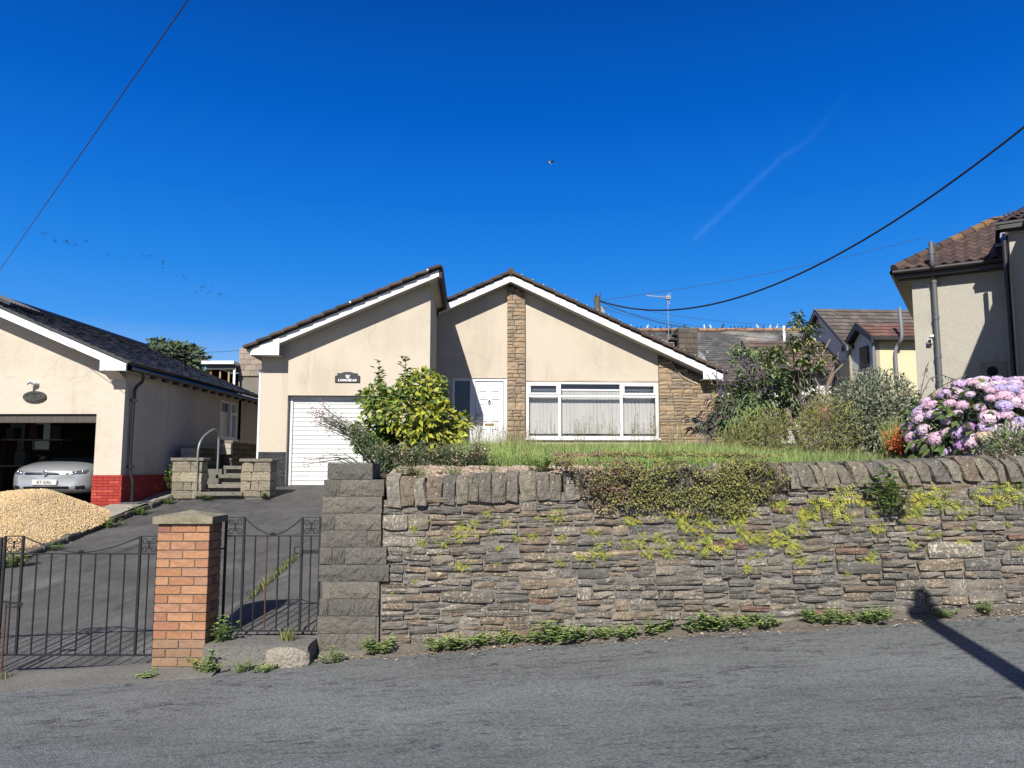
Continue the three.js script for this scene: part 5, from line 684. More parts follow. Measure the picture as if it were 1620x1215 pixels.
// block-built extension and flat-roofed structure behind, left of the bungalow
{
  const t = thing('block_extension', 'unfinished pale concrete block extension behind the bungalow garage', 'building', [-10.6, 0, -30]), r = rng(55), ms = [[.42, .34, .28], [.46, .38, .32], [.37, .31, .26], [.48, .37, .31]].map(c => mat(c, { map: 'concrete', s: .8, bump: 'bCoarse', bh: .02 })), g = cham(1, 1, 1, .015);
  part('wall', box(-.35, 2.6, 2, 5.15, 0, -3), mat([.22, .20, .165], { map: 'render', s: .4 }), t, 'grey rendered lower wall'); part('core', box(-.30, 2.6, 5.15, 6.25, -.06, -3), mat([.25, .22, .2]), t);
  for (let k = 0; k < 5; k++) for (let j = -1; j < 5; j++) { const a = clamp(-.34 + (j + (k % 2) * .5) * .45, -.34, 2.6), b = clamp(-.34 + (j + 1 + (k % 2) * .5) * .45, -.34, 2.6); if (b - a < .08) continue; const s = part('block', g, r.pick(ms), t); s.scale.set(b - a - .012, .212, .12); s.position.set((a + b) / 2, 5.27 + k * .223, -.0 + r.s(.006)); }
  const c = thing('lean_to', 'open timber framed lean-to with white flat roof edge behind the slate roof', 'shed', [-11.4, 0, -29.6]);
  part('roof', box(-.75, .5, 5.55, 5.68, .3, -2.5, .01), M.upvc, c); part('fascia', box(-.62, .48, 5.36, 5.55, .12, .02), M.gutterDark, c); for (const [x, m] of [[-.48, [.45, .22, .06]], [-.12, [.5, .36, .16]], [.22, [.5, .36, .16]]]) part('post', box(x - .03, x + .03, 2, 5.4, -.05, .02), mat(m, { map: 'wood' }), c); part('post', box(.42, .50, 2, 5.42, .03, .1), M.upvc, c, 'white post'); part('back_panel', box(-.55, .5, 2, 5.5, -2.3, -2.35), mat([.04, .025, .02]), c); part('side_panel', box(-.58, -.53, 2, 5.5, -.1, -2.35), mat([.05, .03, .02]), c);
}
// aerial
{
  const t = thing('tv_aerial', 'tall television aerial with a long horizontal boom on a thin mast', 'aerial', [6.72, 6.9, -34.2]), al = mat([.42, .43, .45], { metal: .6, rough: .4 });
  part('mast', cyl([0, 0, 0], [0, 2.42, 0], .022, .02), al, t); part('boom', bar([-.95, 2.40, 0], [.1, 2.30, 0], .022, .022), al, t); for (let k = 0; k < 12; k++) { const x = -.92 + k * .075; part('element', cyl([x, 2.34 - k * .006, 0], [x, 2.46 - k * .006, 0], .008), al, t); } part('reflector', merge([bar([-.02, 2.0, 0], [.12, 2.52, 0], .02, .06), bar([.08, 1.98, 0], [.0, 2.5, 0], .02, .06), box(-.10, .12, 2.22, 2.36, -.1, .1)]), al, t);
}
{
  const t = thing('telegraph_pole', 'weathered pole top behind the roof slope where the cables meet', 'telegraph pole', [3.58, 0, -34]), m = mat([.13, .11, .07], { map: 'wood', s: 1 });
  part('pole', cyl([0, 2, 0], [-.05, 9.22, 0], .16, .13, 10), m, t); part('bracket', merge([box(-.2, .1, 9.0, 9.1, -.08, .08), cyl([.05, 9.0, .1], [.1, 9.42, .1], .018), cyl([-.1, 9.1, .1], [-.12, 9.3, .1], .03)]), M.gutterDark, t); part('junction_box', box(.10, .28, 8.3, 8.75, -.08, .1, .02), mat([.3, .3, .31]), t);
}
// ---------------------------------------------------------------- plants
const ORD = ['leftmost', 'second', 'third', 'fourth', 'fifth', 'sixth', 'seventh', 'eighth', 'ninth', 'tenth', 'eleventh', 'twelfth', 'thirteenth', 'fourteenth', 'fifteenth', 'sixteenth', 'seventeenth', 'eighteenth', 'nineteenth', 'twentieth', 'twenty-first', 'twenty-second'];
const UP = V(0, 1, 0), LF = leafMat(.55, .3), LFd = leafMat(.75, .22), bark = mat([.12, .085, .06], { map: 'wood', s: 3 }), barkPale = mat([.27, .20, .15], { map: 'wood', s: 3 });
const rdir = r => { const z = r.s(1), a = r() * 2 * Math.PI, q = Math.sqrt(1 - z * z); return V(q * Math.cos(a), z, q * Math.sin(a)); };
const tint = (c, r, k = .25) => { const v = 1 + r.s(k); return [c[0] * v * (1 + r.s(.10)), c[1] * v, c[2] * v]; };
// leaves spread through the shell of an uneven blob; cols = [[colour, weight], ...]
function blob(mb, r, o) {
  const [cx, cy, cz] = o.c, [rx, ry, rz] = o.r, sd = o.seed ?? 1;
  let k = 0, guard = 0; while (k < o.n && guard++ < o.n * 8) {
    const d = rdir(r); if (d.y < -(o.under ?? .6)) continue;
    const lump = .72 + .56 * noise2(d.x * 1.6 + sd * 7, d.y * 1.6 + d.z * 1.9 + sd * 3, 7, 3), q = Math.pow(r(), o.shell ?? .35) * lump * 1.05;
    const p = V(cx + d.x * rx * q, cy + d.y * ry * q, cz + d.z * rz * q);
    if (o.gap && noise2(p.x * o.gap + sd, p.y * o.gap + p.z * o.gap * .7, 19, 2) < (o.hole ?? .42)) continue;
    const dir = d.clone().multiplyScalar(o.out ?? .8).add(rdir(r).multiplyScalar(.75)).add(V(0, o.lift ?? .15, 0)).normalize(), up = d.clone().add(V(0, .9, .25)).add(rdir(r).multiplyScalar(.5)).normalize();
    let w = r(), c = o.cols[0][0]; for (const [cc, ww] of o.cols) { if (w < ww) { c = cc; break; } w -= ww; }
    if (o.colf) c = o.colf(p, c, r);
    const s = 1 + r.s(.35); mb.leaf(p, dir, up, o.L * s, o.W * s, tint(c, r), o.droop ?? .15, .18); k++;
  }
}
function sticks(mb, r, base, n, spread, h, r0, col, kinks = 3) { const tips = []; for (let i = 0; i < n; i++) { let p = V(base[0] + r.s(.06), base[1], base[2] + r.s(.06)), d = V(r.s(spread), 1, r.s(spread)).normalize(); const L = h * r.r(.7, 1.05) / kinks; for (let k = 0; k < kinks; k++) { const q = p.clone().addScaledVector(d, L); mb.stick(p, q, r0 * (1 - k / kinks * .7), r0 * (1 - (k + 1) / kinks * .7), col); p = q; d = d.clone().add(V(r.s(.35), .1, r.s(.35))).normalize(); } tips.push(p); } return tips; }
function plant(name, label, cat, builds, group) { const t = thing(name, label, cat, [0, 0, 0], 0, group); for (const [pn, fn, m] of builds) { const mb = new MB(); fn(mb); part(pn, mb.geo(), m, t); } return t; }
{ // yellow green broad-leaved shrub
  const r = rng(101), c = [-1.40, 2.12, -10], ye = [.38, .40, .03], gr = [.15, .23, .025], dk = [.05, .105, .018];
  plant('broadleaf_shrub', 'large glossy yellow green shrub in front of the garage door, with two tall shoots', 'shrub', [
    ['crown', mb => {
      blob(mb, r, { c, r: [.68, .52, .55], n: 4800, L: .092, W: .05, seed: 3, shell: .33, cols: [[ye, .34], [gr, .4], [dk, .26]], colf: (p, q) => { const s = smooth(-.35, .35, p.x - c[0] + .3 * (noise2(p.x * 4, p.y * 4, 9) - .5) + .1), e = r(); return e < .15 + .55 * s ? ye : e < .8 ? gr : dk; }, droop: .3, under: .75, gap: 3.2, hole: .34 });
      for (const [x, y0, y1, z] of [[-1.80, 2.45, 2.97, -9.9], [-1.47, 2.5, 3.02, -10]]) for (let k = 0; k < 60; k++) { const t = r(), p = V(x + r.s(.03) + .03 * Math.sin(t * 5), lerp(y0, y1, t), z + r.s(.03)), a = r() * 6.3, w = 1 - .5 * t; mb.leaf(p, V(Math.cos(a) * w, .45, Math.sin(a) * w).normalize(), UP, .105, .045, tint(t > .6 ? [.16, .17, .03] : r() < .5 ? ye : gr, r), .35); }
      blob(mb, r, { c: [-1.25, 2.62, -10], r: [.30, .26, .3], n: 620, L: .085, W: .045, seed: 8, cols: [[ye, .45], [gr, .55]], droop: .25 }); blob(mb, r, { c: [-1.82, 2.45, -9.95], r: [.22, .25, .3], n: 380, L: .085, W: .045, seed: 9, cols: [[ye, .25], [gr, .75]], droop: .25 });
    }, LF],
    ['stem', mb => { sticks(mb, r, [-1.4, 1.5, -10], 9, .55, 1.0, .02, [.1, .07, .05]); mb.stick(V(-1.78, 2.2, -9.9), V(-1.80, 2.97, -9.9), .009, .004, [.12, .10, .05]); mb.stick(V(-1.45, 2.2, -10), V(-1.47, 3.0, -10), .009, .004, [.12, .10, .05]); }, bark]]);
}
const pinkF = [[.58, .28, .33], [.66, .46, .45], [.42, .20, .22], [.72, .60, .54], [.45, .30, .22]];
function valerian(name, label, stems, seed, o = {}) {
  const r = rng(seed); return plant(name, label, 'flowering plant', [
    ['foliage', mb => { for (const [a, b] of stems) { const A = V(...a), B = V(...b), n = o.leaves ?? 46; for (let k = 0; k < n; k++) { const t = Math.pow(r(), .8), p = A.clone().lerp(B, t); p.y += .10 * Math.sin(t * Math.PI); p.add(rdir(r).multiplyScalar(.09 * (1 - .5 * t))); const an = r() * 6.3; mb.leaf(p, V(Math.cos(an), .4, Math.sin(an)).normalize(), UP, .055 * (1.2 - .5 * t), .022, tint(t > .6 ? (o.pale ?? [.29, .33, .17]) : [.22, .33, .13], r), .2); } } }, LFd],
    ['stem', mb => { for (const [a, b] of stems) { const A = V(...a), B = V(...b), M2 = A.clone().lerp(B, .5); M2.y += .10; mb.stick(A, M2, .006, .005, [.12, .16, .07], 4); mb.stick(M2, B, .005, .003, [.14, .16, .08], 4); } }, LFd],
    ['flower', mb => { for (const [a, b] of stems) { const B = V(...b), n = r.r(16, 34) * (o.fl ?? 1); for (let k = 0; k < n; k++) { const p = B.clone().add(rdir(r).multiplyScalar(.05)); p.y += r.s(.05); mb.leaf(p, rdir(r), UP, .02, .016, tint(r.pick(pinkF), r), 0); } } }, LFd]]);
}
{
  const r = rng(103), st = []; for (let k = 0; k < 26; k++) { const q = r(); st.push([[-1.62 + r.s(.14), 1.62, -9.3 + r.s(.15)], [lerp(-2.42, -1.75, q * q) + r.s(.06), lerp(2.28, 1.85, Math.abs(q - .2)) + r.s(.12), -9.3 + r.s(.2)]]); }
  valerian('pink_valerian', 'straggly pale pink flowering plant leaning left across the white garage door', st, 11, { pale: [.42, .44, .31], leaves: 60, fl: 1.3 });
  const s2 = []; for (let k = 0; k < 6; k++) s2.push([[-1.7, 1.55, -8.9], [-2.1 - r.r(0, .4), 1.62 + r.r(0, .16), -8.9 + r.s(.05)]]); valerian('pink_valerian', 'thin sprig with small pink heads sticking out left above the block pier', s2, 12, { leaves: 8, fl: .6 });
  const spots = [[-1.45, 'low green plant with dull pink heads just above the block pier'], [-1.12, 'low bushy plant with brownish pink heads under the yellow green shrub'], [-.80, 'low grey green plant with pink heads, right of the shrub base'], [-.52, 'low dusky plant with pink tips between shrub and long grass']];
  spots.forEach(([x, l], i) => { const s = []; for (let k = 0; k < 26; k++) { const a = r() * 6.3; s.push([[x + r.s(.1), 1.5, -8.5 + r.s(.12)], [x + Math.cos(a) * r.r(.05, .24), 1.66 + r.r(0, .17), -8.5 + Math.sin(a) * .25]]); } valerian('low_valerian', l, s, 20 + i, { leaves: 40, fl: .4 }); });
  const s3 = []; for (let k = 0; k < 14; k++) { const a = r() * 6.3; s3.push([[4.62, 1.62, -7.75], [4.62 + Math.cos(a) * r.r(.05, .2), 1.76 + r.r(0, .1) - .12, -7.55 + Math.sin(a) * .2]]); } valerian('low_valerian', 'small plant with deep pink heads over the wall top at the right edge', s3, 31, { leaves: 22, fl: 1 });
}
{ // lawn of long grass: clumps instanced
  const r = rng(107), mk = (n, h, w, cols, seed) => { const q = rng(seed), mb = new MB(); for (let k = 0; k < n; k++) { const a = q() * 6.3; mb.blade(V(q.s(.09), 0, q.s(.09)), V(Math.cos(a), 0, Math.sin(a)), h * q.r(.45, 1.1), w, tint(q.pick(cols), q, .3), q.r(.1, .75)); } return mb.geo(); };
  const green = [[.10, .22, .028], [.13, .26, .035], [.07, .16, .024], [.17, .28, .05], [.28, .30, .11]], dry = [[.20, .22, .06], [.15, .20, .045], [.32, .29, .14], [.11, .17, .04]];
  const put = (name, geo, n, f, label) => { const im = new THREE.InstancedMesh(geo, LFd, n), o = new THREE.Object3D(), c = new THREE.Color(); for (let k = 0; k < n; k++) { const [x, y, z, s] = f(); o.position.set(x, y, z); o.rotation.set(r.s(.12), r() * 6.3, r.s(.12)); o.scale.set(s, s * r.r(.75, 1.15), s); o.updateMatrix(); im.setMatrixAt(k, o.matrix); const v = .72 + .55 * noise2(x * .8, z * .8, 41, 3) + r.s(.1); c.setRGB(v * (1 + .25 * (noise2(x * .5, z * .5, 43) - .4)), v, v); im.setColorAt(k, c); } im.name = numbered(name); im.castShadow = im.receiveShadow = true; scene.add(im); tag(im, label, 'grass', null, 'stuff'); };
  const edge = x => 8.35 + .35 * noise2(x * 1.5, 3, 47) + (x < .6 ? .5 * (.6 - x) : 0);
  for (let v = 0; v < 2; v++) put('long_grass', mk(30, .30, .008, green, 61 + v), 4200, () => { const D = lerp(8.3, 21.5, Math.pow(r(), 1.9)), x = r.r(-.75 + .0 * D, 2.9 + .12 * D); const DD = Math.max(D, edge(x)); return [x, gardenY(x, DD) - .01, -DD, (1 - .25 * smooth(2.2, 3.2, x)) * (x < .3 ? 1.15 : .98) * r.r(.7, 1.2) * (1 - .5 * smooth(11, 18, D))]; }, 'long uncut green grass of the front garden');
  put('short_grass', mk(26, .16, .008, dry, 66), 2300, () => { const D = lerp(8.0, 12, Math.pow(r(), 1.4)), x = r.r(2.3, 5.4); return [x, gardenY(x, D) - .01, -D, r.r(.7, 1.2)]; }, 'short yellowish grass and weeds at the right of the garden');
  const stalk = (() => { const q = rng(68), mb = new MB(); for (let k = 0; k < 5; k++) { const x = q.s(.12), z = q.s(.12), h = q.r(.5, .8), bx = q.s(.12); mb.stick(V(x, 0, z), V(x + bx, h, z), .0028, .0018, [.22, .22, .10], 3); for (let j = 0; j < 14; j++) { const t = q.r(.72, 1); mb.leaf(V(x + bx * t, h * t, z), V(q.s(1), .8, q.s(1)).normalize(), UP, .035, .008, tint([.30, .26, .14], q), .1); } } return mb.geo(); })();
  put('grass_stalk', stalk, 130, () => { const D = r.r(16, 21.6), x = r.r(-1.9, 5.5); return [x, gardenY(x, D), -D, r.r(.6, 1.1)]; }, 'tall seeding grass stalks in front of the door and window');
  put('grass_stalk', stalk, 40, () => { const D = r.r(10, 15), x = r.r(-.9, .2); return [x, gardenY(x, D), -D, r.r(.5, .9)]; }, 'tall seeding grass stalks right of the shrub');
}
{ // pale pebbles behind the left cope stones
  const r = rng(109), g = new THREE.DodecahedronGeometry(.5, 0), N = 3600, im = new THREE.InstancedMesh(g, mat([1, 1, 1], { rough: .8 }), N), o = new THREE.Object3D(), c = new THREE.Color();
  for (let k = 0; k < N; k++) { const x = r.r(-1.28, .9), D = r.r(7.58, 8.55), s = r.r(.02, .05), y = Math.max(gardenY(x, D), 1.5 + .05 * (D - 7.5)) + .05 * noise2(x * 5, D * 5, 5) - .03 + .06 * smooth(7.6, 8.2, D); o.position.set(x, y, -D); o.rotation.set(r() * 6, r() * 6, r() * 6); o.scale.set(s * 1.2, s * .75, s); o.updateMatrix(); im.setMatrixAt(k, o.matrix); const v = r.r(.6, 1.15); c.setRGB(...r.pick([[.42, .31, .21], [.46, .33, .25], [.36, .28, .19], [.5, .42, .32]]).map(q => q * v)); im.setColorAt(k, c); }
  im.name = 'pebbles'; scene.add(im); tag(im, 'pinkish pebbles behind the wall top at the left end of the garden', 'pebbles', null, 'stuff');
  const d = sheet(-1.3, 1.0, 7.52, 8.6, 20, 10, (x, D) => 1.49 + .07 * (D - 7.5), null, 1); struct('gravel_bed', d, mat([.34, .25, .18], { map: 'speck', s: 2, bump: 'bGrain', bs: 3, bh: .02 }));
}
{ // creeping small-leaved shrub over the wall
  const r = rng(113), gr = [.13, .15, .04], ye = [.29, .27, .055], br = [.20, .125, .075], dk = [.075, .095, .034], pr = [.25, .15, .115];
  const low = x => 1.63 - .42 * smooth(.35, .8, x) * (1 - .5 * smooth(2.15, 2.5, x)) - .16 * noise2(x * 3.2, 1, 51, 3), bulge = (x, y) => .03 + .12 * noise2(x * 2.6, y * 3.4, 53, 3) + .07 * smooth(1.25, 1.6, y);
  plant('creeping_shrub', 'dense mat of tiny olive and reddish leaves hanging over the wall top', 'creeper', [
    ['foliage', mb => { let k = 0; while (k < 13500) { const x = r.r(.30, 2.50), top = r() < .38, y = top ? 1.66 + .05 * noise2(x * 3, 2, 57) : lerp(low(x), 1.67, Math.pow(r(), .8)); if (!top && y < low(x) + .16 * Math.pow(r(), 2)) continue; if (r() > smooth(.28, .62, x) * .85 + .15 || r() > 1 - .8 * smooth(2.2, 2.5, x)) continue; const z = top ? -7.20 - r.r(0, .65) : -7.28 + bulge(x, y) * smooth(low(x) - .05, low(x) + .12, y) * (1 - .25 * smooth(1.58, 1.68, y)) - .05 * r(); const n = noise2(x * 1.7, y * 2.2, 55, 3), n2 = noise2(x * 5, y * 6 + z * 5, 59, 3); if (n2 < .43 && r() < .85) continue; const left = 1 - smooth(.55, 1.3, x + .5 * (n - .5)), w = r(); const c = w < .55 * left ? (r() < .5 ? br : pr) : w < .30 + .35 * left + .3 * n ? ye : r() < .7 ? gr : dk; const p = V(x, y + (top ? .08 * n2 : 0), z); mb.leaf(p, rdir(r).add(V(0, .3, .5)).normalize(), V(r.s(.5), .6, .8).normalize(), r.r(.018, .034), r.r(.010, .017), tint(c, r, .3), .1); k++; } }, LFd],
    ['stem', mb => { for (let k = 0; k < 130; k++) { const x = r.r(.35, 2.45), y = 1.6; let p = V(x, y, -7.3); for (let j = 0; j < 4; j++) { const q = V(p.x + r.s(.10), p.y - r.r(.03, .11), -7.28 + bulge(p.x, p.y) * .7 * (1 - j * .15)); if (q.y < low(q.x) - .06) break; mb.stick(p, q, .003, .0025, [.12, .07, .05], 3); p = q; } } }, bark]]);
}
// ferns in the wall joints
{
  const r = rng(127), ye = [.44, .43, .04], gr = [.19, .25, .03], dk = [.06, .095, .02], br = [.18, .12, .05], vs = [];
  for (let v = 0; v < 6; v++) {
    const mb = new MB();
    for (let q0 = 0; q0 < 4; q0++) for (let k = 0; k < 16; k++) {
      const o = q0 ? V(Math.cos(q0 * 2.1 + v) * .24, Math.sin(q0 * 2.1 + v) * .20, 0) : V(0, 0, 0), a = r() * 2 * Math.PI, L = r.r(.18, .42) * (q0 ? .85 : 1.1), el = r.r(.1, 1.0), d = V(Math.cos(a), Math.sin(a) * .75 + .22, el).normalize(), c = tint(r() < .5 ? ye : r() < .7 ? gr : r() < .8 ? dk : br, r, .25), m = 7; let p = o.clone().add(V(r.s(.04), r.s(.04), 0)), dd = d.clone();
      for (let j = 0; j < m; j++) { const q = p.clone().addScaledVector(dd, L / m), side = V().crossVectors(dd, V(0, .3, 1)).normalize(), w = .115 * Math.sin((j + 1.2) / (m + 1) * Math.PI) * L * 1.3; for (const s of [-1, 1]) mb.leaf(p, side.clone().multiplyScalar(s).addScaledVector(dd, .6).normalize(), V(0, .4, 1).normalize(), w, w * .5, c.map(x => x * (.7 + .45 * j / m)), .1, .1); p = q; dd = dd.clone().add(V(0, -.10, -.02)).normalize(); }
    }
    vs.push(mb.geo());
  }
  const spots = [[0.36,1.16,0.14],[0.41,0.95,0.10],[0.39,0.74,0.09],[0.57,0.77,0.09],[0.69,1.01,0.09],[0.76,0.92,0.15],[0.70,0.81,0.11],[0.70,0.71,0.07],[0.80,0.80,0.12],[1.00,0.89,0.11],[1.12,0.92,0.15],[1.20,0.81,0.12],[1.07,1.12,0.18],[1.29,0.96,0.14],[1.38,0.83,0.15],[1.36,0.91,0.11],[1.57,0.90,0.20],[1.76,0.89,0.27],[1.96,0.92,0.16],[1.50,1.16,0.22],[1.58,1.06,0.22],[1.70,1.13,0.15],[1.81,1.07,0.15],[2.07,1.19,0.24],[2.03,1.07,0.16],[2.16,0.97,0.20],[2.25,0.95,0.11],[2.14,0.78,0.07],[2.12,0.67,0.12],[2.23,0.80,0.08],[2.45,1.25,0.14],[2.42,0.94,0.24],[2.54,0.85,0.15],[2.58,1.03,0.20],[2.67,1.16,0.16],[2.61,0.74,0.11],[1.89,1.19,0.13],[1.25,1.14,0.11],[2.43,1.25,0.14],[2.67,1.16,0.17],[2.54,0.84,0.12],[2.60,0.73,0.09],[2.81,0.76,0.06],[2.92,1.26,0.35],[2.87,1.08,0.08],[3.08,1.16,0.07],[3.12,1.03,0.06],[3.20,1.30,0.20],[3.31,1.18,0.14],[3.32,1.04,0.15],[3.24,0.77,0.14],[2.98,0.77,0.08],[3.03,0.64,0.07],[3.41,1.26,0.21],[3.64,0.89,0.12],[3.63,1.04,0.08],[3.58,1.15,0.13],[3.82,1.00,0.13],[3.80,0.85,0.08],[3.75,1.30,0.25],[3.88,1.33,0.28],[3.68,1.20,0.16],[4.09,0.91,0.11],[4.15,0.83,0.06],[4.03,1.04,0.09],[4.10,1.22,0.20],[4.23,1.06,0.07],[4.37,1.35,0.30],[4.60,1.40,0.28],[4.53,1.08,0.06],[4.62,0.86,0.07],[4.73,1.09,0.12],[3.95,1.52,0.08],[4.48,1.26,0.14],[-0.50,1.00,0.20],[-0.70,0.93,0.13],[-0.50,0.70,0.17],[-0.28,1.18,0.10],[-0.23,1.03,0.11],[0.14,0.97,0.11],[-0.01,0.95,0.09],[-0.21,0.73,0.10],[-0.95,0.56,0.05],[-0.57,0.44,0.08],[-0.18,0.86,0.07],[-0.40,1.09,0.09],[-0.13,1.09,0.09],[-0.89,0.91,0.09],[0.18,1.14,0.06],[0.00,0.71,0.06],[-0.75,0.82,0.08],[-0.97,1.04,0.09],[-0.86,1.11,0.08],[-1.17,0.46,0.05]], src = vs.map(() => null), G = 'small yellow green ferns rooted in the wall joints';
  const region = (x, y, s) => { const a = x < -.55 ? 'nearest the block pier' : x < .3 ? 'left of the creeping mat' : x < 2.45 ? 'below the creeping mat' : x < 3.5 ? 'right of the creeping mat' : 'near the right edge', b = y > 1.14 ? 'upper' : y > .84 ? 'middle' : 'lower', c = s > .5 ? 'broad' : s > .28 ? 'medium' : 'tiny'; return [a + b + c, `${c} wall ferns ${a}, ${b} courses`]; };
  const own = new Map([[17, 'broadest yellow fern clump, on the middle of the stone wall'], [23, 'tall bright fern clump just under the right part of the creeping mat'], [43, 'spiky dark green fern clump high on the wall right of the creeping mat'], [67, 'wide fern clump under the cope near the right edge, left one of two'], [68, 'wide fern clump under the cope at the right edge of the photo']]);
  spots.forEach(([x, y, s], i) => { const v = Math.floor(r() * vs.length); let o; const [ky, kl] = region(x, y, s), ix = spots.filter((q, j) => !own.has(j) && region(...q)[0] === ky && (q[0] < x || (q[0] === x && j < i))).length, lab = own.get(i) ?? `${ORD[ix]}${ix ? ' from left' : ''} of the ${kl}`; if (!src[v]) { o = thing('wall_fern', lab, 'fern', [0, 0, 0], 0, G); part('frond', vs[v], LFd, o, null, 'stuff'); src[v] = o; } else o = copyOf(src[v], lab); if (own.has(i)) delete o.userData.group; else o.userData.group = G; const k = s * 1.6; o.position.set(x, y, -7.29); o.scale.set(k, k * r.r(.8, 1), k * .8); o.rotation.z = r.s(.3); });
}
// leafy weeds
function weed(seed, n, L, W, cols, h, sp, m = LFd) { const r = rng(seed), mb = new MB(), stems = Math.max(4, Math.round(n / 14)); for (let s = 0; s < stems; s++) { const a = r() * 6.3, tip = V(Math.cos(a) * sp * r(), h * r.r(.45, 1), Math.sin(a) * sp * r()), b = V(tip.x * .4, 0, tip.z * .4); mb.stick(b, tip, .003, .002, [.10, .14, .04], 3); for (let k = 0; k < n / stems; k++) { const t = .15 + .85 * r(), p = b.clone().lerp(tip, t), q = r() * 6.3; mb.leaf(p, V(Math.cos(q), .35, Math.sin(q)).normalize(), UP, L * r.r(.6, 1.2), W * r.r(.6, 1.2), tint(r.pick(cols), r, .25), .25); } } return mb.geo(); }
{
  const r = rng(131), cols = [[.23, .38, .05], [.31, .45, .07], [.13, .23, .04], [.36, .42, .10]], vs = [0, 1, 2, 3, 4].map(k => weed(140 + k, 230, .058, .032, cols, .24, .21)), spots = [[-1.24,-0.03,0.25],[-0.73,-0.06,0.18],[-0.54,0.01,0.26],[-0.33,0.03,0.25],[-0.09,0.03,0.24],[0.15,0.06,0.20],[0.36,0.04,0.31],[0.55,0.07,0.26],[0.78,0.07,0.20],[0.98,0.09,0.23],[1.25,0.12,0.26],[1.61,0.11,0.20],[1.79,0.14,0.33],[2.03,0.14,0.24],[2.24,0.13,0.24],[2.75,0.23,0.26],[2.93,0.20,0.20],[3.13,0.21,0.24],[3.29,0.23,0.16],[3.82,0.25,0.16],[4.20,0.29,0.18]];
  const labs = spots.map((q, i) => i ? `${ORD[i]} bright green weed tuft from the block pier along the wall foot` : 'leafy green weed tuft at the foot of the wall beside the block pier'), src = [];
  spots.forEach(([x, y, s], i) => { const v = i % 5; let o; if (!src[v]) { o = thing('weed', labs[i], 'weed'); part('foliage', vs[v], LFd, o); src[v] = o; } else o = copyOf(src[v], labs[i]); if (i) o.userData.group = 'weeds along the foot of the wall'; else delete o.userData.group; const k = s / .27 * 1.0; o.position.set(x, roadY(x) + .02, -7.16 - r.r(0, .08)); o.scale.set(k * 1.4, k * (.55 + .25 * r()), k * .8); o.rotation.y = r() * 6; });
  const one = (label, x, y, z, k, v, ky = 1) => { const o = copyOf(src[v], label); delete o.userData.group; o.position.set(x, y, z); o.scale.set(k, k * ky, k); o.rotation.y = r() * 6; };
  one('broad leafed weed at the right foot of the brick pillar', -2.70, -.17, -6.88, .85, 1); one('dark weed in the shade between brick pillar and gate', -2.68, .0, -7.15, .9, 2, 1.4); one('small weed in front of the concrete step', -2.38, -.16, -6.86, .5, 3); one('small weed beside the pale cement lump', -2.17, -.15, -6.84, .55, 4, .7); one('weed at the foot of the block pier', -1.62, -.10, -6.98, .6, 1); one('flat tuft at the left foot of the brick pillar', -3.2, -.21, -6.85, .7, 0, .5);
  one('weed on the kerb beside the gravel heap', -7.48, .50, -14.3, 1.2, 1, .8); one('weed clump on the kerb at the far end of the gravel heap', -7.45, .66, -15.4, 1.3, 2, .7); one('weed on the kerb nearest the drive gate', -7.42, .12, -11.6, 1.5, 3, .8); one('weed patch where the kerb meets the step pier', -7.42, .82, -16.6, 1.1, 0, .6); one('pale weed below the gravel heap', -7.45, .27, -12.6, .8, 4, .7); one('weed patch in front of the garden steps', -6.75, .93, -16.85, 1.0, 1, .45); one('weed beside the right step pier', -5.5, .97, -16.85, .9, 3, .5);
  one('ivy like weed behind the left step pier', -7.68, 1.15, -17.2, 1.3, 2, 2.2); one('dandelion like plant on the wall top left of the creeping mat', .22, 1.55, -7.85, 1.0, 0, .9); one('dark leafy plant hanging from the wall under the cope, near the right', 3.42, 1.20, -7.22, 1.5, 2, 1.2); one('small sedge like plant on the wall top in front of the pebbles', -1.12, 1.50, -7.6, .8, 4, .9);
  // grass growing in the joint of the drive and by the gates
  const mb = new MB(); for (let k = 0; k < 520; k++) { const t = r(), x = lerp(-3.02, -3.16, t) + r.g() * .07, D = lerp(8.9, 11.2, t), a = r() * 6.3; mb.blade(V(x, dY(x, D), -D), V(Math.cos(a), 0, Math.sin(a)), r.r(.04, .13), .014, tint(r.pick([[.16, .20, .05], [.22, .24, .09], [.10, .15, .04]]), r), r.r(.3, .9), 2); } solo('weed_strip', mb.geo(), LFd, 'strip of grass and weeds growing from a joint in the drive', 'weeds', null, 'stuff');
  const m2 = new MB(); for (let k = 0; k < 160; k++) { const t = r(), x = -3.75 + r.r(0, .85), D = 13.2 + r.g() * .08, a = r() * 6.3; m2.blade(V(x, dY(x, D), -D), V(Math.cos(a), 0, Math.sin(a)), r.r(.02, .06), .012, [.11, .15, .03], .6, 2); } solo('weed_strip', m2.geo(), LFd, 'thin line of moss and grass across the drive beyond the small gate', 'weeds', null, 'stuff');
  const tuft = (label, x, y, z, n, h, cols) => { const m = new MB(); for (let k = 0; k < n; k++) { const a = r() * 6.3; m.blade(V(x + r.s(.06), y, z + r.s(.04)), V(Math.cos(a), 0, Math.sin(a)), h * r.r(.5, 1.1), .009, tint(r.pick(cols), r), r.r(.4, 1.1)); } solo('grass_tuft', m.geo(), LFd, label, 'grass tuft'); };
  tuft('yellow green grass tuft on the step under the small gate', -2.08, .05, -7.16, 60, .16, [[.30, .30, .06], [.20, .24, .05]]); tuft('dry yellow tuft under the left end of the drive gate', -4.55, -.26, -7.02, 36, .10, [[.32, .28, .10], [.22, .22, .07]]);
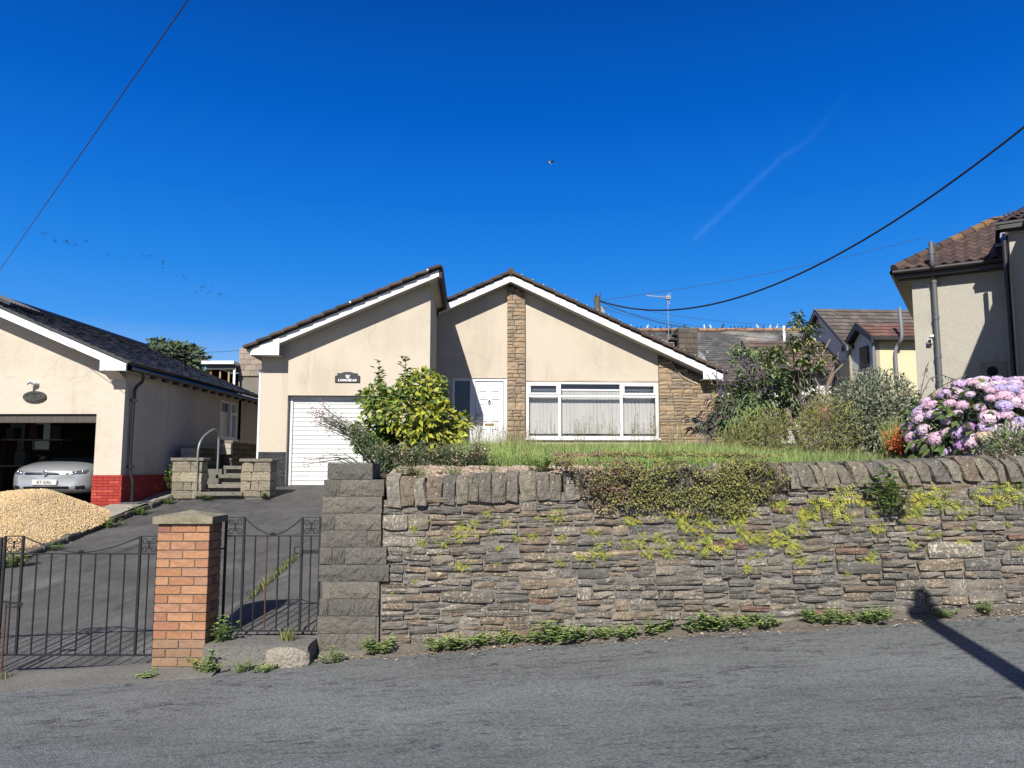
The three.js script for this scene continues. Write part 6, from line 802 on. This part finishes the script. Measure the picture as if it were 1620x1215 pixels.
  for (const [x, l] of [[-.98, 'spiky green tuft on the wall top among the pebbles'], [-.62, 'grass tuft between cope stones left of the creeping mat'], [-.28, 'dry grass tuft behind the cope stones near the pebbles']]) tuft(l, x, 1.5, -7.62, 46, .2, [[.11, .16, .05], [.20, .22, .09]]);
}
{ // leaf litter along the kerbless road edge
  const r = rng(151), mb = new MB(); for (let k = 0; k < 900; k++) { const x = k < 200 ? r.r(4.1, 5.4) : r.r(-2.7, 5.4), D = 7.16 - Math.pow(r(), 2) * .26 + (k < 200 ? .05 : 0), a = r() * 6.3, s = r.r(.6, 1.2); mb.leaf(V(x, roadY(x) + .012 + r() * .02 + (k < 200 ? r() * .05 : 0), -D), V(Math.cos(a), r.s(.25), Math.sin(a)).normalize(), V(r.s(.5), 1, r.s(.5)), .034 * s, .018 * s, tint(r.pick([[.42, .31, .19], [.30, .2, .12], [.5, .42, .3], [.2, .14, .1]]), r, .3), .1); } solo('leaf_litter', mb.geo(), LFd, 'dry leaves and litter along the edge of the road', 'leaf litter', null, 'stuff');
}
// bushes at the right of the garden
const droopLeaf = (mb, r, p, n, L, W, cols, el = .5) => { for (let k = 0; k < n; k++) { const a = r() * 6.3; mb.leaf(p.clone().add(rdir(r).multiplyScalar(.03)), V(Math.cos(a), el * r.r(-.4, 1), Math.sin(a)).normalize(), UP, L * r.r(.7, 1.15), W * r.r(.8, 1.1), tint(r.pick(cols), r), .5, .2); } };
{
  const r = rng(161), g1 = [.12, .19, .055], g2 = [.18, .25, .075], g3 = [.075, .12, .04], pu = [[.27, .15, .36], [.34, .20, .43], [.2, .12, .2], [.2, .12, .12]];
  plant('buddleia', 'dark green bush with drooping purple flower spikes beside the house corner', 'shrub', [
    ['crown', mb => { blob(mb, r, { c: [3.98, 2.80, -13], r: [.66, .84, .55], n: 4400, L: .13, W: .034, seed: 5, shell: .45, cols: [[g1, .4], [g2, .35], [g3, .25]], droop: .45, under: .9, gap: 2.6, hole: .33 }); blob(mb, r, { c: [3.62, 2.40, -13.1], r: [.34, .42, .4], n: 600, L: .13, W: .032, seed: 6, cols: [[g1, .5], [g3, .3], [[.10, .06, .05], .2]], droop: .5 }); }, LFd],
    ['branch', mb => { sticks(mb, r, [3.9, 1.8, -13], 12, .6, 1.7, .022, [.14, .10, .08], 4); for (const [x, y] of [[3.05, 2.55], [3.0, 2.35], [3.12, 2.15], [3.1, 2.75]]) { mb.stick(V(3.7, y - .15, -12.9), V(x, y, -12.8), .008, .004, [.1, .07, .06], 4); for (let k = 0; k < 26; k++) { const t = r(), p = V(lerp(3.7, x, t), lerp(y - .15, y, t), -12.85 + r.s(.03)); mb.leaf(p, V(-.6, -.5 + r.s(.7), r.s(.6)).normalize(), UP, .15, .032, tint(r.pick([[.07, .05, .05], [.10, .06, .06], g3]), r), .5); } } }, LFd],
    ['flower', mb => { for (let s = 0; s < 44; s++) { const d = rdir(r); d.y = Math.abs(d.y) * .9 - .1; d.z = Math.abs(d.z); const b = V(3.95 + d.x * .70, 2.85 + d.y * .75, -13 + d.z * .55), e = V(d.x * .5 + r.s(.3), .2 + r.s(.5), .3).normalize(), L = r.r(.12, .24); for (let k = 0; k < 44; k++) { const t = r(), p = b.clone().addScaledVector(e, L * t).add(rdir(r).multiplyScalar(.026 * (1.1 - t))); mb.leaf(p, rdir(r), UP, .022, .018, tint(r.pick(pu), r), 0); } } }, LFd]]);
}
{
  const r = rng(163), ye = [[.34, .36, .07], [.27, .32, .06], [.42, .41, .13], [.19, .26, .05]], dk = [[.10, .15, .045], [.15, .21, .055]], br = [[.14, .08, .06], [.10, .06, .05], [.20, .12, .09]];
  plant('tall_shrub', 'tall leggy shrub with drooping yellowish leaf rosettes and bare twisted branches', 'shrub', [
    ['crown', mb => { for (const [x, y, z, n, c] of [[4.42, 3.92, -12, 20, dk], [4.36, 3.78, -11.9, 20, ye], [4.50, 3.74, -12, 20, ye], [4.30, 3.62, -12, 18, dk], [4.55, 3.58, -11.9, 22, ye], [4.42, 3.52, -12.1, 18, dk], [4.68, 3.46, -12, 22, ye], [4.30, 3.40, -11.9, 22, ye], [4.52, 3.36, -11.9, 20, dk], [4.74, 3.26, -12, 20, ye], [4.36, 3.22, -11.8, 24, ye], [4.12, 3.24, -12, 20, ye], [4.02, 3.42, -12, 10, ye], [3.88, 3.18, -12, 18, ye], [4.60, 3.12, -11.9, 20, dk], [4.26, 3.05, -12, 18, dk], [4.48, 2.98, -12, 20, dk], [4.40, 2.80, -12, 20, dk], [4.62, 2.75, -12, 18, dk], [4.30, 2.6, -12, 18, dk], [4.52, 2.5, -12, 18, dk], [4.25, 2.85, -12, 18, dk], [4.55, 2.9, -12.1, 18, dk], [4.38, 2.45, -12, 20, dk], [4.66, 2.55, -12, 18, dk], [4.2, 2.4, -12, 18, dk], [4.45, 2.25, -12, 18, dk], [4.5, 3.2, -12.1, 18, dk], [4.38, 3.0, -12.1, 18, dk], [4.62, 2.32, -12, 16, dk]]) { droopLeaf(mb, r, V(x, y, z), n, .15, .05, r() < .3 ? [...c, ...dk] : c, .8); droopLeaf(mb, r, V(x + r.s(.14), y + r.s(.1), z + r.s(.1)), 14, .13, .045, r() < .5 ? c : dk, .9); droopLeaf(mb, r, V(x + r.s(.16), y + r.s(.12), z + r.s(.12)), 12, .12, .045, dk, .9); }; for (const [x, y] of [[4.92, 3.0], [4.98, 2.86], [4.85, 2.72], [4.9, 2.6], [4.78, 2.52]]) droopLeaf(mb, r, V(x, y, -12), 10, .2, .04, br, .3); }, LFd],
    ['branch', mb => { const c = [.15, .125, .105]; const path = (...q) => { for (let k = 0; k + 1 < q.length; k++) mb.stick(V(...q[k]), V(...q[k + 1]), .019 - .003 * k, .016 - .003 * k, c, 6); }; path([4.38, 1.9, -12], [4.36, 2.6, -12], [4.42, 3.3, -12], [4.42, 3.9, -12]); path([4.45, 1.9, -12], [4.6, 2.45, -11.95], [4.66, 2.85, -11.95], [4.56, 3.1, -12], [4.68, 3.45, -12]); path([4.30, 1.9, -12], [4.24, 2.5, -12], [4.3, 3.1, -12], [4.3, 3.55, -12]); path([4.5, 1.95, -12], [4.72, 2.4, -12], [4.80, 2.9, -12], [4.96, 3.25, -12], [5.0, 3.4, -12]); path([4.78, 2.8, -12], [4.9, 3.05, -12], [5.06, 3.2, -12]); path([4.70, 3.0, -12], [4.72, 3.3, -12], [4.88, 3.6, -12]); sticks(mb, r, [4.5, 2.1, -12], 14, .35, 1.1, .012, c, 4); }, barkPale]]);
  const stump = new MB(); stump.stick(V(4.08, 1.85, -11.2), V(3.90, 2.42, -11.2), .032, .026, [1, 1, 1], 8); stump.stick(V(3.90, 2.42, -11.2), V(3.88, 2.45, -11.2), .026, .02, [1, 1, 1], 8); solo('cut_branch', stump.geo(), barkPale, 'pale leaning bare branch stub in front of the tall shrub', 'branch');
}
{
  const r = rng(167), a = [.22, .245, .15], b = [.14, .17, .09], c = [.29, .31, .21], d = [.085, .11, .06];
  plant('olive_bush', 'rounded grey green small leaved bush in front of the right hand houses', 'bush', [
    ['crown', mb => { blob(mb, r, { c: [5.02, 2.28, -11], r: [.66, .66, .6], n: 12500, L: .056, W: .022, seed: 13, shell: .42, cols: [[a, .35], [b, .3], [c, .2], [d, .15]], droop: .1, under: .9, lift: .3, gap: 5, hole: .22 }); for (let s = 0; s < 46; s++) { const dd = rdir(r); dd.y = Math.abs(dd.y); const p0 = V(5.0 + dd.x * .52, 2.28 + dd.y * .56, -11 + dd.z * .5), e = dd.clone().add(V(0, .6, 0)).normalize(), L = r.r(.12, .26); for (let k = 0; k < 16; k++) { const p = p0.clone().addScaledVector(e, L * r()); mb.leaf(p, e.clone().add(rdir(r)).normalize(), UP, .045, .016, tint(r.pick([a, c, b]), r), .1); } } }, LFd],
    ['stem', mb => sticks(mb, r, [5.1, 1.75, -11], 14, .6, 1.1, .02, [.13, .10, .08], 4), bark]]);
  const m = new MB(), tw = rng(169); for (const q of [[[5.62, 2.4, -11], [5.86, 2.86, -11], [6.02, 2.92, -11], [6.25, 2.84, -11]], [[5.7, 2.5, -11], [6.0, 2.75, -11], [6.4, 2.92, -11]], [[5.66, 2.4, -11], [5.8, 2.95, -11], [5.86, 3.1, -11]]]) for (let k = 0; k + 1 < q.length; k++) { m.stick(V(...q[k]), V(...q[k + 1]), .007, .005, [.10, .08, .06], 4); for (let j = 0; j < 7; j++) { const p = V(...q[k]).lerp(V(...q[k + 1]), tw()); m.leaf(p, V(tw.s(1), -.6, tw.s(1)).normalize(), UP, .07, .015, tint([.09, .08, .06], tw), .3); } } solo('bare_twigs', m.geo(), LFd, 'thin arching twigs sticking out between olive bush and hydrangea', 'twigs');
}
{
  const r = rng(173), y1 = [.26, .25, .05], y2 = [.19, .21, .045], g = [.11, .15, .035], b = [.17, .13, .06];
  const fea = (label, c, rr, n, seed) => plant('feathery_bush', label, 'bush', [['foliage', mb => { blob(mb, r, { c, r: rr, n, L: .07, W: .011, seed, shell: .4, cols: [[y1, .4], [y2, .3], [g, .2], [b, .1]], droop: .2, under: .8, lift: .5 }); }, LFd], ['stem', mb => { for (let k = 0; k < 60; k++) { const x = c[0] + r.g() * rr[0] * .8, z = c[2] + r.g() * rr[2] * .8; mb.stick(V(x, c[1] - rr[1], z), V(x + r.s(.12), c[1] + rr[1] * r.r(.3, 1), z + r.s(.1)), .004, .002, [.20, .17, .08], 3); } }, LFd]]);
  fea('feathery yellow green bush at the foot of the buddleia', [3.62, 2.02, -11.2], [.50, .42, .4], 3000, 21); fea('feathery yellow green bush below the tall shrub', [4.32, 2.14, -10.8], [.46, .42, .4], 3000, 22); fea('low dull yellow growth at the house corner', [3.15, 1.95, -11.2], [.34, .26, .3], 1000, 23);
  const q = rng(174); plant('dark_plant', 'dark purplish leafy plant against the stone panel', 'plant', [['foliage', mb => { for (let k = 0; k < 9; k++) droopLeaf(mb, q, V(3.92 + q.s(.3), 2.36 + q.r(0, .3), -16.6 + q.s(.2)), 14, .26, .07, [[.05, .045, .06], [.07, .05, .05], [.04, .05, .04]], .5); }, LFd]]);
  // orange flowers
  const o = rng(175); plant('orange_flowers', 'clump of bright orange flowers left of the hydrangea', 'flowers', [
    ['foliage', mb => { for (let k = 0; k < 520; k++) { const a = o() * 6.3; mb.blade(V(4.62 + o.g() * .22, 1.66, -9.5 + o.g() * .14), V(Math.cos(a), 0, Math.sin(a)), o.r(.25, .66), .014, tint(o.pick([[.13, .19, .04], [.20, .22, .05], [.30, .22, .06]]), o), o.r(.1, .6)); } }, LFd],
    ['flower', mb => { for (let s = 0; s < 105; s++) { const p0 = V(4.56 + o.g() * .22, 1.92 + o.g() * .18, -9.3 + o.g() * .16); for (let k = 0; k < 9; k++) mb.leaf(p0.clone().add(rdir(o).multiplyScalar(.03)), rdir(o).add(V(0, .4, .4)).normalize(), UP, .034, .017, tint(o.pick([[.62, .13, .02], [.70, .20, .03], [.50, .09, .02]]), o), .1); } }, LFd]]);
}
{ // hydrangea
  const r = rng(181), t = thing('hydrangea', 'big hydrangea bush covered in pink, lilac and purple flower heads above the wall', 'hydrangea'), C = [5.62, 2.05, -9.0], RR = [1.02, .56, .75];
  const leaf = new MB(); blob(leaf, r, { c: [5.62, 2.0, -9.05], r: [.98, .53, .72], n: 2600, L: .12, W: .075, seed: 31, shell: .22, cols: [[[.075, .13, .025], .5], [[.12, .18, .03], .25], [[.04, .075, .02], .25]], droop: .3, under: .95 }); part('foliage', leaf.geo(), LF, t);
  const st = new MB(); sticks(st, r, [5.6, 1.55, -9], 22, .9, .75, .012, [.14, .12, .07], 3); part('stem', st.geo(), bark, t);
  const cols = [[.76, .50, .63], [.74, .53, .70], [.64, .48, .74], [.42, .26, .68], [.76, .57, .68], [.78, .47, .57], [.55, .45, .74], [.58, .28, .64], [.78, .64, .70], [.62, .46, .36]], wts = [.22, .22, .15, .04, .17, .07, .05, .02, .03, .03];
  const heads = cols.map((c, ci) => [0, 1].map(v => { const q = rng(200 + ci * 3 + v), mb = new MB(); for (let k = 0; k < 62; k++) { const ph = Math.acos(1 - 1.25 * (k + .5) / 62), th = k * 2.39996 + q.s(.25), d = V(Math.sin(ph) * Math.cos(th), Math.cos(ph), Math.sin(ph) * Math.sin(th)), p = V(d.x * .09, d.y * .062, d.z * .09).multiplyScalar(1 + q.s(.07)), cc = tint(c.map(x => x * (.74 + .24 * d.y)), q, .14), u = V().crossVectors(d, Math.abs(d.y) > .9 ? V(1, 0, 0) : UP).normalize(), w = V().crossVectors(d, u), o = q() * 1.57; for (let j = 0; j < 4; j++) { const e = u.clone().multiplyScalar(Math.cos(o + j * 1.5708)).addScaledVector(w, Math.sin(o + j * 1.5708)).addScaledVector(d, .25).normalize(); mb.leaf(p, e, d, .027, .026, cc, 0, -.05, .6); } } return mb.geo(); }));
  const pts = []; let guard = 0; while (pts.length < 185 && guard++ < 16000) { const d = rdir(r); if (d.z < -.35 || d.y < -.62) continue; const lump = .90 + .22 * noise2(d.x * 2.2 + 9, d.y * 2.6 + d.z * 2, 61, 3), p = V(C[0] + d.x * RR[0] * lump, C[1] + d.y * RR[1] * lump, C[2] + d.z * RR[2] * lump); if (pts.some(q => q.distanceTo(p) < .100)) continue; const dense = d.x < -.2 && d.y < .15 ? 1 : .86; if (r() > dense) continue; pts.push(p); let w = r(), ci = 0; while (ci < 9 && w > wts[ci]) { w -= wts[ci]; ci++; } const m = part('flower_head', heads[ci][r() < .5 ? 0 : 1], LFd, t); m.position.copy(p); m.quaternion.setFromUnitVectors(UP, V(d.x * .6, Math.max(.25, d.y + .5), d.z * .7).normalize()); m.scale.setScalar(r.r(.55, 1.05)); m.scale.y *= r.r(.65, .95); }
  const o = rng(183); plant('green_plant', 'pale green bushy weed in front of the hydrangea on the wall top', 'plant', [['foliage', mb => { blob(mb, o, { c: [5.20, 1.80, -8.15], r: [.30, .26, .2], n: 900, L: .075, W: .016, seed: 41, shell: .5, cols: [[[.17, .22, .08], .5], [[.11, .16, .05], .3], [[.3, .3, .2], .2]], lift: .7 }); }, LFd]]);
  const w = thing('garden_windmill', 'pink toy windmill with a yellow flower beside it in the bushes', 'garden windmill', [4.37, 2.36, -11.0]); for (let k = 0; k < 5; k++) { const a = k * 1.2566, b = new MB(); b.leaf(V(0, 0, 0), V(Math.cos(a), Math.sin(a), 0), V(0, 0, 1), .16, .11, [.72, .30, .27], 0, .25); part('blade', b.geo(), LFd, w); } part('stick', cyl([0, 0, -.02], [0, -.6, -.02], .006), M.upvc, w);
  const yf = new MB(); for (let k = 0; k < 40; k++) yf.leaf(V(4.21, 2.37, -11).add(rdir(o).multiplyScalar(.04)), rdir(o), UP, .05, .03, [.72, .62, .02], 0); for (let k = 0; k < 8; k++) yf.leaf(V(4.21, 2.2, -11), V(o.s(1), .8, o.s(1)).normalize(), UP, .12, .03, [.1, .15, .03], .3); yf.stick(V(4.21, 1.8, -11), V(4.21, 2.36, -11), .005, .004, [.1, .15, .03], 4); solo('yellow_flower', yf.geo(), LFd, 'single bright yellow flower left of the pink toy windmill', 'flower');
}
// trees far behind on the left
{
  const r = rng(191), cols = [[[.035, .065, .018], .4], [[.06, .10, .025], .35], [[.085, .12, .03], .25]];
  const tree = (label, x, y, z, s, seed, n) => plant('far_tree', label, 'tree', [['crown', mb => { for (let k = 0; k < 7; k++) { const a = k * 2.4 + seed, q = k ? .62 : 0; blob(mb, r, { c: [x + Math.cos(a) * s * q, y + (k ? r.s(.5) * s : .1), z + Math.sin(a) * s * q * .6], r: [s * .62, s * .55, s * .6], n: n / 7, L: .30, W: .17, seed: seed + k, shell: .5, cols, droop: .2, gap: .9, hole: .36 }); } }, LFd], ['trunk', mb => { mb.stick(V(x, 1, z), V(x + .1, y - s * .3, z), .22, .15, [1, 1, 1], 8); for (let k = 0; k < 6; k++) { const a = k * 1.05; mb.stick(V(x + .05, y - s * .6, z), V(x + Math.cos(a) * s * .6, y + .3 * s, z + Math.sin(a) * s * .5), .08, .03, [1, 1, 1], 5); } }, bark]]);
  tree('dark leafy tree showing above the slate roof', -19.2, 6.9, -42, 1.75, 3, 4200); tree('lower tree at the right end of the slate roof', -17.6, 5.95, -41, 1.15, 7, 2200); tree('tree top just peeping over the slate roof ridge', -20.9, 7.45, -42, .85, 9, 1000);
}
// ---------------------------------------------------------------- wires and birds
{
  const cable = mat([.012, .010, .011], { rough: .5 }), wire = mat([.02, .03, .06], { rough: .6 });
  const cat = (a, b, sag, n = 24) => { const o = []; for (let k = 0; k <= n; k++) { const t = k / n; o.push(V(lerp(a[0], b[0], t), lerp(a[1], b[1], t) - sag * 4 * t * (1 - t), lerp(a[2], b[2], t))); } return o; };
  solo('overhead_cable', tube(cat([3.62, 9.02, -34], [12.4, 10.4, -14], 2.4), .030, 80, 6), cable, 'thick black cable sagging from the pole top up to the right edge', 'cable');
  solo('overhead_wire', tube(cat([3.62, 9.0, -34], [8.4, 8.05, -35.6], .22), .014, 30, 5), wire, 'dark wire running from the pole down to the long roof', 'wire');
  solo('overhead_wire', tube(cat([3.7, 9.05, -34], [17.8, 11.6, -33], .25), .010, 40, 5), wire, 'thin wire rising from the pole to the right hand house roof', 'wire');
  [[9.0, 7.95, .45, 'upper thin wire above the long roof ridge'], [8.8, 7.75, .6, 'middle thin wire above the long roof ridge'], [8.7, 7.3, .55, 'lowest thin wire just above the long roof ridge']].forEach(([y0, y1, s, l]) => solo('overhead_wire', tube(cat([3.65, y0, -34], [15.5, y1, -34], s), .008, 40, 5), wire, l, 'wire'));
  solo('overhead_wire', tube(cat([-10.9, 5.28, -15.5], [2.36, 6.02, -.4], .02), .006, 40, 5), cable, 'thin wire slanting across the upper left sky', 'wire');
  solo('overhead_wire', tube(cat([-22, 7.6, -40], [-9, 8.3, -40], .3), .012, 30, 5), wire, 'faint wire behind the bungalow above the far trees', 'wire');
  solo('overhead_wire', tube(cat([-22, 6.4, -40], [-9, 6.2, -40], .2), .012, 30, 5), wire, 'faint lower wire above the white lean-to roof', 'wire');
}
{
  const dark = mat([.02, .02, .025], { rough: .8 }), white = mat([.78, .78, .76], { rough: .8 }), grey = mat([.08, .085, .1], { rough: .8 });
  const flyB = merge([new THREE.SphereGeometry(.5, 8, 6).scale(.9, .28, .28), prism([[.1, 0, 0], [-.25, 0, 0], [-.18, .3, .85], [.02, .3, .85]], [0, .04, 0]), prism([[.1, 0, 0], [-.25, 0, 0], [-.18, .3, -.85], [.02, .3, -.85]], [0, .04, 0]), prism([[-.4, 0, .05], [-.4, 0, -.05], [-.68, .02, -.14], [-.68, .02, .14]], [0, .03, 0])]);
  const sitB = merge([new THREE.SphereGeometry(.5, 8, 6).scale(.5, .85, .5).rotateZ(-.5).translate(0, .45, 0), new THREE.SphereGeometry(.22, 8, 6).translate(.22, .95, 0), new THREE.ConeGeometry(.07, .22, 5).rotateZ(-Math.PI / 2).translate(.5, .95, 0), prism([[-.25, .2, .12], [-.25, .2, -.12], [-.7, -.05, -.08], [-.7, -.05, .08]], [0, .08, 0]), cyl([0, 0, .08], [0, .2, .08], .03), cyl([0, 0, -.08], [0, .2, -.08], .03)]);
  const r = rng(211), G = 'distant flock of birds over the left house'; let first = null;
  const at = (u, v, D) => { const x = (u - 820) / 1224 * D; return [x, 1.6 + (740 - v) / 1224 * D * 1.0, -D]; };
  const groups = [[12, 355, 4, 3], [45, 365, 8, 8], [62, 375, 7, 6], [82, 378, 9, 5], [98, 382, 4, 5], [115, 378, 5, 6], [130, 384, 4, 6], [152, 400, 8, 7], [180, 405, 3, 5], [212, 404, 6, 8], [225, 404, 4, 5], [242, 412, 9, 8], [266, 432, 3, 5], [278, 436, 3, 6], [308, 455, 9, 10], [322, 460, 5, 8], [338, 466, 9, 8]];
  for (const [u, v, n, s] of groups) for (let k = 0; k < n; k++) { const D = 120 + r.s(6), p = at(u + r.g() * s * 1.4, v + r.g() * s * 1.3 - 4, D); let o; if (!first) { first = o = solo('bird', flyB, dark, 'tiny dark bird in the distant flock over the left house', 'bird', G); } else o = copyOf(first); o.position.set(...p); o.rotation.set(r.s(.5), r() * 6.3, r.s(.4)); o.scale.setScalar(r.r(.15, .26)); }
  for (const [u, v, l] of [[283, 299, 'lone dark bird high above the flock, left of a pair'], [341, 305, 'upper bird of the pair high above the flock'], [347, 313, 'lower bird of the pair high above the flock']]) { const o = copyOf(first, l); delete o.userData.group; o.position.set(...at(u, v, 118)); o.scale.setScalar(.32); o.rotation.y = 1; }
  const gull = thing('flying_bird', 'single larger bird with raised wings high above the bungalow', 'bird', at(873, 243, 45)); gull.scale.setScalar(.33); gull.rotation.set(.2, .6, -.6); part('body', new THREE.SphereGeometry(.5, 10, 8).scale(.95, .26, .26), white, gull); for (const s of [-1, 1]) part('wing', merge([prism([[.2, 0, .1 * s], [-.2, 0, .1 * s], [-.15, .35, .7 * s], [.15, .4, .7 * s]], [0, .04, 0]), prism([[.15, .4, .7 * s], [-.15, .35, .7 * s], [-.35, .2, 1.25 * s]], [0, .03, 0])]), grey, gull); part('tail', prism([[-.4, 0, .05], [-.4, 0, -.05], [-.7, .02, -.15], [-.7, .02, .15]], [0, .03, 0]), grey, gull);
  // birds along the ridge of the long house
  const GW = 'white birds on the long roof ridge', GD = 'dark birds on the long roof ridge'; let w0 = null, d0 = null;
  for (const [i, u] of [1002, 1027, 1118, 1128, 1203, 1223, 1234].entries()) { const lab = `${ORD[i]}${i ? ' white bird from the left' : ' white bird'} on the orange ridge of the long roof`; let o = w0 ? copyOf(w0, lab) : (w0 = solo('perched_bird', sitB, white, lab, 'bird', GW)); o.position.set((u - 820) / 1224 * 36, 8.11, -36); o.scale.setScalar(.17); o.rotation.y = r() * 6; }
  for (const [i, u] of [1010, 1016, 1040, 1048, 1058, 1066, 1086, 1147, 1160, 1166, 1172, 1178, 1185, 1192, 1212].entries()) { const lab = `${ORD[i]}${i ? ' dark bird from the left' : ' dark bird'} on the orange ridge of the long roof`; let o = d0 ? copyOf(d0, lab) : (d0 = solo('perched_bird', sitB, dark, lab, 'bird', GD)); o.position.set((u - 820) / 1224 * 36, 8.11, -36); o.scale.setScalar(u === 1086 || u === 1147 ? .19 : .12); o.rotation.y = r() * 6; }
}
renderer.render(scene, camera);
